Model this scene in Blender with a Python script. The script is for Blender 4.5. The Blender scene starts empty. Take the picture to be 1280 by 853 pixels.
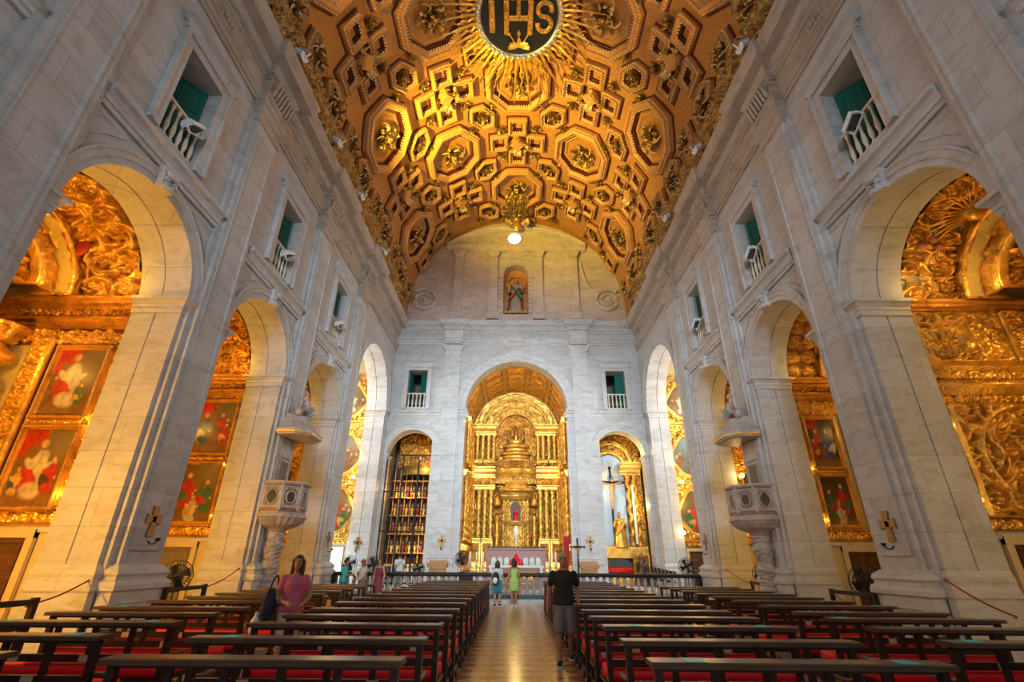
import bpy, math, random
import numpy as np
from mathutils import Matrix, Vector
sin, cos, pi = math.sin, math.cos, math.pi
scene = bpy.context.scene
COL = scene.collection

# ------------------------------------------------------------------ camera
cam_d = bpy.data.cameras.new('camera')
cam_d.lens = 16.81; cam_d.sensor_width = 36.0; cam_d.sensor_fit = 'HORIZONTAL'
cam_d.clip_start = 0.05; cam_d.clip_end = 200
cam = bpy.data.objects.new('camera', cam_d); COL.objects.link(cam)
cam.matrix_world = Matrix(((0.99997045, -0.00449354, 0.00623825, -0.1),
                           (0.00380313, -0.41606295, -0.90932786, 0.0),
                           (0.00668161, 0.90932471, -0.41603356, 1.63),
                           (0, 0, 0, 1)))
scene.camera = cam

# ------------------------------------------------------------------ view, world, lights
scene.view_settings.view_transform = 'Standard'
scene.view_settings.look = 'None'
scene.view_settings.exposure = 0.15
scene.view_settings.gamma = 1.0
scene.view_settings.use_curve_mapping = False
world = bpy.data.worlds.new('world'); scene.world = world
world.use_nodes = True
world.node_tree.nodes['Background'].inputs[0].default_value = (0.75, 0.87, 1.0, 1)
world.node_tree.nodes['Background'].inputs[1].default_value = 0.6
cy = scene.cycles
cy.max_bounces = 7; cy.diffuse_bounces = 4; cy.glossy_bounces = 3
cy.transmission_bounces = 4; cy.transparent_max_bounces = 6
cy.caustics_reflective = False; cy.caustics_refractive = False
cy.sample_clamp_indirect = 6.0
cy.use_denoising = True

def area_light(name, loc, target, size, power, color, spread=180):
    d = bpy.data.lights.new(name, 'AREA'); d.shape = 'RECTANGLE'
    d.size, d.size_y = size; d.energy = power; d.color = color; d.spread = math.radians(spread)
    o = bpy.data.objects.new(name, d); COL.objects.link(o)
    o.location = loc
    o.rotation_euler = (Vector(target) - Vector(loc)).to_track_quat('-Z', 'Y').to_euler()
    return o
def point_light(name, loc, power, color, rad=0.1):
    d = bpy.data.lights.new(name, 'POINT'); d.energy = power; d.color = color; d.shadow_soft_size = rad
    o = bpy.data.objects.new(name, d); COL.objects.link(o); o.location = loc
    return o
def spot_light(name, loc, target, power, color, ang=70, blend=0.6, rad=0.12):
    d = bpy.data.lights.new(name, 'SPOT'); d.energy = power; d.color = color; d.shadow_soft_size = rad
    d.spot_size = math.radians(ang); d.spot_blend = blend
    o = bpy.data.objects.new(name, d); COL.objects.link(o); o.location = loc
    o.rotation_euler = (Vector(target) - Vector(loc)).to_track_quat('-Z', 'Y').to_euler()
    return o

DAY = (0.74, 0.89, 1.0); WARM = (1.0, 0.60, 0.17); AMBER = (1.0, 0.53, 0.085)
# daylight through the facade windows and door behind the camera, and an added beam
area_light('facade_window_light', (0, -9.3, 13.0), (0, 15, 14.0), (9, 4), 400, DAY)
area_light('back_wall_beam_light', (0, -9.3, 12.0), (0, 28.6, 7.5), (6, 4), 640, DAY, 40)  # added narrow beam that brightens the back wall
area_light('facade_door_light', (0, -9.3, 3.6), (0, 20, 5), (6, 5), 105, (1, 0.84, 0.66))
# white floodlights clamped to the window balustrades, turned up across the nave
for s in (-1, 1):
    for c in (2.8, 8.2, 13.3, 18.5):
        spot_light('balustrade_flood_light', (s * 7.45, c, 11.1), (-s * 7.8, c + 1.5, 12.6), 290, (0.82, 0.92, 1.0), 130, 0.8)
# daylight in the transept ends
for s in (-1, 1):
    area_light('transept_window_light', (s * 13.4, 24.4, 9.5), (0, 25.5, 7), (3, 4), 520, (0.9, 0.95, 1.0))
# warm floodlights that stand on the cornices and light the vault
for x, y, tx, ty, p in ((-6.5, 14.4, 1.2, 21.0, 11500), (-6.6, 19.0, 1.0, 21.5, 380)):
    spot_light('cornice_flood_light', (x, y, 16.95), (tx, ty, 24.2), p, (1.0, 0.70, 0.07), 84, 0.9)
for x, y, tx, ty, p in ((6.7, 10.5, -2.5, 12.5, 800), (6.7, 16.0, -2.5, 18, 560), (-6.6, 8.0, 2, 12.5, 1100), (6.7, 22.5, -2, 24, 260), (-6.7, 23.0, 2, 25, 260)):
    spot_light('cornice_flood_light', (x, y, 16.95), (tx, ty, 24.2), p, (1.0, 0.62, 0.16), 110, 0.9)

# ------------------------------------------------------------------ materials
def new_mat(name):
    m = bpy.data.materials.new(name); m.use_nodes = True
    nt = m.node_tree; return m, nt, nt.nodes['Principled BSDF']
def N(nt, t, **kw):
    n = nt.nodes.new(t)
    for k, v in kw.items():
        if k in n.inputs: n.inputs[k].default_value = v
        else: setattr(n, k, v)
    return n
def ramp(nt, stops):
    r = nt.nodes.new('ShaderNodeValToRGB'); e = r.color_ramp.elements
    while len(e) > 1: e.remove(e[-1])
    e[0].position = stops[0][0]; e[0].color = (*stops[0][1], 1)
    for p, c in stops[1:]:
        x = e.new(p); x.color = (*c, 1)
    return r
def simple(name, col, rough=0.5, metal=0.0, var=0.12, scale=6.0, bump=0.0, bscale=40.0, emit=None, spec=0.5):
    m, nt, b = new_mat(name); L = nt.links.new
    b.inputs['Roughness'].default_value = rough; b.inputs['Metallic'].default_value = metal
    b.inputs['Specular IOR Level'].default_value = spec
    tc = N(nt, 'ShaderNodeTexCoord')
    if var > 0:
        nz = N(nt, 'ShaderNodeTexNoise', Scale=scale, Detail=5.0)
        L(tc.outputs['Object'], nz.inputs['Vector'])
        r = ramp(nt, [(0.25, tuple(c * (1 - var) for c in col)), (0.75, tuple(min(1, c * (1 + var)) for c in col))])
        L(nz.outputs['Fac'], r.inputs[0]); L(r.outputs[0], b.inputs['Base Color'])
    else:
        b.inputs['Base Color'].default_value = (*col, 1)
    if bump > 0:
        n2 = N(nt, 'ShaderNodeTexNoise', Scale=bscale, Detail=4.0)
        L(tc.outputs['Object'], n2.inputs['Vector'])
        bp = N(nt, 'ShaderNodeBump', Strength=bump, Distance=0.03)
        L(n2.outputs['Fac'], bp.inputs['Height']); L(bp.outputs[0], b.inputs['Normal'])
    if emit:
        b.inputs['Emission Color'].default_value = (*emit[0], 1); b.inputs['Emission Strength'].default_value = emit[1]
    return m
def marble(name, col, rough=0.45, bw=1.55, bh=0.72, joint=0.010, stain=0.36):
    """pale ashlar marble: blocks a little apart in tone, fine joints, soft veins"""
    m, nt, b = new_mat(name); L = nt.links.new
    geo = N(nt, 'ShaderNodeNewGeometry'); sp = N(nt, 'ShaderNodeSeparateXYZ')
    L(geo.outputs['Position'], sp.inputs[0])
    ad = N(nt, 'ShaderNodeMath', operation='ADD'); L(sp.outputs[0], ad.inputs[0]); L(sp.outputs[1], ad.inputs[1])
    cb = N(nt, 'ShaderNodeCombineXYZ'); L(ad.outputs[0], cb.inputs[0]); L(sp.outputs[2], cb.inputs[1])
    br = N(nt, 'ShaderNodeTexBrick', offset=0.5)
    br.inputs['Scale'].default_value = 1.0; br.inputs['Brick Width'].default_value = bw; br.inputs['Row Height'].default_value = bh
    br.inputs['Mortar Size'].default_value = joint; br.inputs['Mortar Smooth'].default_value = 0.4
    br.inputs['Color1'].default_value = (*[c * 1.06 for c in col], 1); br.inputs['Color2'].default_value = (*[c * 0.90 for c in col], 1)
    br.inputs['Mortar'].default_value = (*[c * 0.72 for c in col], 1)
    L(cb.outputs[0], br.inputs['Vector'])
    nz = N(nt, 'ShaderNodeTexNoise', Scale=1.3, Detail=8.0, Roughness=0.65, Distortion=1.2)
    mp = N(nt, 'ShaderNodeMapping'); mp.inputs['Scale'].default_value = (1, 1, 2.6)
    L(geo.outputs['Position'], mp.inputs[0]); L(mp.outputs[0], nz.inputs['Vector'])
    r = ramp(nt, [(0.32, (0.66, 0.60, 0.54)), (0.50, (0.95, 0.94, 0.93)), (0.72, (1.05, 1.05, 1.06))])
    L(nz.outputs['Fac'], r.inputs[0])
    mx = N(nt, 'ShaderNodeMix', data_type='RGBA', blend_type='MULTIPLY'); mx.inputs[0].default_value = stain * 2
    L(br.outputs['Color'], mx.inputs[6]); L(r.outputs[0], mx.inputs[7])
    wv = N(nt, 'ShaderNodeTexNoise', Scale=9.0, Detail=6.0, Roughness=0.7)
    L(mp.outputs[0], wv.inputs['Vector'])
    r2 = ramp(nt, [(0.35, (0.86, 0.85, 0.84)), (0.6, (1, 1, 1))]); L(wv.outputs['Fac'], r2.inputs[0])
    m2 = N(nt, 'ShaderNodeMix', data_type='RGBA', blend_type='MULTIPLY'); m2.inputs[0].default_value = 0.7
    L(mx.outputs[2], m2.inputs[6]); L(r2.outputs[0], m2.inputs[7]); L(m2.outputs[2], b.inputs['Base Color'])
    b.inputs['Roughness'].default_value = rough
    bp = N(nt, 'ShaderNodeBump', Strength=0.35, Distance=0.02)
    inv = N(nt, 'ShaderNodeMath', operation='MULTIPLY_ADD'); inv.inputs[1].default_value = -1; L(br.outputs['Fac'], inv.inputs[0])
    L(wv.outputs['Fac'], inv.inputs[2])
    L(inv.outputs[0], bp.inputs['Height']); L(bp.outputs[0], b.inputs['Normal'])
    return m
def gilt(name, gold=(0.83, 0.46, 0.09), ground=None, rough=0.32, metal=0.62, fine=0.35, g0=0.15, g1=0.4, accents=None):
    """carved gilded wood; ground = painted ground colour in the flat areas of a relief (attribute h)"""
    m, nt, b = new_mat(name); L = nt.links.new
    tc = N(nt, 'ShaderNodeTexCoord')
    nz = N(nt, 'ShaderNodeTexNoise', Scale=3.0, Detail=6.0); L(tc.outputs['Object'], nz.inputs['Vector'])
    r = ramp(nt, [(0.3, tuple(c * 0.55 for c in gold)), (0.55, gold), (0.8, tuple(min(1, c * 1.15 + 0.02) for c in gold))])
    L(nz.outputs['Fac'], r.inputs[0]); colout = r.outputs[0]
    b.inputs['Metallic'].default_value = metal; b.inputs['Roughness'].default_value = rough
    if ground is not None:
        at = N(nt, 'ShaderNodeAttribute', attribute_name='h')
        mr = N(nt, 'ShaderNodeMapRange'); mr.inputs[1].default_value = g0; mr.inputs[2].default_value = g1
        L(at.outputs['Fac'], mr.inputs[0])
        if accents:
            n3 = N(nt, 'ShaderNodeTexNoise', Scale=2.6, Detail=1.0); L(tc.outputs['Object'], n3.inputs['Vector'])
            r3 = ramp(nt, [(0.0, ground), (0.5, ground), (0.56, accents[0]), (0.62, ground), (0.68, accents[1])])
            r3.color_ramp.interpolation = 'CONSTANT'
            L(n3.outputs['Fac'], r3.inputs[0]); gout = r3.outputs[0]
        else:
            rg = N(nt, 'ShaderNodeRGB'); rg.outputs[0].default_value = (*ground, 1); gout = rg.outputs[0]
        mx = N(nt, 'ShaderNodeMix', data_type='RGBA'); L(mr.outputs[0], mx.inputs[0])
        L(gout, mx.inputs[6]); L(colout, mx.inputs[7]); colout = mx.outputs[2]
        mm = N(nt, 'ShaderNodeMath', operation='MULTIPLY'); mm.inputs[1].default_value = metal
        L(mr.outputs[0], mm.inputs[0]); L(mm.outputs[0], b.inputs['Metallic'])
    L(colout, b.inputs['Base Color'])
    vo = N(nt, 'ShaderNodeTexVoronoi', Scale=16.0); L(tc.outputs['Object'], vo.inputs['Vector'])
    n4 = N(nt, 'ShaderNodeTexNoise', Scale=22.0, Detail=4.0); L(tc.outputs['Object'], n4.inputs['Vector'])
    ad = N(nt, 'ShaderNodeMath', operation='ADD'); L(vo.outputs['Distance'], ad.inputs[0]); L(n4.outputs['Fac'], ad.inputs[1])
    bp = N(nt, 'ShaderNodeBump', Strength=fine, Distance=0.03); L(ad.outputs[0], bp.inputs['Height'])
    L(bp.outputs[0], b.inputs['Normal'])
    return m
def painted(name, rough=0.35):
    m, nt, b = new_mat(name); L = nt.links.new
    at = N(nt, 'ShaderNodeAttribute', attribute_name='Col'); L(at.outputs['Color'], b.inputs['Base Color'])
    b.inputs['Roughness'].default_value = rough
    return m
def wood(name, c0, c1, rough=0.35, scale=3.0):
    m, nt, b = new_mat(name); L = nt.links.new
    tc = N(nt, 'ShaderNodeTexCoord'); mp = N(nt, 'ShaderNodeMapping'); mp.inputs['Scale'].default_value = (1, 9, 9)
    L(tc.outputs['Object'], mp.inputs[0])
    nz = N(nt, 'ShaderNodeTexNoise', Scale=scale, Detail=6.0, Distortion=0.6); L(mp.outputs[0], nz.inputs['Vector'])
    r = ramp(nt, [(0.3, c0), (0.7, c1)]); L(nz.outputs['Fac'], r.inputs[0]); L(r.outputs[0], b.inputs['Base Color'])
    b.inputs['Roughness'].default_value = rough
    return m

M = {}
M['wall'] = marble('wall_marble', (0.555, 0.57, 0.585))
M['stone'] = marble('moulding_marble', (0.58, 0.59, 0.60), bw=2.6, bh=3.0, joint=0.006)
M['cornice'] = marble('cornice_stone', (0.50, 0.44, 0.385), bw=2.2, bh=3.0, joint=0.008, stain=0.45)
M['attic'] = marble('attic_marble', (0.64, 0.56, 0.50), bw=1.7, bh=0.62, stain=0.42)
M['pulpit'] = simple('pulpit_marble', (0.40, 0.375, 0.36), 0.4, 0, 0.28, 5, 0.2, 25)
M['pulpit_inlay'] = simple('red_grey_inlay_marble', (0.22, 0.15, 0.14), 0.35, 0, 0.25, 9)
M['pulpit_dark'] = simple('dark_inlay_marble', (0.045, 0.05, 0.055), 0.3, 0, 0.2, 6)
M['plaster'] = simple('yellow_plaster', (0.62, 0.50, 0.30), 0.7, 0, 0.1, 2)
M['tile'] = simple('blue_white_tile', (0.55, 0.58, 0.60), 0.3, 0, 0.45, 14)
M['ceil'] = wood('painted_ceiling_wood', (0.34, 0.145, 0.035), (0.52, 0.255, 0.075), 0.5, 1.4)
M['ceil_frame'] = wood('ceiling_frame_wood', (0.44, 0.20, 0.07), (0.62, 0.33, 0.12), 0.45, 2.0)
M['ceil_dark'] = simple('dark_red_moulding', (0.085, 0.014, 0.008), 0.5, 0, 0.2)
M['bead'] = simple('pale_bead', (0.75, 0.52, 0.26), 0.4, 0, 0.1)
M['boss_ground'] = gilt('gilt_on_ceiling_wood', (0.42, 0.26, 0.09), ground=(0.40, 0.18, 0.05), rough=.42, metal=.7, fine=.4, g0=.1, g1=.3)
M['boss'] = gilt('tarnished_gilt', (0.46, 0.29, 0.09), rough=0.38, metal=0.8, fine=0.35)
M['boss_pale'] = gilt('pale_gilt', (0.72, 0.52, 0.24), rough=0.4, metal=0.5, fine=0.3)
M['gold'] = gilt('gilt_carving', (0.84, 0.44, 0.07), ground=(0.16, 0.055, 0.012), g0=.04, g1=.26)  # dark ground: shade of the recesses put into the gilt colour
M['gold_plain'] = gilt('gilt_moulding', (0.90, 0.52, 0.11), fine=0.15, rough=0.3)
M['gold_bright'] = gilt('bright_gilt', (0.95, 0.60, 0.13), fine=0.3, rough=0.34, metal=0.6, ground=(0.40, 0.17, 0.03), g0=.03, g1=.22)  # brown ground darkens the grooves as shade would
M['gold_deep'] = gilt('deep_gilt', (0.66, 0.32, 0.055), fine=0.4, ground=(0.15, 0.05, 0.012), g0=.04, g1=.26)  # recess shade is coloured in through the dark ground
M['gold_cream'] = gilt('gilt_on_cream', (0.86, 0.47, 0.085), ground=(0.60, 0.44, 0.20), accents=((0.10, 0.17, 0.05), (0.36, 0.05, 0.02)), g0=0.12, g1=0.3)
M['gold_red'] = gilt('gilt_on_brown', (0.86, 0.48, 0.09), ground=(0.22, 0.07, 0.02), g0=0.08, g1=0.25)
M['gold_green'] = gilt('gilt_on_green', (0.86, 0.48, 0.09), ground=(0.13, 0.17, 0.06), g0=0.1, g1=0.25)
M['canvas'] = painted('oil_on_canvas')
M['pew'] = wood('dark_jacaranda', (0.014, 0.007, 0.005), (0.036, 0.018, 0.011), 0.32, 2.0)
M['pew_top'] = wood('lighter_pew_board', (0.050, 0.028, 0.017), (0.115, 0.068, 0.042), 0.30, 2.2)  # lighter brown tone for the book rests
M['red'] = simple('red_cushion', (0.92, 0.006, 0.010), 0.55, 0, 0.10, 3)
M['teal_sticker'] = simple('teal_sticker', (0.04, 0.58, 0.62), 0.4, 0, 0.05)
M['plaque'] = simple('plaque', (0.50, 0.36, 0.24), 0.4, 0.2, 0.2, 30)
M['green'] = simple('green_shutter_paint', (0.006, 0.145, 0.120), 0.4, 0, 0.12, 3)
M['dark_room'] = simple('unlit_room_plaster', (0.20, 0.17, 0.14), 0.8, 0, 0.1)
M['ivory'] = simple('pale_baluster', (0.72, 0.63, 0.50), 0.5, 0, 0.1)
M['iron'] = simple('black_iron', (0.018, 0.020, 0.023), 0.4, 0.6, 0.1)
M['black'] = simple('black_plastic', (0.012, 0.013, 0.015), 0.45, 0, 0.1)
M['rail_wood'] = simple('black_jacaranda', (0.012, 0.012, 0.014), 0.28, 0, 0.2, 4)
M['rail_marble'] = simple('grey_rose_marble', (0.33, 0.315, 0.31), 0.35, 0, 0.35, 12)
M['rail_base'] = simple('dark_teal_marble', (0.03, 0.075, 0.085), 0.35, 0, 0.2, 8)
M['white'] = simple('white_casing', (0.75, 0.77, 0.78), 0.4, 0, 0.04)
M['glass_dark'] = simple('lamp_glass', (0.08, 0.09, 0.10), 0.12, 0, 0.05)
M['bronze'] = simple('bronze_cross', (0.33, 0.19, 0.06), 0.4, 0.7, 0.2, 20)
M['rope'] = simple('red_rope', (0.30, 0.02, 0.02), 0.7, 0, 0.1)
M['oak'] = wood('lectern_oak', (0.34, 0.16, 0.04), (0.52, 0.27, 0.08), 0.4, 3)
M['brown_door'] = wood('carved_door_wood', (0.06, 0.026, 0.012), (0.13, 0.06, 0.028), 0.45, 3)
M['ihs_black'] = simple('medallion_black', (0.012, 0.013, 0.016), 0.3, 0, 0.1)
M['skin'] = simple('skin', (0.48, 0.26, 0.17), 0.5, 0, 0.06, 8)
M['skin_tan'] = simple('tanned_skin', (0.36, 0.18, 0.11), 0.5, 0, 0.06, 8)
M['candle'] = simple('wax', (0.85, 0.80, 0.68), 0.5, 0, 0.04)
M['silver'] = simple('silver', (0.70, 0.72, 0.74), 0.3, 0.85, 0.08)
M['niche_blue'] = simple('pale_blue_niche', (0.33, 0.50, 0.74), 0.5, 0, 0.08, 3)
M['niche_ochre'] = simple('ochre_niche', (0.62, 0.27, 0.10), 0.6, 0, 0.15, 3)
M['bulb'] = simple('lit_bulb', (1, 0.8, 0.5), 0.4, 0, 0, emit=((1.0, 0.72, 0.32), 25))
M['sky_glass'] = simple('bright_oculus', (1, 1, 1), 0.4, 0, 0, emit=((1.0, 0.97, 0.92), 6))
def flat(name, col, rough=0.6, metal=0.0):
    if name not in M: M[name] = simple(name, col, rough, metal, 0.1, 10)
    return M[name]

# ------------------------------------------------------------------ mesh collector
class MB:
    def __init__(s): s.V = []; s.L = []; s.S = []; s.n = 0; s.H = []; s.C = []
    def add(s, V, F, h=None, c=None):
        """V (n,3); F an (m,k) int array or a list of tuples"""
        V = np.asarray(V, float).reshape(-1, 3)
        if isinstance(F, np.ndarray):
            s.L.append((F + s.n).ravel()); s.S.append(np.full(len(F), F.shape[1]))
        else:
            s.L.append(np.array([i + s.n for f in F for i in f], int)); s.S.append(np.array([len(f) for f in F], int))
        s.V.append(V); s.n += len(V)
        s.H.append(np.ones(len(V)) if h is None else np.asarray(h, float).ravel())
        s.C.append(np.ones((len(V), 3)) if c is None else np.asarray(c, float).reshape(-1, 3))
        return s
    def grid(s, P, cu=False, cv=False, h=None, c=None, capu=False):
        nu, nv = P.shape[:2]
        i = np.arange(nu if cu else nu - 1)[:, None]; j = np.arange(nv if cv else nv - 1)[None, :]
        a = i * nv + j; b = ((i + 1) % nu) * nv + j; d = i * nv + (j + 1) % nv; e = ((i + 1) % nu) * nv + (j + 1) % nv
        F = np.stack([a, b, e, d], -1).reshape(-1, 4)
        s.add(P.reshape(-1, 3), F, h, c)
        if capu:   # close first and last ring
            base = s.n - nu * nv
            s.L.append(np.arange(nv) + base); s.S.append(np.array([nv]))
            s.L.append(np.arange(nv)[::-1] + base + (nu - 1) * nv); s.S.append(np.array([nv]))
        return s
    def box(s, x0, x1, y0, y1, z0, z1):
        V = [(x, y, z) for x in (x0, x1) for y in (y0, y1) for z in (z0, z1)]
        return s.add(V, [(0, 1, 3, 2), (4, 6, 7, 5), (0, 4, 5, 1), (2, 3, 7, 6), (0, 2, 6, 4), (1, 5, 7, 3)])
    def cbox(s, c, d, R=None):
        """box with centre c, size d and an optional 3x3 rotation"""
        V = np.array([(x, y, z) for x in (-.5, .5) for y in (-.5, .5) for z in (-.5, .5)]) * np.array(d)
        if R is not None: V = V @ np.asarray(R).T
        return s.add(V + np.array(c), [(0, 1, 3, 2), (4, 6, 7, 5), (0, 4, 5, 1), (2, 3, 7, 6), (0, 2, 6, 4), (1, 5, 7, 3)])
    def prism(s, poly, O, A, B, N_, d0, d1):
        """2-D polygon in axes A, B at origin O, extruded along N_ from d0 to d1"""
        O, A, B, N_ = [np.array(q, float) for q in (O, A, B, N_)]; p = np.array(poly, float); n = len(p)
        base = O + p[:, :1] * A + p[:, 1:] * B
        V = np.vstack([base + N_ * d0, base + N_ * d1])
        return s.add(V, [tuple(range(n))[::-1], tuple(range(n, 2 * n))] + [(i, (i + 1) % n, n + (i + 1) % n, n + i) for i in range(n)])
    def lathe(s, prof, n=16, c=(0, 0, 0), mod=None, a0=0.0, a1=2 * pi, sx=1, sy=1):
        prof = np.array(prof, float); full = abs(a1 - a0 - 2 * pi) < 1e-6
        t = np.linspace(a0, a1, n, endpoint=not full)
        r = prof[:, 0][:, None] * np.ones(n)[None]; z = prof[:, 1][:, None] * np.ones(n)[None]
        if mod is not None: r = r * mod(t[None, :], z)
        P = np.stack([c[0] + sx * r * np.cos(t), c[1] + sy * r * np.sin(t), c[2] + z], -1)
        return s.grid(P, cv=full, capu=full)
    def tube(s, pts, r, n=8, flat=1.0, up=(0, 0, 1)):
        """round tube through points, radius number or list; rounded ends are left to the radii"""
        p = np.array(pts, float); k = len(p); r = np.full(k, r) if np.isscalar(r) else np.array(r, float)
        T = np.gradient(p, axis=0); T /= np.linalg.norm(T, axis=1)[:, None] + 1e-12
        U = np.array(up, float); out = []
        for i in range(k):
            a = np.cross(T[i], U)
            if np.linalg.norm(a) < 1e-3: a = np.cross(T[i], (1, 0.01, 0))
            a /= np.linalg.norm(a); b = np.cross(a, T[i])
            t = np.linspace(0, 2 * pi, n, endpoint=False)
            out.append(p[i] + r[i] * (np.cos(t)[:, None] * a + flat * np.sin(t)[:, None] * b))
        return s.grid(np.array(out), cv=True, capu=True)
    def capsule(s, p0, p1, r0, r1, n=12):
        """tapered capsule with round ends"""
        p0 = np.array(p0, float); p1 = np.array(p1, float); d = p1 - p0; l = np.linalg.norm(d) + 1e-9; d = d / l
        pts = []; rr = []
        for a in (80, 55, 28): pts.append(p0 - d * r0 * sin(math.radians(a))); rr.append(r0 * cos(math.radians(a)))
        pts += [p0, (p0 + p1) / 2, p1]; rr += [r0, (r0 + r1) / 2, r1]
        for a in (28, 55, 80): pts.append(p1 + d * r1 * sin(math.radians(a))); rr.append(r1 * cos(math.radians(a)))
        return s.tube(pts, rr, n)
    def ball(s, c, r, n=12, m=8, R=None):
        r = (r, r, r) if np.isscalar(r) else r
        t = np.linspace(0, 2 * pi, n, endpoint=False); f = np.linspace(-pi / 2 + 0.06, pi / 2 - 0.06, m)
        P = np.stack([np.cos(f)[:, None] * np.cos(t) * r[0], np.cos(f)[:, None] * np.sin(t) * r[1], np.sin(f)[:, None] * np.ones(n) * r[2]], -1)
        if R is not None: P = P @ np.asarray(R).T
        return s.grid(P + np.array(c, float), cv=True, capu=True)
    def sweep(s, path, A, B, prof, closed=False, caps=True):
        """profile points (a, b) carried along path; A, B (n,3) give the profile's axes at each path point"""
        path = np.array(path, float); A = np.broadcast_to(np.array(A, float), path.shape); B = np.broadcast_to(np.array(B, float), path.shape)
        pr = np.array(prof, float)
        P = path[:, None] + pr[None, :, :1] * A[:, None] + pr[None, :, 1:] * B[:, None]
        return s.grid(P, cu=closed, cv=True, capu=caps and not closed)
    def build(s, name, mat, parent=None, smooth=False, kind=None, h=False, col=False):
        me = bpy.data.meshes.new(name)
        V = np.vstack(s.V); L = np.concatenate(s.L).astype(np.int32); S = np.concatenate(s.S).astype(np.int32)
        me.vertices.add(len(V)); me.vertices.foreach_set('co', V.astype(np.float32).ravel())
        me.loops.add(len(L)); me.loops.foreach_set('vertex_index', L)
        me.polygons.add(len(S))
        st = np.zeros(len(S), np.int32); st[1:] = np.cumsum(S)[:-1]
        me.polygons.foreach_set('loop_start', st); me.polygons.foreach_set('loop_total', S)
        me.polygons.foreach_set('use_smooth', np.full(len(S), bool(smooth)))
        if True:
            a = me.attributes.new('h', 'FLOAT', 'POINT'); a.data.foreach_set('value', np.concatenate(s.H).astype(np.float32))
        if col:
            a = me.attributes.new('Col', 'FLOAT_COLOR', 'POINT')
            C4 = np.ones((len(V), 4), np.float32); C4[:, :3] = np.vstack(s.C); a.data.foreach_set('color', C4.ravel())
        me.materials.append(mat); me.update(calc_edges=True); me.validate()
        o = bpy.data.objects.new(name, me); COL.objects.link(o)
        if parent is not None: o.parent = parent
        if kind: o['kind'] = kind
        return o
def empty(name, loc=(0, 0, 0), rz=0.0):
    o = bpy.data.objects.new(name, None); COL.objects.link(o); o.location = loc; o.rotation_euler = (0, 0, rz)
    o.empty_display_size = 0.2
    return o
def tag(o, label, cat, group=None):
    o['label'] = label; o['category'] = cat
    if group: o['group'] = group
    return o
def kids(o): return [c for c in bpy.data.objects if c.parent == o]
def copy_tree(o, parent=None, _kids=None):
    c = o.copy(); COL.objects.link(c)
    if parent is not None: c.parent = parent
    for ch in (o.children if _kids is None else _kids): copy_tree(ch, c)
    return c
def thing_copy(o, loc, rz, label, group=None, rot=None, scale=None):
    c = copy_tree(o); c.location = loc; c.rotation_euler = rot if rot is not None else (0, 0, rz); c['label'] = label
    if scale: c.scale = scale
    if group: c['group'] = group
    return c
ZUP = np.array((0, 0, 1.0))
def struct(mb, name, mat, smooth=False, **kw): return mb.build(name, mat, None, smooth, 'structure', **kw)

# ------------------------------------------------------------------ carved relief
def relief(U, Vv, w, h, seed, sp=0.45, mirror=True, lobes=5):
    """height 0..1 of carved acanthus scrolls on a w x h panel (U, Vv in metres)"""
    rng = random.Random(seed)
    Um = np.where(U > w / 2, w - U, U) if mirror else U
    W = w / 2 if mirror else w
    H = np.zeros_like(U); nx = max(1, int(round(W / sp))); ny = max(1, int(round(h / sp)))
    for i in range(nx):
        for j in range(ny):
            cx_ = (i + 0.5 + rng.uniform(-.22, .22)) * W / nx; cy_ = (j + 0.5 + rng.uniform(-.22, .22)) * h / ny
            R = sp * rng.uniform(0.72, 0.95); hd = rng.choice((-1, 1)); ph = rng.uniform(0, 6.28)
            dx = Um - cx_; dy = Vv - cy_; r = np.sqrt(dx * dx + dy * dy); k = r < R
            if not k.any(): continue
            rr = r[k] / R; th = np.arctan2(dy[k], dx[k])
            tp = np.mod(hd * th + ph, 2 * pi); v = np.where(rr < .15, 1.0 - 1.2 * (rr / .15) ** 2 * .4, 0.0)
            for q in range(2):                                     # the turns of the volute, edged with leaf lobes
                rk = np.exp(-.155 * (tp + 2 * pi * q)); w_ = (.19 * rk + .04) * (1 + .42 * np.cos(lobes * 1.2 * (tp + 2 * pi * q)))
                d = np.where(rr > rk, (rr - rk) / (w_ * 1.5), (rk - rr) / w_); v = np.maximum(v, np.sqrt(np.clip(1 - d * d, 0, 1)) * (.62 + .38 * np.abs(np.cos(3.5 * tp + 9 * rr))))
            leaf = 0.5 + 0.5 * np.cos(lobes * th - hd * 7 * rr + ph); v = np.maximum(v, .42 * np.clip(leaf * 1.7 - .6, 0, 1) * (1 - rr))
            H[k] = np.maximum(H[k], v)
    return H
def carved(mb, O, A, B, Nn, w, h, depth, seed, sp=0.45, res=0.028, mirror=True, border=0.0, extra=None):
    """add a carved rectangular panel: origin O, axes A (w long), B (h high), relief along Nn"""
    O, A, B, Nn = [np.array(q, float) for q in (O, A, B, Nn)]
    sp *= 0.9; depth *= 1.2; res = min(res, max(0.02, sp / 14))
    nu = max(6, int(w / res)); nv = max(6, int(h / res))
    U, Vv = np.meshgrid(np.linspace(0, w, nu), np.linspace(0, h, nv), indexing='ij')
    H = relief(U, Vv, w, h, seed, sp, mirror)
    if extra is not None: H = np.maximum(H, extra(U, Vv))
    if border > 0:
        e = np.minimum(np.minimum(U, w - U), np.minimum(Vv, h - Vv))
        H = np.where(e < border, 0.95 - 0.4 * np.abs(np.cos(e / border * pi)), H)
    e0 = np.minimum(np.minimum(U, w - U), np.minimum(Vv, h - Vv)); H = np.where(e0 < 1e-6, 0, H)
    P = O + U[..., None] * A + Vv[..., None] * B + (depth * H)[..., None] * Nn
    mb.grid(P, h=H)
    return mb
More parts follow.
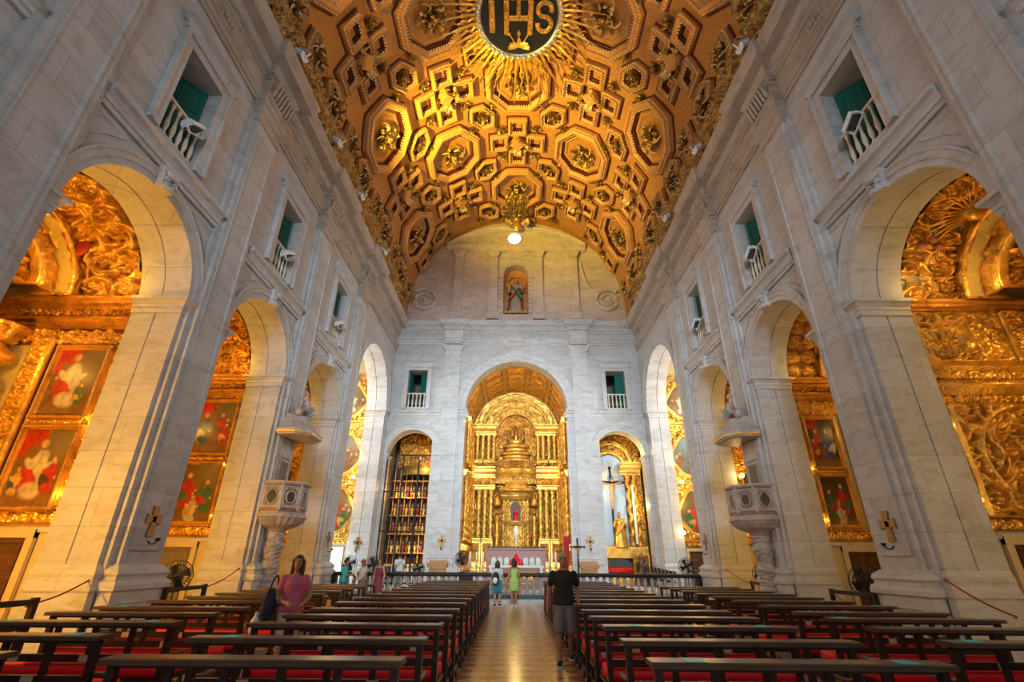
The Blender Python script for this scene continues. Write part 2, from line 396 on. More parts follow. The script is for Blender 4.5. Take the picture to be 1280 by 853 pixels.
# ================================================================== SETTING: floor, walls, vault
XW, XP, XO, YB = 7.85, 7.66, 9.0, 28.6          # wall plane, pilaster face, outer wall plane, back wall
BAYS = [2.83, 8.03, 13.23, 18.43]; PIL = [0.23, 5.43, 10.63, 15.83, 21.03]
def wchild(mb, name, mat, parent, smooth=False, **kw):
    o = mb.build(name, mat, parent, smooth, **kw); o.location = -parent.location; return o

def floor_material():
    m, nt, b = new_mat('floor_marble'); L = nt.links.new
    geo = N(nt, 'ShaderNodeNewGeometry'); sp = N(nt, 'ShaderNodeSeparateXYZ'); L(geo.outputs['Position'], sp.inputs[0])
    mp = N(nt, 'ShaderNodeMapping'); mp.inputs['Rotation'].default_value = (0, 0, pi / 4); mp.inputs['Scale'].default_value = (1, 1, 1)
    L(geo.outputs['Position'], mp.inputs[0])
    ck = N(nt, 'ShaderNodeTexChecker', Scale=3.0)
    ck.inputs['Color1'].default_value = (0.40, 0.20, 0.085, 1); ck.inputs['Color2'].default_value = (0.66, 0.47, 0.27, 1)
    L(mp.outputs[0], ck.inputs['Vector'])
    nz = N(nt, 'ShaderNodeTexNoise', Scale=4.0, Detail=7.0); L(geo.outputs['Position'], nz.inputs['Vector'])
    r = ramp(nt, [(0.3, (0.72, 0.68, 0.62)), (0.6, (1, 1, 1))]); L(nz.outputs['Fac'], r.inputs[0])
    mx = N(nt, 'ShaderNodeMix', data_type='RGBA', blend_type='MULTIPLY'); mx.inputs[0].default_value = 0.8
    L(ck.outputs['Color'], mx.inputs[6]); L(r.outputs[0], mx.inputs[7]); L(mx.outputs[2], b.inputs['Base Color'])
    b.inputs['Roughness'].default_value = 0.2
    return m
M['floor'] = floor_material()
M['floor_side'] = simple('worn_grey_floor', (0.42, 0.37, 0.31), 0.4, 0, 0.2, 2.5)
f = MB(); f.box(-15, 15, -10, 22.0, -0.2, 0.0); struct(f, 'floor', M['floor'])
f = MB()
for s in (-1, 1): f.box(min(s * 0.98, s * 15), max(s * 0.98, s * 15), -10, 21.4, 0.0, 0.006)
struct(f, 'floor_side_paving', M['floor_side'])
f = MB(); f.box(-7.85, 7.85, 21.35, 40, 0.0, 0.2); f.box(-15, -7.85, 22.0, 28.6, 0, 0.012); f.box(7.85, 15, 22.0, 28.6, 0, 0.012)
f.box(-7.85, 7.85, 23.2, 40, 0.2, 0.36); f.box(-3.2, 3.2, 28.2, 40, 0.36, 0.95)
struct(f, 'floor_sanctuary_steps', M['stone'])

# ---- nave walls with real openings
def arch_pts(c, R, zs, n=28):
    return [(c - R * cos(t), zs + R * sin(t)) for t in np.linspace(0, pi, n + 1)]
def wall_face(mb, openings, u0, u1, z0, z1, to3):
    """flat wall in (u,z); openings: ('arch',c,R,zs,zb) or ('rect',ua,ub,za,zb)"""
    us = {u0, u1}; zs = {z0, z1}
    for o in openings:
        if o[0] == 'arch': us |= {o[1] - o[2], o[1] + o[2]}; zs |= {o[4], o[3] + o[2] + 0.02}
        else: us |= {o[1], o[2]}; zs |= {o[3], o[4]}
    us = sorted(u for u in us if u0 <= u <= u1); zs = sorted(z for z in zs if z0 <= z <= z1)
    for a, b in zip(us[:-1], us[1:]):
        for c, d in zip(zs[:-1], zs[1:]):
            um, zm = (a + b) / 2, (c + d) / 2; hole = False
            for o in openings:
                if o[0] == 'arch' and abs(um - o[1]) < o[2] and o[4] < zm < o[3] + o[2] + 0.02: hole = True
                if o[0] == 'rect' and o[1] < um < o[2] and o[3] < zm < o[4]: hole = True
            if not hole: mb.add([to3(a, c), to3(b, c), to3(b, d), to3(a, d)], [(0, 1, 2, 3)])
    for o in openings:
        if o[0] != 'arch': continue
        p = arch_pts(*o[1:4]); zt = o[3] + o[2] + 0.02
        for (a, c), (b, d) in zip(p[:-1], p[1:]):
            mb.add([to3(a, c), to3(b, d), to3(b, zt), to3(a, zt)], [(0, 1, 2, 3)])
def arch_reveal(mb, c, R, zs, zb, to3d, stations):
    """jambs and soffit; stations: (depth, widening)"""
    p = [(c - R, zb)] + arch_pts(c, R, zs) + [(c + R, zb)]
    out = []
    for d, w in stations:
        row = []
        for u, z in p:
            if z <= zs: q = (u + math.copysign(w, u - c), z)
            else:
                l = math.hypot(u - c, z - zs); q = (c + (u - c) * (l + w) / l, zs + (z - zs) * (l + w) / l)
            row.append(to3d(q[0], q[1], d))
        out.append(row)
    mb.grid(np.array(out))
WIN_Z0, WIN_Z1, WIN_HW = 10.15, 12.62, 0.64
for s, side in ((-1, 'left'), (1, 'right')):
    w = MB(); to3 = lambda u, z: (s * XW, u, z); to3d = lambda u, z, d: (s * (XW + d), u, z)
    ops = [('arch', c, 1.75, 7.15, 0.0) for c in BAYS[1:]] + [('arch', 24.88, 2.8, 9.75, 0.0)]
    ops += [('rect', c - WIN_HW, c + WIN_HW, WIN_Z0, WIN_Z1) for c in BAYS]
    wall_face(w, ops, -10, YB, 0, 16.1, to3)
    wall_face(w, ops, -10, 40, 0, 16.1, lambda u, z: (s * XO, u, z))
    st = [(0, 0), (0.56, 0), (0.565, 0.03), (0.60, 0.03), (0.605, 0), (XO - XW, 0)]
    for o in ops:
        if o[0] == 'arch': arch_reveal(w, *o[1:], to3d, st)
        else:
            for a, b_ in (((o[1], o[3]), (o[1], o[4])), ((o[1], o[4]), (o[2], o[4])), ((o[2], o[4]), (o[2], o[3])), ((o[2], o[3]), (o[1], o[3]))):
                w.add([to3d(*a, 0), to3d(*b_, 0), to3d(*b_, XO - XW), to3d(*a, XO - XW)], [(0, 1, 2, 3)])
    struct(w, 'wall_' + side, M['wall'])
# rear (facade) wall with its door and windows
w = MB(); wall_face(w, [('rect', -4.5, 4.5, 8.5, 14.5), ('rect', -3, 3, 0.9, 6.1)], -9, 9, 0, 25, lambda u, z: (u, -9.6, z)); struct(w, 'wall_rear', M['wall'])
# back wall
w = MB(); to3 = lambda u, z: (u, YB, z); to3d = lambda u, z, d: (u, YB + d, z)
bops = [('arch', 0, 3.15, 10.1, 0.0), ('arch', -6.24, 1.46, 7.3, 0.0), ('arch', 6.16, 1.46, 7.3, 0.0),
        ('rect', -6.85, -5.65, 10.15, 12.6), ('rect', 5.65, 6.85, 10.15, 12.6)]
wall_face(w, bops, -XO, XO, 0, 16.0, to3)
for o in bops:
    if o[0] == 'arch': arch_reveal(w, *o[1:], to3d, [(0, 0), (0.45, 0), (0.46, 0.02), (0.49, 0.02), (0.5, 0), (0.9, 0)])
    else:
        for a, b_ in (((o[1], o[3]), (o[1], o[4])), ((o[1], o[4]), (o[2], o[4])), ((o[2], o[4]), (o[2], o[3])), ((o[2], o[3]), (o[1], o[3]))):
            w.add([to3d(*a, 0), to3d(*b_, 0), to3d(*b_, 0.8), to3d(*a, 0.8)], [(0, 1, 2, 3)])
struct(w, 'wall_back', M['wall'])
# attic of the back wall, with niche opening and oculus
w = MB(); wall_face(w, [('arch', -0.06, 0.86, 19.75, 16.75), ('rect', -0.6, 0.36, 22.4, 23.36)], -8, 8, 16.0, 25.0, to3)
arch_reveal(w, -0.06, 0.86, 19.75, 16.75, to3d, [(0, 0), (0.7, 0)])
w.box(-0.92, 0.80, YB, YB + 0.75, 16.70, 16.75)
w.prism([(-0.6 , 22.4), (0.36, 22.4), (0.36, 23.36), (-0.6, 23.36)], (0, YB + 0.12, 0), (1, 0, 0), (0, 0, 1), (0, 1, 0), 0, 0.02)
struct(w, 'wall_attic', M['attic'])
w = MB(); w.box(-0.92, 0.80, YB + 0.7, YB + 0.72, 16.7, 20.7); struct(w, 'wall_niche_ochre_lining', M['niche_ochre'])

# ---- mouldings
PR_CORN = [(0, 0), (0.06, 0), (0.06, 0.12), (0.16, 0.16), (0.16, 0.24), (0.30, 0.36), (0.46, 0.40), (0.46, 0.54), (0.56, 0.66), (0.56, 0.72), (0, 0.78)]
PR_ARCHI = [(0, 0), (0.06, 0), (0.06, 0.14), (0.10, 0.15), (0.10, 0.30), (0.18, 0.36), (0.18, 0.42), (0, 0.44)]
PR_STRING = [(0, 0), (0.07, 0), (0.07, 0.10), (0.11, 0.12), (0.11, 0.22), (0.16, 0.30), (0.24, 0.36), (0.24, 0.44), (0.20, 0.47), (0, 0.5)]
PR_IMP = [(0, 0), (0.04, 0), (0.04, 0.12), (0.06, 0.13), (0.06, 0.20), (0.12, 0.28), (0.17, 0.31), (0.17, 0.38), (0, 0.40)]
PR_BASE = [(0, 0), (0.16, 0), (0.16, 1.02), (0.22, 1.06), (0.22, 1.14), (0.20, 1.20), (0.14, 1.23), (0.14, 1.28), (0.17, 1.33), (0.15, 1.40), (0.05, 1.48), (0, 1.5)]
PR_NAVE = [(0, 0), (.06, 0), (.06, .12), (.16, .16), (.16, .26), (.24, .34), (.24, .44), (.56, .47), (.56, .62), (.61, .66), (.70, .82), (.70, .92), (0, .96)]
def side_run(mb, prof, s, x, y0, y1, z):           # moulding along a nave wall
    A = (-s, 0, 0); mb.sweep([(s * x, y0, z), (s * x, y1, z)], A, ZUP, prof)
def back_run(mb, prof, x0, x1, y, z):
    mb.sweep([(x0, y, z), (x1, y, z)], (0, -1, 0), ZUP, prof)
def around(mb, prof, s, xw, xf, y0, y1, z):
    """moulding that returns round three sides of a pilaster"""
    path = [(s * xw, y0, z), (s * xf, y0, z), (s * xf, y1, z), (s * xw, y1, z)]
    A = [(0, -1, 0), (-s, -1, 0), (-s, 1, 0), (0, 1, 0)]
    mb.sweep(path, A, ZUP, prof)
def bevel_panel(mb, O, A, B, Nn, w, h, t=0.03, f=0.09):
    """raised frame moulding round a sunk panel"""
    O, A, B, Nn = [np.array(q, float) for q in (O, A, B, Nn)]
    c = [(0, 0), (w, 0), (w, h), (0, h)]; ins = lambda d: [(d, d), (w - d, d), (w - d, h - d), (d, h - d)]
    rows = [[O + p[0] * A + p[1] * B + hh * Nn for p in ins(d)] for d, hh in ((0, 0), (0, t), (f * .4, t), (f * .7, t * .4), (f, 0.002))]
    mb.grid(np.array(rows), cv=True)
n_trim = 0
def trim(mb, mat=None, smooth=False):
    global n_trim; n_trim += 1
    return struct(mb, 'trim_%d' % n_trim, mat or M['stone'], smooth)
for s, side in ((-1, 'left'), (1, 'right')):
    for k, c in enumerate(PIL):
        a, b_ = c - 0.575, c + 0.575
        p = MB(); lo, hi = sorted((s * XW, s * XP)); p.box(lo, hi, a, b_, 0, 13.4)
        lo, hi = sorted((s * XW, s * (XW - 0.09))); p.box(lo, hi, a - 0.16, b_ + 0.16, 0, 13.4)
        bevel_panel(p, (s * XP, a + 0.14, 1.75), (0, 1, 0), (0, 0, 1), (-s, 0, 0), b_ - a - 0.28, 11.2, 0.035, 0.08)
        trim(p, M['wall'])
        p = MB(); around(p, PR_BASE, s, XW, XP, a, b_, 0)      # plinth and base
        bevel_panel(p, (s * (XP - 0.16), a + 0.1, 0.25), (0, 1, 0), (0, 0, 1), (-s, 0, 0), b_ - a - 0.2, 0.6, 0.03, 0.06)
        trim(p)
        p = MB()                                                # capital
        around(p, [(0, 0), (0.05, 0.02), (0.05, 0.08), (0.02, 0.1), (0.02, 0.34), (0.08, 0.38), (0.14, 0.50), (0.20, 0.54), (0.20, 0.62), (0, 0.64)], s, XW, XP, a, b_, 13.32)
        around(p, PR_ARCHI, s, XW, XP + 0.02, a, b_, 13.96)
        around(p, [(0, 0), (0.05, 0), (0.05, 0.62), (0, 0.62)], s, XW, XP - 0.02, a, b_, 14.40)
        for q in range(7):                                       # fluted bracket of the frieze
            yy = a + 0.1 + q * (b_ - a - 0.2) / 6
            p.sweep([(s * (XP - 0.06), yy, 14.45), (s * (XP - 0.20), yy, 15.0)], (0, 1, 0), (-s, 0, 0), [(-.05, 0), (.05, 0), (.05, 0.08), (0, .11), (-.05, 0.08)])
        around(p, PR_NAVE, s, XW, XP + .02, a, b_, 15.05)
        trim(p, M['cornice'])
    ends = [-9.5] + [q for c in PIL for q in (c - 0.575, c + 0.575)] + [YB]
    for a, b_ in zip(ends[::2], ends[1::2]):                    # runs between the pilasters
        p = MB(); side_run(p, PR_ARCHI, s, XW, a, b_, 13.96); side_run(p, [(0, 0), (0.03, 0), (0.03, 0.66), (0, 0.66)], s, XW, a, b_, 14.4)
        side_run(p, PR_NAVE, s, XW, a, b_, 15.05)
        if b_ - a > 4 and a > 0:
            cc = (a + b_) / 2                                   # small leaf on the frieze
            for q in range(5): p.ball((s * (XW - 0.05), cc + (q - 2) * 0.13, 14.7 + 0.07 * (q % 2)), (0.05, 0.07, 0.12), 8, 5)
        trim(p, M['cornice'])
        if b_ < 21 and a > -5:                                  # string course under the windows
            p = MB(); side_run(p, PR_STRING, s, XW, a + 0.16, b_ - 0.16, 9.32); trim(p)
    for c in BAYS[1:]:                                          # archivolts, imposts, keystones, spandrels
        p = MB(); t = np.linspace(0, pi, 33); path = np.stack([np.full(33, s * XW), c - 1.75 * np.cos(t), 7.15 + 1.75 * np.sin(t)], -1)
        rad = np.stack([np.zeros(33), -np.cos(t), np.sin(t)], -1)
        p.sweep(path, rad, (-s, 0, 0), [(0, 0), (0, 0.04), (0.14, 0.045), (0.15, 0.07), (0.27, 0.075), (0.31, 0.11), (0.34, 0.11), (0.36, 0)])
        for e in (-1, 1):                                       # impost: along the jamb and its return on the face
            j = c + e * 1.75
            path = [(s * XO, j, 6.78), (s * XW, j, 6.78), (s * XW, j + e * 0.26, 6.78)]
            p.sweep(path, [(0, -e, 0), (-s, -e, 0), (-s, 0, 0)], ZUP, PR_IMP)
            # spandrel frame: curved triangle
            tt = np.linspace(0.32, 1.08, 12)
            arc = [(c + e * 2.28 * cos(q), 7.15 + 2.28 * sin(q)) for q in tt]
            poly = arc + [(c + e * 1.15, 9.22), (c + e * 2.08, 9.22)]
            if poly[0][1] < poly[-1][1]:
                pts = np.array([(s * XW, y, min(z, 9.22)) for y, z in poly]); cen = pts.mean(0)
                inn = pts + (cen - pts) * 0.16
                rows = np.array([pts, pts + np.array((-s * .035, 0, 0)), pts + (inn - pts) * .5 + np.array((-s * .035, 0, 0)), inn])
                p.grid(rows, cv=True)
        trim(p)
        p = MB()                                                # scrolled keystone
        for q in (-1, 1):
            pts = []
            for i in range(22):
                a = i / 21 * 2.6 * pi; r = 0.13 * (1 - i / 26); pts.append((s * (XW - 0.22 - 0.0), c + q * 0.11 + 0.4 * q * r * cos(a), 9.0 + r * sin(a)))
            p.tube(pts, 0.035, 6)
        p.prism([(-0.17, 8.86), (0.17, 8.86), (0.24, 9.34), (-0.24, 9.34)], (s * XW, c, 0), (0, 1, 0), (0, 0, 1), (-s, 0, 0), 0, 0.2)
        p.ball((s * (XW - 0.24), c, 9.2), (0.08, 0.2, 0.1)); p.ball((s * (XW - 0.2), c, 8.88), (0.1, 0.17, 0.08))
        trim(p, smooth=False)
        p = MB()                                                # low base of the piers either side of the arch
        for e in (-1, 1):
            j = c + e * 1.75; pe = min((q for q in PIL), key=lambda q: abs(q - j)); pj = pe - e * 0.575
            path = [(s * XO, j, 0), (s * XW, j, 0), (s * XW, pj, 0)]
            p.sweep(path, [(0, -e, 0), (-s, -e, 0), (-s, 0, 0)], ZUP, [(a * 0.42, z) for a, z in PR_BASE])
        trim(p)
    # transept arch
    c = 24.88; p = MB(); t = np.linspace(0, pi, 41)
    path = np.stack([np.full(41, s * XW), c - 2.8 * np.cos(t), 9.75 + 2.8 * np.sin(t)], -1); rad = np.stack([np.zeros(41), -np.cos(t), np.sin(t)], -1)
    p.sweep(path, rad, (-s, 0, 0), [(0, 0), (0, 0.05), (0.2, 0.05), (0.22, 0.08), (0.4, 0.1), (0.46, 0.14), (0.5, 0.0)])
    for e in (-1, 1):
        j = c + e * 2.8; path = [(s * XO, j, 9.35), (s * XW, j, 9.35), (s * XW, j + e * 0.3, 9.35)]
        p.sweep(path, [(0, -e, 0), (-s, -e, 0), (-s, 0, 0)], ZUP, PR_IMP)
        path = [(s * XO, j, 0), (s * XW, j, 0), (s * XW, j + e * 0.3, 0)]
        p.sweep(path, [(0, -e, 0), (-s, -e, 0), (-s, 0, 0)], ZUP, [(a * 0.42, z) for a, z in PR_BASE])
    trim(p)
# ---- back wall dressings
for x in (-4.08, 4.02):
    p = MB(); p.box(x - 0.5, x + 0.5, YB - 0.2, YB, 0.36, 13.7); p.box(x - 0.95, x + 0.95, YB - 0.08, YB, 0.36, 9.4); trim(p, M['wall'])
    p = MB(); path = [(x - .5, YB, 0), (x - .5, YB - .2, 0), (x + .5, YB - .2, 0), (x + .5, YB, 0)]; AA = [(-1, 0, 0), (-1, -1, 0), (1, -1, 0), (1, 0, 0)]
    sh = lambda z: [(a, b_, c_ + z) for a, b_, c_ in path]
    p.sweep(sh(0.36), AA, ZUP, PR_BASE)
    p.sweep(sh(13.5), AA, ZUP, [(0, 0), (0.05, 0.02), (0.05, 0.08), (0.02, 0.1), (0.02, 0.4), (0.08, 0.45), (0.16, 0.6), (0.2, 0.65), (0.2, 0.78), (0, 0.8)])
    p.sweep(sh(14.4), AA, ZUP, PR_ARCHI); p.sweep(sh(14.8), AA, ZUP, [(0, 0), (0.06, 0), (0.14, 0.5), (0, 0.5)]); p.sweep(sh(15.27), AA, ZUP, PR_CORN)
    trim(p)
p = MB()
for a, b_ in ((-7.85, -4.58), (-3.58, 3.52), (4.52, 7.85)):
    back_run(p, PR_ARCHI, a, b_, YB, 14.4); back_run(p, PR_CORN, a, b_, YB, 15.27)
trim(p)
p = MB(); p.prism([(-0.42, 14.98), (0.42, 14.98), (0.5, 14.83), (0.42, 14.6), (-0.42, 14.6), (-0.5, 14.83)], (-0.05, YB, 0), (1, 0, 0), (0, 0, 1), (0, -1, 0), 0, 0.24)
p.prism([(-0.3, 13.3), (0.3, 13.3), (0.36, 13.95), (-0.36, 13.95)], (-0.05, YB, 0), (1, 0, 0), (0, 0, 1), (0, -1, 0), 0, 0.22); trim(p)
p = MB()
for a, b_ in ((-7.85, -4.58), (-3.58, -3.0), (3.0, 3.52), (4.52, 7.85)): back_run(p, [(q * .7, z * .8) for q, z in PR_STRING], a, b_, YB, 9.55)
trim(p)
for c, R, zs, wd in ((0, 3.15, 10.1, 0.62), (-6.24, 1.46, 7.3, 0.36), (6.16, 1.46, 7.3, 0.36)):
    p = MB(); t = np.linspace(0, pi, 41); path = np.stack([c - R * np.cos(t), np.full(41, YB), zs + R * np.sin(t)], -1); rad = np.stack([-np.cos(t), np.zeros(41), np.sin(t)], -1)
    p.sweep(path, rad, (0, -1, 0), [(0, 0), (0, 0.04), (wd * .45, 0.045), (wd * .5, 0.08), (wd * .85, 0.09), (wd * .9, 0.13), (wd, 0.13), (wd + .02, 0)])
    for e in (-1, 1):
        j = c + e * R; path = [(j, YB + 0.9, zs - 0.36), (j, YB, zs - 0.36), (j + e * (0.45 if R > 2 else 0.2), YB, zs - 0.36)]
        p.sweep(path, [(-e, 0, 0), (-e, -1, 0), (0, -1, 0)], ZUP, [(q * .8, z * .9) for q, z in PR_IMP])
        if R < 2:    # spandrel triangle
            pts = np.array([(c + e * 2.0 * cos(q), YB, zs + 2.0 * sin(q)) for q in np.linspace(.5, 1.05, 8)] + [(c + e * .98, YB, 9.3), (c + e * 1.75, YB, 9.3)])
            pts[:, 2] = np.minimum(pts[:, 2], 9.3); cen = pts.mean(0); inn = pts + (cen - pts) * .2
            p.grid(np.array([pts, pts + np.array((0, -.03, 0)), (pts + inn) / 2 + np.array((0, -.03, 0)), inn]), cv=True)
    trim(p)
# attic order: four pilasters, entablature, segmental pediment, volutes
for x in (-4.05, -1.63, 1.5, 3.95):
    p = MB(); p.box(x - 0.3, x + 0.3, YB - 0.2, YB, 16.3, 21.2); p.box(x - 0.4, x + 0.4, YB - 0.3, YB, 16.25, 16.75)
    p.prism([(-0.3, 0), (0.3, 0), (0.5, 0.5), (-0.5, 0.5)], (x, YB, 21.2), (1, 0, 0), (0, 0, 1), (0, -1, 0), 0, 0.3); trim(p, M['attic'])
p = MB(); back_run(p, [(0, 0), (0.1, 0), (0.1, 0.2), (0.2, 0.3), (0.3, 0.36), (0.3, 0.46), (0, 0.5)], -5.0, 4.9, YB, 21.75)
t = np.linspace(0, pi, 2); Rp = 9.1; a = np.linspace(-0.58, 0.58, 25)
path = np.stack([-0.06 + Rp * np.sin(a), np.full(25, YB), 15.0 + Rp * np.cos(a) - 0.25], -1); rad = np.stack([np.sin(a), np.zeros(25), np.cos(a)], -1)
p.sweep(path, rad, (0, -1, 0), [(-0.3, 0), (-0.3, 0.08), (-0.16, 0.1), (-0.1, 0.2), (0.02, 0.26), (0.04, 0)]); trim(p, M['attic'])
for e in (-1, 1):
    p = MB(); pts = []
    for i in range(60):
        q = i / 59 * 4.6 * pi; r = 0.92 * (1 - i / 66); pts.append((e * (6.3 - 0.06 * e) + e * r * cos(q + 0.8), YB - 0.05, 17.75 + r * sin(q + 0.8)))
    p.tube(pts, np.linspace(0.15, 0.06, 60), 8); p.ball((e * 6.3, YB - 0.05, 17.75), 0.14)
    q = np.linspace(0, 1, 20); p.tube([(e * (5.6 - 1.1 * u ** 0.6), YB - 0.05, 18.5 + 2.3 * u ** 2) for u in q], 0.08, 6)
    p.box(min(e * 4.4, e * 5.6), max(e * 4.4, e * 5.6), YB - 0.06, YB, 16.35, 17.0)
    trim(p, M['attic'])
p = MB(); t = np.linspace(0, pi, 25)   # niche surround of dark and pale voussoirs
for i in range(13):
    q0, q1 = pi * i / 13, pi * (i + 0.86) / 13
    P = [(-0.06 - r * cos(q), 19.75 + r * sin(q)) for r, q in ((0.87, q0), (0.87, q1), (1.1, q1), (1.1, q0))]
    p.prism(P, (0, YB, 0), (1, 0, 0), (0, 0, 1), (0, -1, 0), 0, 0.07)
for e in (-1, 1):
    for i in range(8):
        z = 16.85 + i * 0.34; p.box(-0.06 + min(e * 0.87, e * 1.1), -0.06 + max(e * 0.87, e * 1.1), YB - 0.07, YB, z, z + 0.29)
    p.box(-0.06 + min(e * 0.84, e * 1.2), -0.06 + max(e * 0.84, e * 1.2), YB - 0.14, YB, 19.55, 19.75)
trim(p, M['attic'])
p = MB(); t = np.linspace(0, 2 * pi, 32, endpoint=False); path = np.stack([-0.17 + 0.46 * np.cos(t), np.full(32, YB), 22.88 + 0.46 * np.sin(t)], -1)
p.sweep(path, np.stack([np.cos(t), np.zeros(32), np.sin(t)], -1), (0, -1, 0), [(0, 0), (0, .08), (.1, .1), (.14, 0)], closed=True); trim(p, M['attic'])
ow = MB(); ow.lathe([(0.001, 0), (0.46, 0), (0.46, 0.03), (0.001, 0.03)], 32)
o = struct(ow, 'window_12', M['sky_glass']); o.rotation_euler = (pi / 2, 0, 0); o.location = (-0.17, YB - 0.02, 22.88)

# ---- windows: marble surround, green shutters, balustrade, unlit room behind
n_win = 0
def baluster_prof(h, r): return [(r * .9, 0), (r * .9, h * .06), (r * .5, h * .1), (r, h * .28), (r * .95, h * .36), (r * .5, h * .62), (r * .55, h * .86), (r * .85, h * .92), (r * .85, h)]
def window(O, A, Nn, hw, z0, z1, depth, label, open_far, frame_w=0.3, n_bal=6, bh=0.95):
    """O = centre of the opening on the wall plane, A along the wall, Nn out of the wall into the nave"""
    global n_win; n_win += 1
    O = np.array(O, float); A = np.array(A, float); Nn = np.array(Nn, float)
    root = empty('window_%d' % n_win, tuple(O + np.array((0, 0, z0)))); root['kind'] = 'structure'
    def bx(mb, a0, a1, d0, d1, za, zb):
        mb.prism([(a0, za), (a1, za), (a1, zb), (a0, zb)], O, A, ZUP, Nn, d0, d1)
    p = MB()
    for a0, a1, za, zb in ((-hw - frame_w + .02, -hw, z0 - .09, z1), (hw, hw + frame_w - .02, z0 - .09, z1), (-hw - frame_w + .02, hw + frame_w - .02, z1, z1 + frame_w - .02)):
        bx(p, a0, a1, 0, 0.09, za, zb)
    for a0, a1, za, zb in ((-hw - frame_w, -hw - frame_w + .08, z0 - .1, z1 + frame_w), (hw + frame_w - .08, hw + frame_w, z0 - .1, z1 + frame_w), (-hw - frame_w + .08, hw + frame_w - .08, z1 + frame_w - .08, z1 + frame_w)):
        bx(p, a0, a1, 0, 0.14, za, zb)
    bx(p, -hw - frame_w - .05, hw + frame_w + .05, 0, 0.12, z1 + frame_w, z1 + frame_w + 0.14)
    e0 = O - A * (hw + frame_w + .16) + np.array((0, 0, z1 + frame_w + .14)); e1 = O + A * (hw + frame_w + .16) + np.array((0, 0, z1 + frame_w + .14))
    p.sweep([e0, e1], Nn, ZUP, [(0, 0), (0.10, 0), (0.14, 0.1), (0.28, 0.2), (0.28, 0.28), (0, 0.34)])
    wchild(p, 'surround', M['stone'], root)
    p = MB()
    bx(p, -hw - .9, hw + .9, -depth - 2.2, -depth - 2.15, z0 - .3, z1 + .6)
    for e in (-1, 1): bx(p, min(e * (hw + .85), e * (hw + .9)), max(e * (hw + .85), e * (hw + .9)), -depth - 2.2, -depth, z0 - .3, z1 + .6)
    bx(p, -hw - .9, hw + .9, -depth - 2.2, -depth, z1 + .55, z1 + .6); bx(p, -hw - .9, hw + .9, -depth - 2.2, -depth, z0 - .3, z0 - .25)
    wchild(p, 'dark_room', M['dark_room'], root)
    for e in (-1, 1):                                            # shutters folded into the reveal
        p = MB(); d1 = -0.28; d0 = d1 - (0.52 if e == open_far else 0.50)
        a = e * (hw - 0.035); H = z1 - z0
        # leaf swung part open: a thin panelled board
        ang = math.radians(38 if e == open_far else 80); ca, sa = cos(ang), sin(ang)
        Al = -e * A * ca - Nn * sa; Nl = -e * A * sa + Nn * ca; Ol = O + A * a + Nn * d1
        wl = hw * 0.98
        p.prism([(0, z0 + .03), (wl, z0 + .03), (wl, z1 - .03), (0, z1 - .03)], Ol, Al, ZUP, Nl, -0.02, 0.02)
        for k in range(3):
            zb = z0 + .12 + k * (H - .2) / 3; zt = zb + (H - .2) / 3 - .1
            for dd in (1, -1): bevel_panel(p, Ol + Al * .08 + np.array((0, 0, zb)) + Nl * .02 * dd, Al, ZUP, Nl * dd, wl - .16, zt - zb, 0.018, 0.05)
        wchild(p, 'shutter', M['green'], root)
    p = MB(); bx(p, -hw, hw, -0.16, -0.06, z0 + bh, z0 + bh + .07); bx(p, -hw, hw, -0.16, -0.06, z0, z0 + .05); wchild(p, 'balustrade_rail', M['ivory'], root)
    for k in range(n_bal):
        q = O + A * (-hw + (k + .5) * 2 * hw / n_bal) - Nn * 0.11
        p = MB(); p.lathe(baluster_prof(bh - .05, .06), 10, (q[0], q[1], z0 + .05)); wchild(p, 'baluster', M['ivory'], root, True)
    return root
for s in (-1, 1):
    for c in BAYS:
        window((s * XW, c, 0), (0, 1, 0), (-s, 0, 0), WIN_HW, WIN_Z0, WIN_Z1, XO - XW, '', 1)
for x in (-6.25, 6.25): window((x, YB, 0), (1, 0, 0), (0, -1, 0), 0.6, 10.15, 12.6, 0.8, '', 1, 0.26, 5, 0.9)
# ================================================================== painted and coffered vault
VR, VZ = 7.4, 17.0
def vp(s_, y, h):
    a = np.asarray(s_) / VR; r = VR - np.asarray(h)
    return np.stack([r * np.sin(a), np.asarray(y) + 0 * r, VZ + r * np.cos(a)], -1)
SHALF = pi / 2 * VR
v = MB(); ss = np.linspace(-SHALF, SHALF, 73); yy = np.linspace(-9.6, YB, 40)
S_, Y_ = np.meshgrid(ss, yy, indexing='ij'); v.grid(vp(S_, Y_, 0 * S_))
for e in (-1, 1): v.add([(e * 7.4, -9.6, 15.9), (e * 7.4, YB, 15.9), (e * 7.4, YB, 17), (e * 7.4, -9.6, 17)], [(0, 1, 2, 3)])
struct(v, 'ceiling', M['ceil'], True)
LS, LY = 4.07, 3.93
fr, dk, bd = MB(), MB(), MB()                                   # frames, dark red fillets, pale beads
def inset(poly, d):
    p = np.array(poly); n = len(p); out = []
    for i in range(n):
        a, b, c = p[i - 1], p[i], p[(i + 1) % n]
        e1 = (b - a) / np.linalg.norm(b - a); e2 = (c - b) / np.linalg.norm(c - b)
        n1 = np.array((-e1[1], e1[0])); n2 = np.array((-e2[1], e2[0])); m = n1 + n2
        out.append(b + m * d / max(0.2, (1 + n1 @ n2)))
    return np.array(out)
def subdiv(poly, k=3):
    p = np.array(poly); n = len(p)
    return np.vstack([p[i] + (p[(i + 1) % n] - p[i]) * np.linspace(0, 1, k, endpoint=False)[:, None] for i in range(n)])
def ok(poly): p = np.array(poly); return np.abs(p[:, 0]).max() < SHALF - 0.06 and p[:, 1].max() < YB + 0.3 and p[:, 1].min() > 3.0
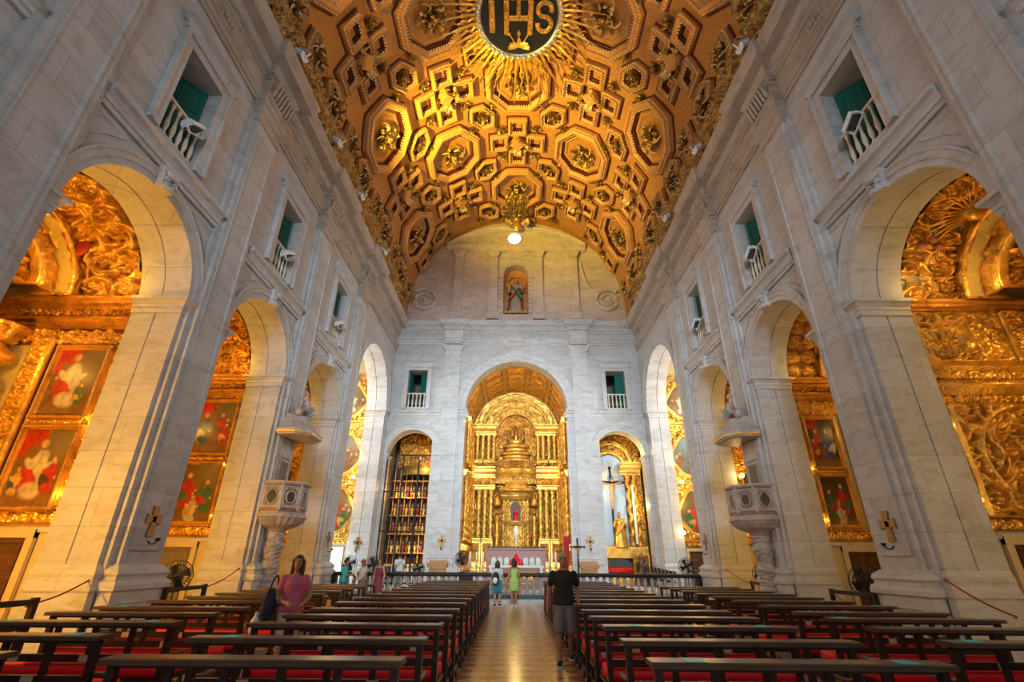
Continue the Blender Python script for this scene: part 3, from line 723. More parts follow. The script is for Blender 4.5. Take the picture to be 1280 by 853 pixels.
def rings(mb, poly, prof):
    rows = [vp(*subdiv(inset(poly, d)).T, h) for d, h in prof]; mb.grid(np.array(rows), cv=True)
def dentils(poly, d, h, step=0.13, size=0.066):
    p = inset(poly, d); n = len(p)
    for i in range(n):
        a, b = p[i], p[(i + 1) % n]; l = np.linalg.norm(b - a); k = max(1, int(l / step))
        for q in range(k):
            m = a + (b - a) * (q + .5) / k; s0 = size / 2; e = (b - a) / l; nn = np.array((-e[1], e[0]))
            V = []
            for hh in (h - .01, h + .045):
                for sx, sy in ((-1, -1), (1, -1), (1, 1), (-1, 1)):
                    pt = m + e * s0 * sx + nn * s0 * sy; V.append(vp(pt[0], pt[1], hh))
            bd.add(np.array(V), [(4, 5, 6, 7), (0, 1, 5, 4), (1, 2, 6, 5), (2, 3, 7, 6), (3, 0, 4, 7)])
def coffer(poly, w=0.40, hgt=0.46, inner=True):
    """raised moulded frame with two bead rows round a sunk field"""
    rings(dk, poly, [(-0.03, 0), (-0.03, 0.05), (0.03, 0.06), (0.05, 0.05)])
    rings(fr, poly, [(0.05, 0), (0.05, hgt * .55), (0.10, hgt * .6), (0.12, hgt * .9), (w * .5, hgt), (w * .62, hgt), (w * .66, hgt * .8), (w * .95, hgt * .62), (w, hgt * .58)])
    rings(dk, poly, [(w, hgt * .6), (w + .05, hgt * .55), (w + .06, hgt * .3), (w + .12, hgt * .28), (w + .13, 0)])
    dentils(poly, 0.075, hgt * .6); dentils(poly, w + .03, hgt * .52)
    if inner:
        rings(fr, poly, [(w + .22, 0), (w + .22, .06), (w + .3, .09), (w + .36, .04), (w + .37, 0)])
def octagon(c, r, rot=pi / 8): return [(c[0] + r * cos(rot + k * pi / 4), c[1] + r * sin(rot + k * pi / 4)) for k in range(8)]
def square(c, r): return [(c[0] - r, c[1] - r), (c[0] + r, c[1] - r), (c[0] + r, c[1] + r), (c[0] - r, c[1] + r)]
def hexagon(c, ux, L=1.02, W=0.66):
    ux = np.array(ux) / np.linalg.norm(ux); uy = np.array((-ux[1], ux[0]))
    return [tuple(np.array(c) + ux * a + uy * b) for a, b in ((L, 0), (L * .45, W), (-L * .45, W), (-L, 0), (-L * .45, -W), (L * .45, -W))]
octs, crosses, hexs, knots = [], [], [], []
for i in range(-2, 3):
    for j in range(-3, 4):
        c = (i * LS, 17.0 + j * LY)
        if abs(c[0]) > SHALF: continue
        if (i + j) % 2 == 0: octs.append(c)
        else: crosses.append(c)
MED = (0.0, 13.25)
for c in octs:
    p = octagon(c, 1.93)
    if ok(p): coffer(p)
for c in crosses:
    if abs(c[0]) < 0.1 and abs(c[1] - 13.07) < 0.3: continue     # the medallion hangs here
    for dx, dy in ((1, 0), (-1, 0), (0, 1), (0, -1)):
        p = square((c[0] + dx * 1.10, c[1] + dy * 1.10), 0.60)
        if ok(p): coffer(p, 0.24, 0.38, False)
for i in range(-3, 3):
    for j in range(-3, 4):
        c = ((i + .5) * LS, 17.0 + (j + .5) * LY)
        if abs(c[0]) > 9.3: continue
        d = (1, 1) if (i + j) % 2 else (1, -1)
        p = hexagon(c, d)
        if ok(p): coffer(p, 0.22, 0.36, False); hexs.append(c)
        for sg in (-1, 1):
            k = (c[0] + sg * .98 * d[0] , c[1] + sg * .98 * d[1])
            if abs(k[0]) < SHALF - .3 and 4 < k[1] < YB - .3: knots.append(k)
        for sg in (-1, 1):
            k = (c[0] + sg * .72 * d[0], c[1] - sg * .72 * d[1])
            if abs(k[0]) < SHALF - .3 and 4 < k[1] < YB - .3: knots.append(k)
# tall hexagons along the springing and a plain frieze
for e in (-1, 1):
    for j in range(-3, 4):
        c = (e * 10.62, 17.0 + (j + 0.0) * LY); 
        p = [(c[0] - .5, c[1] - .5), (c[0], c[1] - .95), (c[0] + .5, c[1] - .5), (c[0] + .5, c[1] + .5), (c[0], c[1] + .95), (c[0] - .5, c[1] + .5)]
        if ok(p): coffer(p, 0.2, 0.36, False)
        c = (e * 10.75, 17.0 + (j + 0.5) * LY); p = square(c, 0.6)
        if ok(p): coffer(p, 0.24, 0.36, False)
for mb, nm, mt in ((fr, 'ceiling_coffer_frame_moulding', 'ceil_frame'), (dk, 'ceiling_dark_red_moulding', 'ceil_dark'), (bd, 'ceiling_bead_moulding', 'bead')):
    struct(mb, nm, M[mt])

# ---- carved bosses hung on the vault
def leaf(mb, p0, d, up, L, W, curl, n=7):
    """one carved acanthus leaf with a midrib"""
    d = np.array(d, float) / np.linalg.norm(d); up = np.array(up, float); sd = np.cross(d, up); rows = []
    for i in range(n):
        u = i / (n - 1); wd = W * (sin(pi * min(1, u * .86 + .12)) ** .8) * (1 + .18 * cos(u * 22)); a = curl * u
        c = np.array(p0) + d * L * sin(a) / max(curl, .01) + up * L * (1 - cos(a)) / max(curl, .01)
        rows.append([c - sd * wd, c - sd * wd * .45 + up * .03, c + up * .015, c + sd * wd * .45 + up * .03, c + sd * wd])
    mb.grid(np.array(rows)); return mb
def rosette_mb(R, nl, seed, berries=6, drop=0.25):
    """hangs towards -z"""
    rng = random.Random(seed); mb = MB()
    for ring, (rr, nn, cu) in enumerate(((1, nl, 1.1), (.68, nl - 1, 1.6), (.42, max(3, nl - 2), 2.0))):
        for k in range(nn):
            a = 2 * pi * (k + .5 * ring) / nn + rng.uniform(-.15, .15)
            leaf(mb, (0, 0, -.03 - .06 * ring), (cos(a), sin(a), 0), (0, 0, -1), R * rr * rng.uniform(.85, 1.1), R * .24, cu)
    for k in range(berries):
        a = rng.uniform(0, 6.28); mb.ball((cos(a) * R * .18, sin(a) * R * .18, -drop * rng.uniform(.6, 1.1)), R * .11, 8, 6)
    mb.ball((0, 0, -drop), (R * .16, R * .16, R * .22), 10, 8)
    return mb
def seat_on_vault(o, s_, y, h=0.0, spin=0.0):
    a = s_ / VR; o.location = tuple(vp(s_, y, h)); o.rotation_euler = (Matrix.Rotation(a, 4, 'Y') @ Matrix.Rotation(spin, 4, 'Z')).to_euler()
rng = random.Random(4)
small = [rosette_mb(0.40, 6, 11 + k).build('leaf_rosette', M['boss'], None, False) for k in range(2)]
done = [False] * 2
for q, (a, b) in enumerate(sorted(set((round(a, 2), round(b, 2)) for a, b in knots if not (abs(a) < 2.2 and abs(b - 13.2) < 2.2)))):
    k = q % 2
    if not done[k]: o = small[k]; done[k] = True
    else: o = small[k].copy(); COL.objects.link(o)
    seat_on_vault(o, a, b, 0.02, rng.uniform(0, 6.28))
    tag(o, 'small dark gilded leaf cluster nailed at a corner between two coffers of the vault', 'ceiling ornament', 'small leaf clusters between the coffers')
def where(s_, y):
    sd = 'crown of the vault' if abs(s_) < 1 else ('%s slope of the vault' % ('left' if s_ < 0 else 'right'))
    if abs(s_) > 6: sd = '%s edge of the vault' % ('left' if s_ < 0 else 'right')
    row = int(round((YB - y) / 1.96)); names = ['first', 'second', 'third', 'fourth', 'fifth', 'sixth', 'seventh', 'eighth', 'ninth', 'tenth', 'eleventh', 'twelfth', 'thirteenth']
    return sd, names[min(row, 12)]
big = empty('octagon_boss')
def make_oct_boss(seed, R=0.85):
    root = empty('octagon_boss')
    rosette_mb(R, 8, seed, 8, .4).build('acanthus_leaf_cluster', M['boss'], root)
    mb = MB(); r_ = random.Random(seed)
    for k in range(14):
        a = r_.uniform(0, 6.28); rr = r_.uniform(.2, .75) * R; mb.ball((rr * cos(a), rr * sin(a), -.1 - .2 * r_.random()), (.09, .08, .11), 8, 6)
    for k in range(5):
        a = k * 1.256; pts = [(cos(a + .5 * sin(3 * u)) * R * (.3 + .6 * u), sin(a + .5 * sin(3 * u)) * R * (.3 + .6 * u), -.12 - .22 * sin(3 * u)) for u in np.linspace(0, 1, 9)]
        mb.tube(pts, np.linspace(.07, .03, 9), 6)
    mb.build('fruit_garland', M['boss_pale'], root)
    return root
bpy.data.objects.remove(big)
protos = [make_oct_boss(31), make_oct_boss(32)]
def put(protos_, used, k, s_, y, h, spin, label, cat, group):
    o = protos_[k] if not used[k] else copy_tree(protos_[k]); used[k] = True
    seat_on_vault(o, s_, y, h, spin); tag(o, label, cat, group)
used = [False, False]
for q, c in enumerate(octs):
    if not ok(octagon(c, 1.93)): continue
    sd, rw = where(*c); put(protos, used, q % 2, c[0], c[1], 0.02, rng.uniform(0, 6.28), 'large foliage boss in an octagon coffer, %s, %s row from end' % (sd, rw), 'ceiling boss', 'foliage bosses of the octagon coffers')
def make_cross_boss(seed):
    root = empty('cross_boss')
    mb = MB(); mb.cbox((0, 0, -.22), (.62, .62, .5), Matrix.Rotation(pi / 4, 3, 'Z')); mb.cbox((0, 0, -.5), (.5, .5, .08), Matrix.Rotation(pi / 4, 3, 'Z')); mb.build('pendant_block', M['ceil_frame'], root)
    for k in range(4):
        a = k * pi / 2 + pi / 4 * 0; d = (cos(a), sin(a), 0)
        mb = MB()
        for e in (-.5, 0, .5): leaf(mb, (d[0] * .3, d[1] * .3, -.3 - .1 * abs(e)), (cos(a + e), sin(a + e), -.1), (0, 0, -1), .5, .12, 1.3)
        mb.ball((d[0] * .46, d[1] * .46, -.36), (.11, .11, .13), 10, 7)
        mb.build('leaf_spray', M['boss_pale'] if k % 2 else M['boss'], root)
    return root
cp = [make_cross_boss(5)]; used = [False]
for c in crosses:
    if not (4 < c[1] < YB - .5) or abs(c[0]) > 9 or (abs(c[0]) < .1 and abs(c[1] - 13.07) < .3): continue
    sd, rw = where(*c); put(cp, used, 0, c[0], c[1], 0, 0, 'square pendant with leaf sprays, %s, %s row from end' % (sd, rw), 'ceiling boss', 'pendants of the coffer crosses')
hp = [rosette_mb(0.5, 7, 77, 7, .22).build('hexagon_boss', M['boss'], None)]; used = [False]
for c in hexs:
    if abs(c[0]) < 2.2 and abs(c[1] - 13.2) < 2.4: continue
    o = hp[0] if not used[0] else hp[0].copy()
    if used[0]: COL.objects.link(o)
    used[0] = True; seat_on_vault(o, c[0], c[1], 0.02, rng.uniform(0, 6))
    sd, rw = where(*c); tag(o, 'gilded flower inside the long hexagon coffer of the painted vault', 'ceiling boss', 'flowers of the hexagon coffers')
# carved cherub foliage along both springings
for e in (-1, 1):
    for j in range(-3, 4):
        for k, off in ((0, 0.0), (1, .5)):
            y = 17.0 + (j + off) * LY
            if not 5 < y < YB - 0.4: continue
            o = copy_tree(protos[k]); o.name = 'springing_carving'; seat_on_vault(o, e * (10.85 if k else 11.05), y, 0.12, rng.uniform(0, 6.28)); o.scale = (.75, .75, .9)
            sd, rw = where(e * 10.8, y)
            tag(o, 'gilded fruit carving, %s, %s row from end' % (sd, ('half bay past the ' if k else '') + rw), 'ceiling ornament', 'carvings along the springing')
for e in (-1, 1):                                                # carved frieze along the foot of the vault
    mb = MB(); sv = np.linspace(0, 1.55, 60); yv = np.linspace(3, YB - .05, 640); SV, YV = np.meshgrid(sv, yv, indexing='ij'); H = relief(YV, SV, 26, 1.55, 50 + (e > 0), .62, False, 6)
    ang = np.minimum((SHALF - .55 + SV) / VR, pi / 2); dz = np.maximum(SHALF - .55 + SV - SHALF, 0); r = VR - .02 - (.30 * H * np.clip(SV * 5, 0, 1))
    mb.grid(np.stack([e * r * np.sin(ang), YV, VZ + r * np.cos(ang) - dz], -1), h=H)
    tag(mb.build('carved_frieze', M['boss_ground'], None, True, h=True), 'gilded carved frieze along the %s foot of the vault above the cornice' % ('left' if e < 0 else 'right'), 'ceiling ornament')
# big carved cartouche over the end wall
root = empty('carved_cartouche', tuple(vp(0, 26.9, .1))); tag(root, 'large gilded carved cartouche at the far end of the vault above the round window', 'cartouche')
mb = MB()
U, W_ = np.meshgrid(np.linspace(0, 2.4, 60), np.linspace(0, 2.6, 60), indexing='ij'); H = relief(U, W_, 2.4, 2.6, 9, .42)
env = np.clip(1.25 - (((U - 1.2) / 1.2) ** 2 + ((W_ - 1.3) / 1.3) ** 2), 0, 1) ** .5
P = vp(U - 1.2, 25.5 + W_, .05 + .5 * H * env); mb.grid(P - np.array(root.location), h=H); mb.build('scrollwork', M['boss'], root, True)
mb = MB(); mb.ball((0, .9, -.8), (.3, .2, .42)); mb.ball((0, .8, -.35), (.24, .2, .2)); mb.build('coat_of_arms', M['gold_plain'], root, True)
for e in (-1, 1):
    mb = MB()
    for k in range(4): leaf(mb, (e * .3, .9, -.6), (e, .1, .5 - .4 * k), (0, -1, 0), .7, .13, .8)
    mb.build('wing', M['boss_pale'], root)

# ---- sunburst medallion with the monogram
CM = (0.02, 13.3, 23.55)
root = empty('sunburst_medallion', CM); tag(root, 'gilded sunburst medallion with IHS letters on a black disc under the vault', 'medallion')
mb = MB(); mb.lathe([(0.001, 0.06), (1.72, 0.06), (1.72, 0.0), (1.70, -.05), (0.001, -.05)], 48); mb.build('black_disc', M['ihs_black'], root)
mb = MB(); t = np.linspace(0, 2 * pi, 96, endpoint=False); path = np.stack([1.84 * np.cos(t), 1.84 * np.sin(t), np.zeros(96)], -1)
mb.sweep(path, np.stack([np.cos(t), np.sin(t), 0 * t], -1), (0, 0, -1), [(-.14, -.1), (-.14, .05), (-.06, .12), (.06, .12), (.14, .04), (.14, -.1)], closed=True)
for k in range(44):
    a = 2 * pi * k / 44; mb.ball((1.84 * cos(a), 1.84 * sin(a), -.13), (.10, .10, .07), 8, 6)
mb.build('silver_rim', M['silver'], root, True)
for k in range(64):                                              # straight and wavy rays by turns
    a = 2 * pi * (k + .5) / 64; L_ = (2.5, 1.8, 2.9, 2.0)[k % 4] * (1 - .36 * abs(cos(a))); wavy = k % 2
    mb = MB(); n = 14; u = np.linspace(0, 1, n); r0 = 1.95; off = (.045 * np.sin(u * 6 * pi) if wavy else 0 * u); wd = .08 * (1 - .75 * u)
    ca, sa = cos(a), sin(a); P = []
    for q in range(n):
        r = r0 + L_ * u[q]; z = min(-.02, VZ + math.sqrt(VR ** 2 - (CM[0] + r * ca) ** 2) - .62 - CM[2])
        P.append([(r * ca - (off[q] + b) * sa, r * sa + (off[q] + b) * ca, z + c_) for b, c_ in ((-wd[q], 0), (0, -.05), (wd[q], 0), (0, .03))])
    mb.grid(np.array(P), cv=True, capu=True); mb.build('ray', M['gold_plain'], root)
def stroke(pts, w, name):
    mb = MB(); p = np.array([(x, y, 0) for x, y in pts]); T = np.gradient(p, axis=0); T /= np.linalg.norm(T, axis=1)[:, None]; Nn = np.stack([-T[:, 1], T[:, 0], 0 * T[:, 0]], -1)
    mb.sweep(p, Nn, (0, 0, -1), [(-w / 2, .05), (-w / 2, .13), (-w / 4, .17), (w / 4, .17), (w / 2, .13), (w / 2, .05)])
    l = 0
    for a, b in zip(p[:-1], p[1:]):
        l += np.linalg.norm(b - a)
        if l > .14:
            l = 0; m = (a + b) / 2; mb.ball((m[0], m[1], -.18), (.075, .075, .06), 8, 6)
    return mb.build(name, M['gold_plain'], root, True)
# seen from below with the altar ahead the letters read left to right along +x and stand with their tops towards the door (-y)
ln = lambda a, b, k=14: [(a[0] + (b[0] - a[0]) * u, a[1] + (b[1] - a[1]) * u) for u in np.linspace(0, 1, k)]
stroke(ln((-1.2, -.75), (-1.2, .62)), .26, 'letter')
mbs = [ln((-.56, -.75), (-.56, .72)), ln((.5, -.75), (.5, .72)), ln((-.45, .0), (.4, .0), 9)]
for q in mbs: stroke(q, .24, 'letter_stroke')
stroke(ln((-.03, .0), (-.03, -1.25)), .2, 'cross_upright'); stroke(ln((-.42, -.85), (.36, -.85), 8), .18, 'cross_arm')
stroke([(1.12 - .30 * sin(u), -.2 * 0 - .36 - .0 - .30 * cos(u) * 1.0) for u in np.linspace(-1.9, pi, 16)] + [(1.12 + .30 * sin(u), .26 - .32 * cos(u)) for u in np.linspace(0.25, 4.9, 18)], .2, 'letter')
for e in (-.32, 0, .32):
    mb = MB(); mb.tube([(e * .35, 1.25, -.1), (e * 1.5, .62, -.12)], .035, 6); mb.tube([(e * 1.4, .7, -.12), (e * 1.62, .5, -.12)], [.1, .005], 6); mb.build('nail', M['gold_plain'], root)
mb = MB()
for k in range(7): leaf(mb, (0, 1.3, -.08), (sin((k - 3) * .5), -.4 * cos((k - 3) * .5) + .1, 0), (0, 0, -1), .55, .1, .6)
mb.build('acanthus_spray', M['gold_plain'], root)
mb = MB(); mb.tube([(0, 0, .05), (0, 0, 24.35 - CM[2])], .05, 8); mb.build('hanging_rod', M['iron'], root)
# ================================================================== side chapels
def npnoise(U, V, seed, f=3.0, oct_=4):
    """smooth value noise for paint variation"""
    rng = np.random.RandomState(seed); out = np.zeros_like(U); amp = 1.0; tot = 0
    for o in range(oct_):
        g = rng.rand(40, 40); x = (U * f) % 39; y = (V * f) % 39
        i = np.floor(x).astype(int); j = np.floor(y).astype(int); a = x - i; b = y - j; a = a * a * (3 - 2 * a); b = b * b * (3 - 2 * b)
        out += amp * ((g[i, j] * (1 - a) + g[i + 1, j] * a) * (1 - b) + (g[i, j + 1] * (1 - a) + g[i + 1, j + 1] * a) * b)
        tot += amp; amp *= .5; f *= 2.1
    return out / tot
def paint(w, h, seed, bg, figs, drape=None, sky=None, res=0.022):
    """colours of an oil painting: loose figures in robes before a dark ground"""
    nu, nv = max(20, int(w / res)), max(20, int(h / res))
    U, V = np.meshgrid(np.linspace(0, 1, nu), np.linspace(0, 1, nv), indexing='ij')
    n1 = npnoise(U, V, seed, 3.0); n2 = npnoise(U * 3, V * 3, seed + 1, 5.0)
    C = np.array(bg)[None, None] * (0.5 + 0.9 * n1[..., None])
    if sky is not None:
        k = .35 * np.clip((V - .45) * 3, 0, 1) * np.clip(1.2 - abs(U - sky[1]) * 2.2, 0, 1); C = C * (1 - k[..., None]) + k[..., None] * np.array(sky[0]) * (.7 + .6 * n1[..., None])
    k = np.clip((.2 - V) * 9, 0, 1)[..., None]; C = C * (1 - k) + k * np.array((.20, .10, .035)) * (.6 + .8 * n2[..., None])
    asp = h / w
    def blob(u, v, ru, rv, col, rot=0., soft=.18, fold=0.0):
        nonlocal C
        du = (U - u); dv = (V - v) * asp; a = du * cos(rot) + dv * sin(rot); b = -du * sin(rot) + dv * cos(rot)
        d = np.sqrt((a / ru) ** 2 + (b / (rv * asp)) ** 2) + .35 * (n2 - .5)
        k = np.clip((1 - d) / soft, 0, 1)[..., None]
        sh = (1 + .35 * fold * np.sin(a / ru * 5 + 9 * n1 + 3 * b))[..., None] * (.45 + .95 * n2[..., None])
        C = C * (1 - k) + k * np.array(col) * sh
    if drape: blob(drape[1], .93, .30, .16, drape[0], .4, .2, .35); blob(drape[1] + .12, .78, .1, .2, drape[0], .2, .2, .35)
    r_ = random.Random(seed)
    figs = [(r_.uniform(.1, .9), r_.uniform(.3, .5), r_.uniform(.5, .75), (.16, .08, .04), (.20, .12, .05)) for _ in range(4)] + list(figs)
    for u, v, s_, robe, cloak in figs:
        blob(u, v - .02 * s_, .13 * s_, .22 * s_, robe, .1, .15, .3)
        blob(u + .05 * s_, v - .10 * s_, .11 * s_, .16 * s_, cloak, -.5, .15, .35)
        blob(u - .10 * s_, v + .03 * s_, .035 * s_, .09 * s_, robe, .9, .2)
        blob(u, v + .235 * s_, .07 * s_, .05 * s_, (.42, .24, .07), 0, .6)
        blob(u - .03 * s_, v - .17 * s_, .15 * s_, .08 * s_, robe, .3, .3, .4)
        blob(u + .11 * s_, v + .06 * s_, .05 * s_, .07 * s_, robe, -.7, .25)
        blob(u, v + .235 * s_, .042 * s_, .042 * s_, (.62, .38, .25), 0, .2)
        blob(u - .13 * s_, v - .02 * s_, .025 * s_, .02 * s_, (.58, .34, .22))
    return U, V, np.clip(C, 0, 1)
def framed_painting(O, A, Nn, w, h, seed, bg, figs, label, drape=None, sky=None, fw=0.10, group=None, name='framed_painting'):
    O = np.array(O, float); A = np.array(A, float); Nn = np.array(Nn, float)
    root = empty(name, tuple(O)); tag(root, label, 'painting', group)
    U, V, C = paint(w, h, seed, bg, figs, drape, sky)
    mb = MB(); P = O + U[..., None] * w * A + V[..., None] * h * ZUP + .03 * Nn; mb.grid(P, c=C.reshape(-1, 3))
    wchild(mb, 'canvas', M['canvas'], root, True, col=True)
    mb = MB(); c = lambda d, hh: [O + x * A + z * ZUP + hh * Nn for x, z in ((-d, -d), (w + d, -d), (w + d, h + d), (-d, h + d))]
    mb.grid(np.array([c(-.01, .03), c(0, .06), c(.02, .05), c(.03, .11), c(fw * .7, .12), c(fw * .8, .07), c(fw, .09), c(fw, 0)]), cv=True)
    k = max(6, int((w + h) / .07))
    for q in range(k):                                            # beaded outer edge
        for e in (0, 1):
            x = q / k * (w + 2 * fw) - fw; p = O + x * A + (-fw * .45 if e == 0 else h + fw * .45) * ZUP + .12 * Nn; mb.ball(p, .026, 6, 4)
            z = q / k * (h + 2 * fw) - fw; p = O + (-fw * .45 if e == 0 else w + fw * .45) * A + z * ZUP + .12 * Nn; mb.ball(p, .026, 6, 4)
    wchild(mb, 'gilt_frame', M['gold_plain'], root)
    return root
R_, G_, B_, W_c, Y_, D_ = (.42, .03, .02), (.05, .14, .06), (.04, .07, .20), (.55, .46, .33), (.55, .33, .08), (.07, .04, .03)
CW, CD, RV = 1.92, 4.4, 1.92                                     # chapel half width, depth, vault radius
def run3(mb, prof, O, A, Nn, w, z):
    O = np.array(O, float); mb.sweep([O + z * ZUP, O + w * np.array(A) + z * ZUP], Nn, ZUP, prof)
def vault_carving(mb, s, c, x0, x1, t0, t1, depth, seed, sp, res=0.026, zc=7.15, r=RV, rosettes=False):
    """relief on the barrel over a chapel; t runs from the far springing (0) over the top (pi)"""
    L_ = (t1 - t0) * r; W_ = x1 - x0; nu, nv = int(W_ / res), int(L_ / res)
    U, V = np.meshgrid(np.linspace(0, W_, nu), np.linspace(0, L_, nv), indexing='ij')
    if rosettes:
        H = .12 + 0 * U; k = .52
        iu = (U / k) % 1 - .5; iv = (V / k) % 1 - .5; rr = np.sqrt(iu ** 2 + iv ** 2) / .48; th = np.arctan2(iv, iu)
        H = np.where(rr < 1, np.clip(1 - rr ** 2, 0, 1) ** .5 * (.72 + .28 * np.cos(7 * th + 6 * rr)) + .2 * np.exp(-(rr / .2) ** 2), .08)
    else: H = relief(U, V, W_, L_, seed, sp * .85, False)
    t = t0 + V / r; rad = r - depth * H
    P = np.stack([s * (XO + x0 + U), c + rad * np.cos(t), zc + rad * np.sin(t)], -1); mb.grid(P, h=H)
def arch_band(mb, s, c, x, r0, r1, th, zc, seed=0, carved_=True, n=64, t1=pi):
    """flat arch ring facing the nave, at depth x"""
    t = np.linspace(0, t1, n); rr = np.linspace(r1, r0, 9)
    T, Rr = np.meshgrid(t, rr, indexing='ij'); e = np.minimum(Rr - r1, r0 - Rr) / (r0 - r1)
    H = relief(T * r0, Rr - r1, t1 * r0, r0 - r1, seed, (r0 - r1) * .8, False) * np.clip(e * 8, 0, 1) if carved_ else 0 * T
    mb.grid(np.stack([s * (XO + x - .10 * H), c + Rr * np.cos(T), zc + Rr * np.sin(T)], -1), h=H)
    for q in (r0, r1):
        path = np.stack([np.full(n, s * (XO + x)), c + q * np.cos(t), zc + q * np.sin(t)], -1); rad = np.stack([0 * t, np.cos(t), np.sin(t)], -1)
        mb.sweep(path, rad, (-s, 0, 0), [(-.04, -th), (-.04, .08), (0, .12), (.04, .08), (.04, -th)])
def twisted_column(mb, x, y, z0, z1, r, seed=0, turns=4.5, n=20, amp=1.0):
    """salomonic column wound with vine"""
    h = z1 - z0; m = int(h / .035)
    z = np.linspace(0, h, m); t = np.linspace(0, 2 * pi, n, endpoint=False); Z, T = np.meshgrid(z, t, indexing='ij')
    ph = Z / h * turns * 2 * pi
    rad = r * (.84 + amp * .16 * np.cos(T - ph) + .10 * np.abs(np.cos(2 * T + 1.7 * ph)) + .07 * np.cos(5 * T + 3 * ph) * np.cos(Z / r * 5))
    e = np.minimum(Z, h - Z); rad = np.where(e < .1, r * .95, rad)
    mb.grid(np.stack([x + rad * np.cos(T) + .25 * amp * r * np.cos(ph) * (e > .1), y + rad * np.sin(T) + .25 * amp * r * np.sin(ph) * (e > .1), z0 + Z], -1), cv=True, capu=True)
    mb.lathe([(r * 1.25, 0), (r * 1.25, .06), (r * 1.0, .1), (r * 1.1, .14), (r * .9, .18)], n, (x, y, z0))
    mb.lathe([(r * .85, -.36), (r * 1.0, -.30), (r * .95, -.26), (r * 1.15, -.1), (r * 1.45, -.03), (r * 1.45, 0)], n, (x, y, z1), mod=lambda t, z: 1 + .10 * np.cos(8 * t) * (z < -.02))
names_bay = {0: 'nearest', 1: 'second', 2: 'third'}
def chapel_shell(s, c, k, top=7.15, hw=CW, far=CW, r=2.02):
    x0, x1 = s * XO, s * (XO + CD)
    for y, nm in ((c - hw - .02, 'near'), (c + far + .02, 'far')):
        w = MB(); w.box(min(x0, x1), max(x0, x1), *sorted((y, y + math.copysign(.05, y - c))), 0, top + .1); struct(w, 'wall_chapel_%d_%s' % (k, nm), M['plaster'])
    w = MB(); w.box(min(x1, x1 + s * .05), max(x1, x1 + s * .05), c - hw - .05, c + far + .05, 0, top + 3); struct(w, 'wall_chapel_%d_end' % k, M['plaster'])
    w = MB(); t = np.linspace(0, pi, 25); w.grid(np.stack([np.stack([np.full(25, x), c + r * np.cos(t), top + r * np.sin(t)], -1) for x in (x0, x1)]))
    struct(w, 'ceiling_chapel_%d' % k, M['plaster'])
FRIEZE = [(0, 0), (.05, 0), (.05, .05), (.10, .08), (.10, .14), (.18, .20), (.18, .26), (0, .3)]
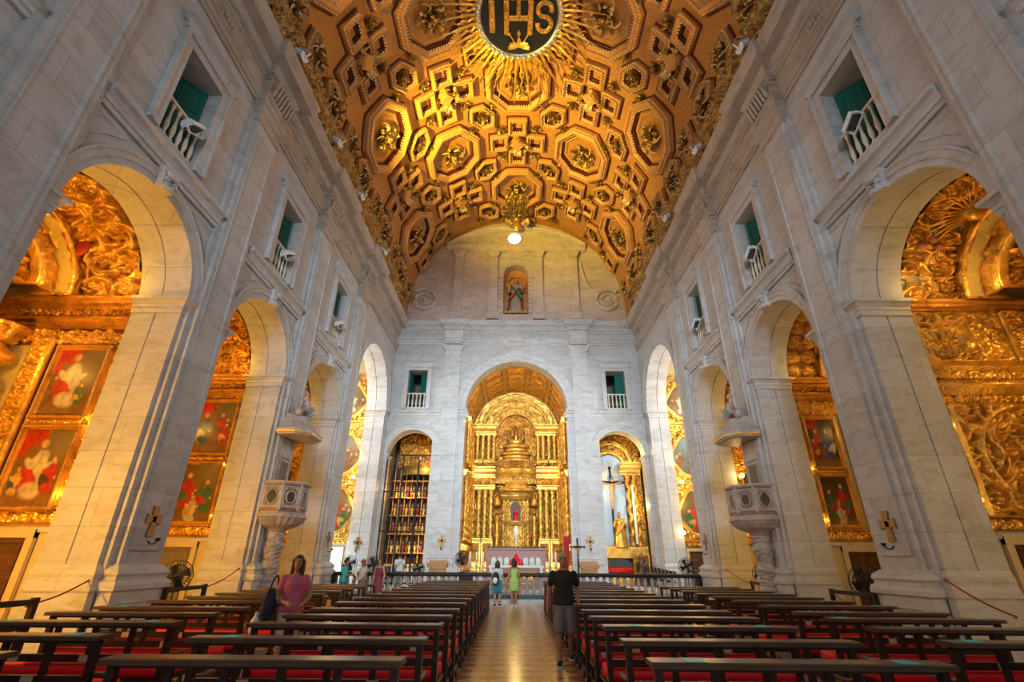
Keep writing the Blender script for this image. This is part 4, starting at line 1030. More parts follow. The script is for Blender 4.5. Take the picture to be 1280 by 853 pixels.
def chapel(s, c, k, style):
    side = 'left' if s < 0 else 'right'; nm = names_bay[k]
    chapel_shell(s, c, (k + 1) if s < 0 else (k + 4))
    A = np.array((s, 0, 0.)); Nn = np.array((0, -1., 0)); O = np.array((s * XO, c + CW, 0.))
    root = empty('carved_chapel_lining', tuple(O))
    desc = {'columns': 'with a red boss overhead', 'lunette': 'round two bright paintings', 'tall': 'behind the stone pulpit',
            'relief': 'of deep scrolls with an angel', 'rosettes': 'under round gilt rosettes'}[style]
    tag(root, 'gilded lining of the %s %s side chapel %s' % (nm, side, desc), 'altar carving')
    W = CD
    add = lambda mb, n, m, sm=True, **kw: wchild(mb, n, M[m], root, sm, **kw)
    p = MB(); run3(p, [(0, 0), (.06, 0), (.06, .1), (0, .12)], O, A, Nn, W, 2.05); add(p, 'stone_ledge', 'stone', False)
    if style in ('columns', 'lunette', 'tall', 'rosettes'):
        p = MB(); carved(p, O + 2.19 * ZUP, A, ZUP, Nn, W, .27, .06, k * 7 + 3, .26, .03); run3(p, FRIEZE[:4], O, A, Nn, W, 2.15); add(p, 'carved_predella', 'gold_red', h=True)
    # background of the painting zone
    if style == 'columns': PX, pz = (.24, 1.32), ((2.52, 4.06), (4.36, 5.88))
    elif style == 'lunette': PX, pz = (.16, 1.46), ((2.6, 4.26), (4.62, 6.26))
    elif style == 'rosettes': PX, pz = (.2, 1.04), ((2.62, 4.0), (4.3, 5.8))
    elif style == 'tall': PX, pz = (.3, 1.5), ((2.6, 4.9),)
    if style != 'relief':
        p = MB(); carved(p, O + 2.46 * ZUP, A, ZUP, Nn, PX[1] + .16, pz[-1][1] - 2.3, .05, k * 5 + 60, .22, .03); add(p, 'carved_panelling', 'gold_red', h=True)
        for q, (z0, z1) in enumerate(pz):
            figs = {0: [[(.55, .45, 1.5, W_c, R_), (.25, .38, .9, R_, D_), (.85, .3, .7, Y_, B_)], [(.6, .5, 1.6, W_c, R_), (.3, .3, .6, G_, Y_)]],
                    1: [[(.25, .42, 1.1, G_, R_), (.7, .5, 1.25, R_, G_), (.5, .2, .9, W_c, Y_)], [(.7, .45, 1.2, B_, W_c), (.3, .5, 1.0, R_, D_), (.15, .35, .8, R_, Y_)]],
                    2: [[(.5, .45, 1.2, R_, Y_), (.75, .3, .8, B_, W_c)]]}[k][q % 2 if k < 2 else 0]
            bgc = (.17, .085, .025) if s < 0 else (.07, .042, .02)
            what = [['a kneeling woman in white', 'a standing saint in white'],
                    ['figures round a white cloth', 'a saint in blue'], ['robed figures in red']][k][q % 2 if k < 2 else 0] if s < 0 else \
                   ['', 'dark robed figures around a table' if q == 0 else 'a dim interior scene with robed figures', 'robed figures in dusk light'][k]
            framed_painting(O + (PX[0] if s > 0 else PX[0]) * A + z0 * ZUP + .04 * Nn, A, Nn, PX[1] - PX[0], z1 - z0, 100 + k * 11 + q * 3 + (s > 0) * 50, bgc, figs,
                            'painting of %s, %s, %s %s chapel' % (what, ('lower of two' if q == 0 else 'upper of two') if len(pz) > 1 else 'tall one', nm, side),
                            drape=(R_, .8 if s < 0 else .2) if k == 0 or q == 1 else None, sky=((.25, .26, .16), .25 if s < 0 else .7) if k < 2 and s < 0 else None)
        if len(pz) > 1:
            p = MB(); z = (pz[0][1] + pz[1][0]) / 2
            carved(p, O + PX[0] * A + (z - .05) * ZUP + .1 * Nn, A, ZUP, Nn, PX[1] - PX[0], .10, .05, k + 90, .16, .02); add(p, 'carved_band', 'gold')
        zt = pz[-1][1] + .14
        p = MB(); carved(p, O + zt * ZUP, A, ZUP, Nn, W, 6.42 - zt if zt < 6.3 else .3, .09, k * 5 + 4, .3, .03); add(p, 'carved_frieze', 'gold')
        xs = {'columns': ((1.55, .42), (2.15, .85)), 'lunette': ((1.75, .4), (2.5, .8)), 'rosettes': ((1.35, .45), (2.2, .8)), 'tall': ((1.8, .5), (2.6, .8))}[style]
        p = MB(); x, w_ = xs[0]; carved(p, O + x * A + 2.46 * ZUP + .05 * Nn, A, ZUP, Nn, w_, 3.7, .16, k * 3 + 8, .38, .03, border=.06); add(p, 'carved_pilaster', 'gold_red', h=True)
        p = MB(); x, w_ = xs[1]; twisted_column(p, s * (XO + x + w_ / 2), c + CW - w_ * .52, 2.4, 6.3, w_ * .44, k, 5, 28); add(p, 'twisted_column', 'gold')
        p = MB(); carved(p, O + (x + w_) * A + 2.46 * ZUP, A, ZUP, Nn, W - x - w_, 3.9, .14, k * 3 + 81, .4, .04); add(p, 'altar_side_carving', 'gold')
    else:
        def scroll(U, V):   # a big oval scroll with a carved scene
            d = np.sqrt(((U - 1.45) / 1.15) ** 2 + ((V - 1.15) / 1.05) ** 2); return np.where(abs(d - 1) < .07, 1.1 - 5 * abs(d - 1), 0)
        p = MB(); carved(p, O + .06 * A + 2.42 * ZUP, A, ZUP, Nn, 2.9, 2.3, .22, 13, .62, .022, False, 0.05, scroll); add(p, 'carved_relief', 'gold_green', h=True)
        p = MB(); carved(p, O + 2.2 * ZUP, A, ZUP, Nn, W, .22, .07, 14, .22, .03); add(p, 'carved_predella', 'gold_red', h=True)
        p = MB(); carved(p, O + 2.96 * A + 2.42 * ZUP, A, ZUP, Nn, W - 2.96, 2.3, .3, 17, .5, .035, False, .06); add(p, 'altar_side_carving', 'gold')
        p = MB(); carved(p, O + 4.74 * ZUP, A, ZUP, Nn, W, .2, .06, 15, .2, .03); run3(p, FRIEZE, O, A, Nn, W, 4.92)
        for q in range(60): p.cbox(O + (q + .5) * W / 60 * A + 5.22 * ZUP + .1 * Nn, (.045, .06, .05))
        carved(p, O + 5.28 * ZUP, A, ZUP, Nn, W, .22, .07, 16, .24, .03); run3(p, FRIEZE[:6], O, A, Nn, W, 5.48); add(p, 'double_cornice', 'gold')
        def angel(U, V):
            return np.maximum(1.3 * np.exp(-(((U - .98) / .22) ** 2 + ((V - .55) / .36) ** 2) ** 2), 1.5 * np.exp(-(((U - .98) / .12) ** 2 + ((V - 1.0) / .13) ** 2) ** 2))
        p = MB(); carved(p, O + .06 * A + 5.66 * ZUP, A, ZUP, Nn, 1.9, 1.24, .18, 23, .5, .022, True, .05, angel); add(p, 'angel_relief', 'gold_green', h=True)
        p = MB(); carved(p, O + 2.0 * A + 5.66 * ZUP + .12 * Nn, A, ZUP, Nn, .42, 1.24, .14, 24, .3, .03, True, .05)
        carved(p, O + 2.45 * A + 5.66 * ZUP, A, ZUP, Nn, W - 2.45, 1.24, .22, 25, .4, .035, False, .05); add(p, 'carved_pilaster', 'gold')
        zt = 6.86
    # top cornice of several members
    p = MB()
    z0 = 6.42 if style != 'relief' else 6.88
    if style != 'relief':
        run3(p, FRIEZE, O, A, Nn, W, 6.42); carved(p, O + 6.7 * ZUP + .06 * Nn, A, ZUP, Nn, W, .22, .07, k + 33, .24, .03)
        for q in range(48): p.cbox(O + (q + .5) * W / 48 * A + 6.66 * ZUP + .12 * Nn, (.05, .08, .05))
    run3(p, [(0, 0), (.1, 0), (.16, .06), (.24, .1), (.24, .16), (.3, .2), (.3, .26), (0, .3)], O, A, Nn, W, 6.9 if style != 'relief' else 6.9)
    add(p, 'cornice', 'gold_deep', False)
    # carved barrel vault
    p = MB(); end = {'columns': 1.5, 'lunette': 1.9, 'tall': 1.7, 'relief': 1.35, 'rosettes': 1.1}[style]
    vault_carving(p, s, c, .04, end, .02, pi - .02, .26 if style == 'rosettes' else .22, k * 17 + 41 + (s > 0), {'columns': .75, 'lunette': .5, 'tall': .6, 'relief': .75, 'rosettes': .5}[style], .022, rosettes=style == 'rosettes')
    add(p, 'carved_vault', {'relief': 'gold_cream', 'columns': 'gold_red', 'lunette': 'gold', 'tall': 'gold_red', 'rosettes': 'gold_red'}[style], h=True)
    if style == 'columns':
        p = MB(); p.ball((s * (XO + 1.35), c + 1.30, 8.36), (.2, .10, .3)); add(p, 'red_boss', None) if False else wchild(p, 'red_boss', flat('red_boss_paint', (.42, .05, .02), .4), root, True)
    if style == 'relief':
        p = MB()                                                   # painted rays from a gilt glory
        t = 1.25; r = RV - .2
        for q in range(11):
            a = -.9 + q * .18
            d0 = .25; d1 = 1.0 + .12 * (q % 2)
            def at_(d, o): x = 1.15 - d * cos(a) * .8; tt = t - d * sin(a) * .55 - .0 + o; return (s * (XO + max(.1, x)), c + r * cos(tt), 7.15 + r * sin(tt))
            p.tube([at_(d0, 0), at_((d0 + d1) / 2, 0), at_(d1, 0)], [.05, .03, .012], 6)
        p.ball((s * (XO + 1.15), c + r * cos(t), 7.15 + r * sin(t)), (.26, .2, .2)); add(p, 'sun_rays', 'gold_plain')
        p = MB()
        for q in range(3): p.ball((s * (XO + .35 + .2 * q), c + (RV - .26) * cos(.78 + .09 * (q % 2)), 7.15 + (RV - .26) * sin(.78 + .09 * (q % 2))), (.085, .085, .1))
        wchild(p, 'cherub_head', flat('painted_flesh', (.55, .22, .10), .4), root, True)
    # concentric arches of the altarpiece at the chapel's end
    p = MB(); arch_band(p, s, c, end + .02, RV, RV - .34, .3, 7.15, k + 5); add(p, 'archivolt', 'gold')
    p = MB(); vault_carving(p, s, c, end, end + .34, .02, pi - .02, .05, 77, .3, .06, r=RV - .38); wchild(p, 'pale_soffit', flat('pale_yellow_soffit', (.62, .45, .16), .5), root, True)
    p = MB(); arch_band(p, s, c, end + .34, RV - .36, RV - .85, .5, 7.15, k + 6); add(p, 'inner_archivolt', 'gold_red', h=True)
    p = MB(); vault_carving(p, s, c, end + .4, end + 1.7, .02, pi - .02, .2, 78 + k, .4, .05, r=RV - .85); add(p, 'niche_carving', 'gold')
    p = MB(); U, V = np.meshgrid(np.linspace(0, 2 * CW, 90), np.linspace(0, 9.0, 200), indexing='ij'); H = relief(U, V, 2 * CW, 9.0, 5 + k, .5)
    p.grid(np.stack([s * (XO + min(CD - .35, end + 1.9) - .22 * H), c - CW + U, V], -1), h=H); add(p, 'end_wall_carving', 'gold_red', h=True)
    return root
chapel(-1, BAYS[1], 0, 'columns'); chapel(1, BAYS[1], 0, 'relief')
chapel(-1, BAYS[2], 1, 'lunette'); chapel(1, BAYS[2], 1, 'rosettes')
chapel(-1, BAYS[3], 2, 'tall'); chapel(1, BAYS[3], 2, 'tall')
# lights of the chapels: small lamps fixed inside behind the jambs, and an added unseen fill
def chapel_lights(s, c, p, col=AMBER, j=1.0):
    point_light('chapel_jamb_light', (s * 8.75, c - 1.62, 2.4), p * 2.3 * j, (1.0, .46, .045) if s < 0 else col, .08); point_light('chapel_jamb_light', (s * 8.75, c - 1.62, 6.2), p * .45 * j, (1.0, .47, .05) if s < 0 else col, .08)
    point_light('chapel_lamp_light', (s * 9.08, c + 1.79, 4.25), p * .045, col, .03); point_light('chapel_lamp_light', (s * 9.08, c + 1.79, 2.75), p * .045, col, .03)
    point_light('chapel_cornice_light', (s * 9.2, c + 1.25, 7.4), p * .16, col, .06); point_light('chapel_cornice_light', (s * 10.3, c + .9, 7.35), p * .16, col, .06)
    point_light('chapel_back_light', (s * 10.6, c + .9, 5.6), p * .34, col, .08)
    point_light('chapel_fill_light', (s * 9.4, c - 1.2, 4.4), p * (.42 if s > 0 else .12), col, .12)
chapel_lights(-1, BAYS[1], 78, AMBER, 2.7); chapel_lights(-1, BAYS[2], 78, AMBER, 1.7); chapel_lights(-1, BAYS[3], 55)
chapel_lights(1, BAYS[1], 62, (1, .60, .17), .35); chapel_lights(1, BAYS[2], 42, (1, .60, .17), .4); chapel_lights(1, BAYS[3], 42)
# doors low in the far walls of the chapels
n_door = 0
def door(O, A, Nn, w, h, mat, frame='stone', panels=(2, 3), leaf_open=False, name=None):
    global n_door; n_door += 1
    O = np.array(O, float); A = np.array(A, float); Nn = np.array(Nn, float)
    root = empty('door_%d' % n_door, tuple(O)); root['kind'] = 'structure'
    p = MB()
    for a, b in ((-.14, 0), (w, w + .14)): p.prism([(a, 0), (b, 0), (b, h + .14), (a, h + .14)], O, A, ZUP, Nn, 0, .08)
    p.prism([(-.14, h), (w + .14, h), (w + .14, h + .16), (-.14, h + .16)], O, A, ZUP, Nn, 0, .09); wchild(p, 'frame', M[frame], root)
    p = MB(); p.prism([(0, 0), (w, 0), (w, h), (0, h)], O, A, ZUP, Nn, .005, .03)
    for i in range(panels[0]):
        for j in range(panels[1]):
            ww, hh = w / panels[0], h / panels[1]
            bevel_panel(p, O + (i * ww + .06) * A + (j * hh + .07) * ZUP + .03 * Nn, A, ZUP, Nn, ww - .12, hh - .14, .025, .05)
    wchild(p, 'leaf', M[mat], root)
    p = MB(); p.ball(O + w * .88 * A + 1.0 * ZUP + .06 * Nn, .035); wchild(p, 'knob', M['bronze'], root)
    return root
door((-9.45, BAYS[1] + 1.91, 0), (-1, 0, 0), (0, -1, 0), 1.3, 1.95, 'brown_door', 'plaster')
door((9.35, BAYS[1] + 1.91, 0), (1, 0, 0), (0, -1, 0), 1.3, 1.95, 'brown_door', 'plaster')
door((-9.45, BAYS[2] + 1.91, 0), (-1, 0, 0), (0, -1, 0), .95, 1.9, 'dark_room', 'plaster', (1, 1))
door((9.5, BAYS[2] + 1.91, 0), (1, 0, 0), (0, -1, 0), .95, 1.9, 'brown_door', 'plaster')
door((-9.4, BAYS[3] + 1.91, 0), (-1, 0, 0), (0, -1, 0), .95, 1.9, 'brown_door', 'plaster')
door((9.4, BAYS[3] + 1.91, 0), (1, 0, 0), (0, -1, 0), .95, 1.9, 'brown_door', 'plaster')

# ---- transept arms: deep bay with a rococo retable on the far wall
def rococo(s):
    side = 'left' if s < 0 else 'right'; YF = 28.28; x0, x1 = s * XO, s * 13.8
    for nm, q in (('far', [(x0, YF + .05, 0), (x1, YF + .05, 0), (x1, YF + .05, 13.2), (x0, YF + .05, 13.2)]), ('near', [(x0, 21.5, 0), (x1, 21.5, 0), (x1, 21.5, 13.2), (x0, 21.5, 13.2)]), ('end', [(x1, 21.5, 0), (x1, YF + .05, 0), (x1, YF + .05, 13.2), (x1, 21.5, 13.2)])):
        w = MB(); w.add(q, [(0, 1, 2, 3)]); struct(w, 'wall_transept_%s_%s' % (side, nm), M['plaster'])
    w = MB(); w.add([(x0, 21.5, 13.2), (x1, 21.5, 13.2), (x1, YF + .05, 13.2), (x0, YF + .05, 13.2)], [(0, 1, 2, 3)]); struct(w, 'ceiling_transept_' + side, M['plaster'])
    A = np.array((s, 0, 0.)); Nn = np.array((0, -1., 0)); O = np.array((s * XO, YF, 0.))
    root = empty('rococo_wall_carving', tuple(O)); tag(root, 'gilded rococo carving with wavy frames in the %s transept arm' % side, 'altar carving')
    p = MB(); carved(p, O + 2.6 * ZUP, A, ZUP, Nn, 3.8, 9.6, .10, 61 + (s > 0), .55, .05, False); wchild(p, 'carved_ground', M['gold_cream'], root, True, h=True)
    cx = 1.15
    for q, (z0, z1, wd) in enumerate(((2.95, 5.15, .95), (6.1, 8.2, 1.0), (9.5, 11.4, .9))):
        t = np.linspace(0, 2 * pi, 80, endpoint=False)
        rx = wd * (1 + .10 * np.cos(4 * t) + .05 * np.sin(6 * t)); rz = (z1 - z0) / 2 * (1 + .08 * np.cos(3 * t + .6) + .04 * np.sin(7 * t))
        path = O + (cx + rx * np.cos(t))[:, None] * A + ((z0 + z1) / 2 + rz * np.sin(t))[:, None] * ZUP
        rad = np.cos(t)[:, None] * A + np.sin(t)[:, None] * ZUP
        p = MB(); p.sweep(path, rad, Nn, [(-.02, .02), (-.02, .16), (.05, .22), (.12, .14), (.16, .2), (.22, .1), (.24, 0)], closed=True)
        for k in range(0, 80, 5): p.ball(path[k] + .24 * rad[k] + .14 * Nn, (.12, .1, .14), 8, 5)
        fo = empty('framed_painting', tuple(O + z0 * ZUP)); 
        tag(fo, 'wavy-framed painting %s, %s transept' % (('of robed figures, lowest of three', 'of a ship on a blue sea, middle of three' if s > 0 else 'of dark figures in a landscape, middle of three', 'of seated figures, topmost of three')[q], side), 'painting')
        wchild(p, 'rococo_frame', M['gold_plain'], fo, True)
        U, V, C = paint(2 * wd, z1 - z0, 200 + q * 7 + (s > 0) * 31, (.10, .13, .12) if q == 1 and s > 0 else (.14, .085, .04),
                        ([(.5, .45, 1.3, R_, B_), (.25, .35, .8, G_, Y_)], [(.5, .3, .7, D_, Y_)], [(.5, .45, 1.2, W_c, D_), (.7, .4, .7, Y_, B_)])[q], sky=((.30, .42, .46), .5) if q == 1 else ((.3, .24, .12), .5))
        rr = np.sqrt(((U - .5) * 2) ** 2 + ((V - .5) * 2) ** 2); tt = np.arctan2(V - .5, U - .5)
        R2, T2 = np.meshgrid(np.linspace(0.01, 1, 30), t, indexing='ij')
        rx2 = wd * (1 + .10 * np.cos(4 * T2) + .05 * np.sin(6 * T2)); rz2 = (z1 - z0) / 2 * (1 + .08 * np.cos(3 * T2 + .6) + .04 * np.sin(7 * T2))
        X2 = R2 * rx2 * np.cos(T2); Z2 = R2 * rz2 * np.sin(T2)
        iu = np.clip(((X2 / wd + 1.15) / 2.3 * (U.shape[0] - 1)).astype(int), 0, U.shape[0] - 1); iv = np.clip(((Z2 / ((z1 - z0) / 2) + 1.15) / 2.3 * (U.shape[1] - 1)).astype(int), 0, U.shape[1] - 1)
        m = MB(); m.grid(O + (cx + X2)[..., None] * A + ((z0 + z1) / 2 + Z2)[..., None] * ZUP + .14 * Nn, cv=True, c=C[iu, iv].reshape(-1, 3)); wchild(m, 'canvas', M['canvas'], fo, True, col=True)
    p = MB(); run3(p, FRIEZE, O, A, Nn, 3.8, 2.4)
    for k in range(14): p.ball(O + (k + .5) * .27 * A + 2.42 * ZUP + .1 * Nn, (.13, .06, .1), 8, 5)
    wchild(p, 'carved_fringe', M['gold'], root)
    p = MB(); run3(p, FRIEZE, O, A, Nn, 3.8, 8.9); wchild(p, 'middle_cornice', M['gold_plain'], root)
rococo(-1); rococo(1)
door((9.35, 28.3, 0), (1, 0, 0), (0, -1, 0), 1.1, 2.1, 'brown_door', 'plaster', (2, 4))
# bright doorway of the left transept: a pale box lit by an added lamp
M['day_room'] = simple('daylit_room_wall', (0.75, 0.85, 0.86), 0.7, 0, 0.05)
w = MB(); w.box(-11.2, -9.35, 28.2, 28.26, 0, 2.2); struct(w, 'door_20', M['day_room'])
for s in (-1, 1):
    point_light('transept_lamp_light', (s * 9.6, 26.9, 4.6), 55, WARM, .1); point_light('transept_lamp_light', (s * 9.9, 26.6, 10.0), 110, (1, .72, .35), .15)
    point_light('transept_lamp_light', (s * 9.3, 27.4, 7.0), 25, WARM, .1)
area_light('doorway_fill_light', (-10.2, 26.5, 1.4), (-10.2, 28.2, 1.2), (1.5, 2), 60, (.75, .95, 1.0))  # added unseen lamp that brightens the doorway box
# ================================================================== chancel, high altarpiece
YR = 35.0
for s in (-1, 1):
    w = MB(); w.add([(s * 3.3, YB + .85, .9), (s * 3.3, YR + 1.5, .9), (s * 3.3, YR + 1.5, 10.2), (s * 3.3, YB + .85, 10.2)], [(0, 1, 2, 3)]); struct(w, 'wall_chancel_' + ('left' if s < 0 else 'right'), M['plaster'])
w = MB(); t = np.linspace(0, pi, 33); w.grid(np.stack([np.stack([3.3 * np.cos(t), np.full(33, y), 10.1 + 3.3 * np.sin(t)], -1) for y in (YB + .85, YR + 1.5)])); struct(w, 'ceiling_chancel', M['plaster'])
w = MB(); w.add([(-3.4, YR + 1.5, 0), (3.4, YR + 1.5, 0), (3.4, YR + 1.5, 14), (-3.4, YR + 1.5, 14)], [(0, 1, 2, 3)]); struct(w, 'wall_chancel_end', M['plaster'])
root = empty('chancel_vault', (0, 31.5, 13.3)); tag(root, 'gilded barrel vault of the chancel with rows of carved panels between ribs', 'vault')
p = MB()
for y in np.linspace(YB + 1.0, YR - .2, 5):
    tt = np.linspace(0, pi, 40); path = np.stack([3.12 * np.cos(tt), np.full(40, y), 10.1 + 3.12 * np.sin(tt)], -1)
    p.sweep(path, np.stack([np.cos(tt), 0 * tt, np.sin(tt)], -1), (0, 1, 0), [(.15, -.16), (.04, -.16), (0, -.1), (0, .1), (.04, .16), (.15, .16)])
for a in np.linspace(0.28, pi - .28, 6):
    p.sweep([(3.12 * cos(a), YB + .9, 10.1 + 3.12 * sin(a)), (3.12 * cos(a), YR, 10.1 + 3.12 * sin(a))], (-sin(a), 0, cos(a)), (cos(a), 0, sin(a)), [(-.17, .15), (-.17, .03), (-.1, 0), (.1, 0), (.17, .03), (.17, .15)])
wchild(p, 'rib', flat('ochre_rib', (.50, .24, .06), .4), root)
p = MB(); ya = np.linspace(YB + 1.0, YR - .2, 5); aa = np.linspace(.28, pi - .28, 6)
for i in range(4):
    for j in range(5):
        y0, y1 = ya[i] + .2, ya[i + 1] - .2; a0, a1 = aa[j] + .07, aa[j + 1] - .07
        L_ = (a1 - a0) * 3.2; U, V = np.meshgrid(np.linspace(0, L_, 40), np.linspace(0, y1 - y0, 30), indexing='ij'); H = relief(U, V, L_, y1 - y0, 300 + j, .35)
        r = 3.26 - .12 * H; T = a0 + U / 3.2; p.grid(np.stack([r * np.cos(T), y0 + V, 10.1 + r * np.sin(T)], -1), h=H)
wchild(p, 'carved_panel', M['gold_red'], root, True, h=True)
root = empty('high_altarpiece', (0, YR, .95)); tag(root, 'towering gilded high altarpiece with columns, arches and a domed tabernacle in the chancel', 'altarpiece')
E = lambda mb, n, m='gold', sm=True, **kw: wchild(mb, n, M[m], root, sm, **kw)
X = (1, 0, 0); Fy = (0, -1, 0)
p = MB(); carved(p, (-3.2, YR + .6, 1.0), X, ZUP, Fy, 6.4, 12.4, .16, 71, .5, .05); E(p, 'carved_background', 'gold_deep')
for s in (-1, 1):
    for a, b in ((1.55, 2.3), (2.35, 3.15)):                      # pedestals with relief panels
        x0 = a if s > 0 else -b
        p = MB(); p.box(x0, x0 + b - a, YR - .25, YR + .6, .95, 2.85); carved(p, (x0 + .1, YR - .25, 1.5), X, ZUP, Fy, b - a - .2, 1.1, .08, 5, .3, .03)
        run3(p, [(0, 0), (.1, 0), (.1, .15), (.04, .2), (0, .22)], (x0, YR - .25, 0), X, Fy, b - a, .95); run3(p, FRIEZE, (x0, YR - .25, 0), X, Fy, b - a, 2.65); bevel_panel(p, (x0 + .06, YR - .25, 1.45), X, ZUP, Fy, b - a - .12, 1.2, .06, .08)
        E(p, 'pedestal', 'gold_bright', False)
    for x in (1.72, 2.14, 2.56, 2.98):
        p = MB(); twisted_column(p, s * x, YR - .06, 2.92, 6.1, .165, 3, 8, 20, .25); E(p, 'lower_column', 'gold_bright')
    for x in (1.62, 2.0, 2.42, 2.82):
        p = MB(); twisted_column(p, s * x, YR + .05, 8.15, 10.1, .15, 4, 6, 20, .25); E(p, 'upper_column', 'gold_bright')
for x0, w_ in ((-3.2, 1.75), (1.45, 1.75)):
    p = MB(); run3(p, FRIEZE, (x0, YR - .3, 0), X, Fy, w_, 6.1); p.box(x0, x0 + w_, YR - .28, YR + .6, 6.1, 7.4); carved(p, (x0, YR - .3, 6.4), X, ZUP, Fy, w_, .5, .1, 72, .3, .03)
    run3(p, PR_CORN, (x0, YR - .3, 0), X, Fy, w_, 6.85); E(p, 'entablature', 'gold_bright', False)
p = MB(); carved(p, (-1.5, YR + .1, 6.5), X, ZUP, Fy, 3.0, .9, .12, 73, .35, .035); run3(p, PR_CORN, (-1.5, YR + .05, 0), X, Fy, 3, 6.8); E(p, 'middle_frieze', 'gold_bright')
p = MB()
for x0, w_ in ((-3.2, .8), (-2.3, .8), (1.5, .8), (2.4, .8)):
    p.box(x0, x0 + w_, YR - .2, YR + .6, 7.55, 8.1); carved(p, (x0, YR - .2, 7.6), X, ZUP, Fy, w_, .45, .08, 74, .3, .03); run3(p, FRIEZE[:6], (x0, YR - .2, 0), X, Fy, w_, 7.95)
carved(p, (-1.5, YR - .1, 7.5), X, ZUP, Fy, 3.0, .62, .12, 75, .3, .03)
E(p, 'attic_pedestal', 'gold_bright', False)
for x0, w_ in ((-3.2, 1.75), (1.45, 1.75)): p = MB(); run3(p, PR_CORN, (x0, YR - .1, 0), X, Fy, w_, 9.95); p.box(x0, x0 + w_, YR - .1, YR + .6, 10.0, 10.5); E(p, 'upper_cornice', 'gold_bright', False)
for r0, r1, y, sd, nm in ((3.15, 2.45, YR - .15, 81, 'outer_archivolt'), (2.4, 1.85, YR + .05, 82, 'middle_archivolt'), (1.82, 1.36, YR + .2, 83, 'inner_archivolt')):
    n = 80; tt = np.linspace(0, pi, n); rr = np.linspace(r1, r0, 14); T, Rr = np.meshgrid(tt, rr, indexing='ij'); e = np.minimum(Rr - r1, r0 - Rr) / (r0 - r1)
    H = relief(T * r0, Rr - r1, pi * r0, r0 - r1, sd, .4, True) * np.clip(e * 6, 0, 1)
    p = MB(); p.grid(np.stack([Rr * np.cos(T), y - .14 * H, 10.3 + Rr * np.sin(T)], -1), h=H)
    for q in (r0, r1): p.sweep(np.stack([q * np.cos(tt), np.full(n, y), 10.3 + q * np.sin(tt)], -1), np.stack([np.cos(tt), 0 * tt, np.sin(tt)], -1), Fy, [(-.05, -.3), (-.05, .1), (0, .16), (.05, .1), (.05, -.3)])
    E(p, nm, 'gold_bright')
# upper niche with tiered throne
p = MB(); p.lathe([(1.36, 0), (1.36, 2.9)], 24, (0, YR + .55, 7.7), a0=0, a1=pi, sy=.8)
U, V = np.meshgrid(np.linspace(0, 2.7, 60), np.linspace(0, 3.6, 80), indexing='ij'); H = relief(U, V, 2.7, 3.6, 84, .34); p.grid(np.stack([U - 1.35, YR + .62 - .16 * H, 8.0 + V], -1), h=H); E(p, 'niche_lining', 'gold_red', h=True)
p = MB()
for z, r, h_ in ((8.05, 1.15, .18), (8.25, .95, .25), (8.52, 1.12, .2), (8.75, .8, .28), (9.05, .98, .22), (9.3, .55, .35)):
    p.lathe([(r * .75, 0), (r, h_ * .35), (r * .94, h_ * .8), (r * .8, h_)], 28, (0, YR + .05, z), mod=lambda t, z_: 1 + .05 * np.cos(14 * t), sy=.5)
E(p, 'tiered_throne', 'gold_bright')
p = MB()
p.capsule((0, YR + .1, 9.65), (0, YR + .1, 10.5), .2, .1); p.ball((0, YR + .1, 10.72), .11)
for e in (-1, 1): p.capsule((e * .12, YR + .1, 10.4), (e * .42, YR - .02, 10.75), .06, .035); p.capsule((e * .5, YR + .2, 9.7), (e * .55, YR + .2, 10.2), .15, .08); p.ball((e * .55, YR + .2, 10.36), .09)
E(p, 'throne_figures', 'boss')
# tabernacle: two tiers of columns, a niche and a dome
tb = MB(); tb.lathe([(.98, 6.15), (.96, 6.25), (.9, 6.42), (.7, 6.66), (.4, 6.84), (.12, 6.92), (.1, 7.0), (.13, 7.05), (.02, 7.15)], 24, (0, YR - .15, -.2), mod=lambda t, z: 1 + .03 * np.cos(12 * t), sy=.6)
run3(tb, PR_CORN[:8], (-1.05, YR - .5, 0), X, Fy, 2.1, 5.55); tb.box(-1.0, 1.0, YR - .5, YR + .3, 5.4, 6.0)
dome = E(tb, 'tabernacle_dome', 'gold_bright')
p = MB(); p.box(-.95, .95, YR - .1, YR + .3, 1.2, 5.5); carved(p, (-.95, YR - .1, 2.2), X, ZUP, Fy, 1.9, 3.2, .1, 85, .3, .03)
p.box(-.8, .8, YR - .6, YR, .95, 2.3); run3(p, FRIEZE, (-.85, YR - .6, 0), X, Fy, 1.7, 2.2); run3(p, FRIEZE, (-.85, YR - .4, 0), X, Fy, 1.7, 3.75)
tab = E(p, 'tabernacle_body', 'gold_bright')
for x in (-.82, -.52, .52, .82):
    p = MB(); twisted_column(p, x, YR - .36, 2.45, 3.75, .09, 2, 4, 12); E(p, 'tabernacle_column', 'gold_bright')
    p = MB(); twisted_column(p, x, YR - .3, 4.02, 5.5, .08, 2, 4, 12); E(p, 'tabernacle_upper_column', 'gold_bright')
p = MB(); p.prism([(-.33, 4.05)] + [(-.33 * cos(q), 4.95 + .33 * sin(q)) for q in np.linspace(0, pi, 12)] + [(.33, 4.05)], (0, YR - .22, 0), X, ZUP, Fy, 0, .02); wchild(p, 'niche_back', M['ceil_dark'], root)
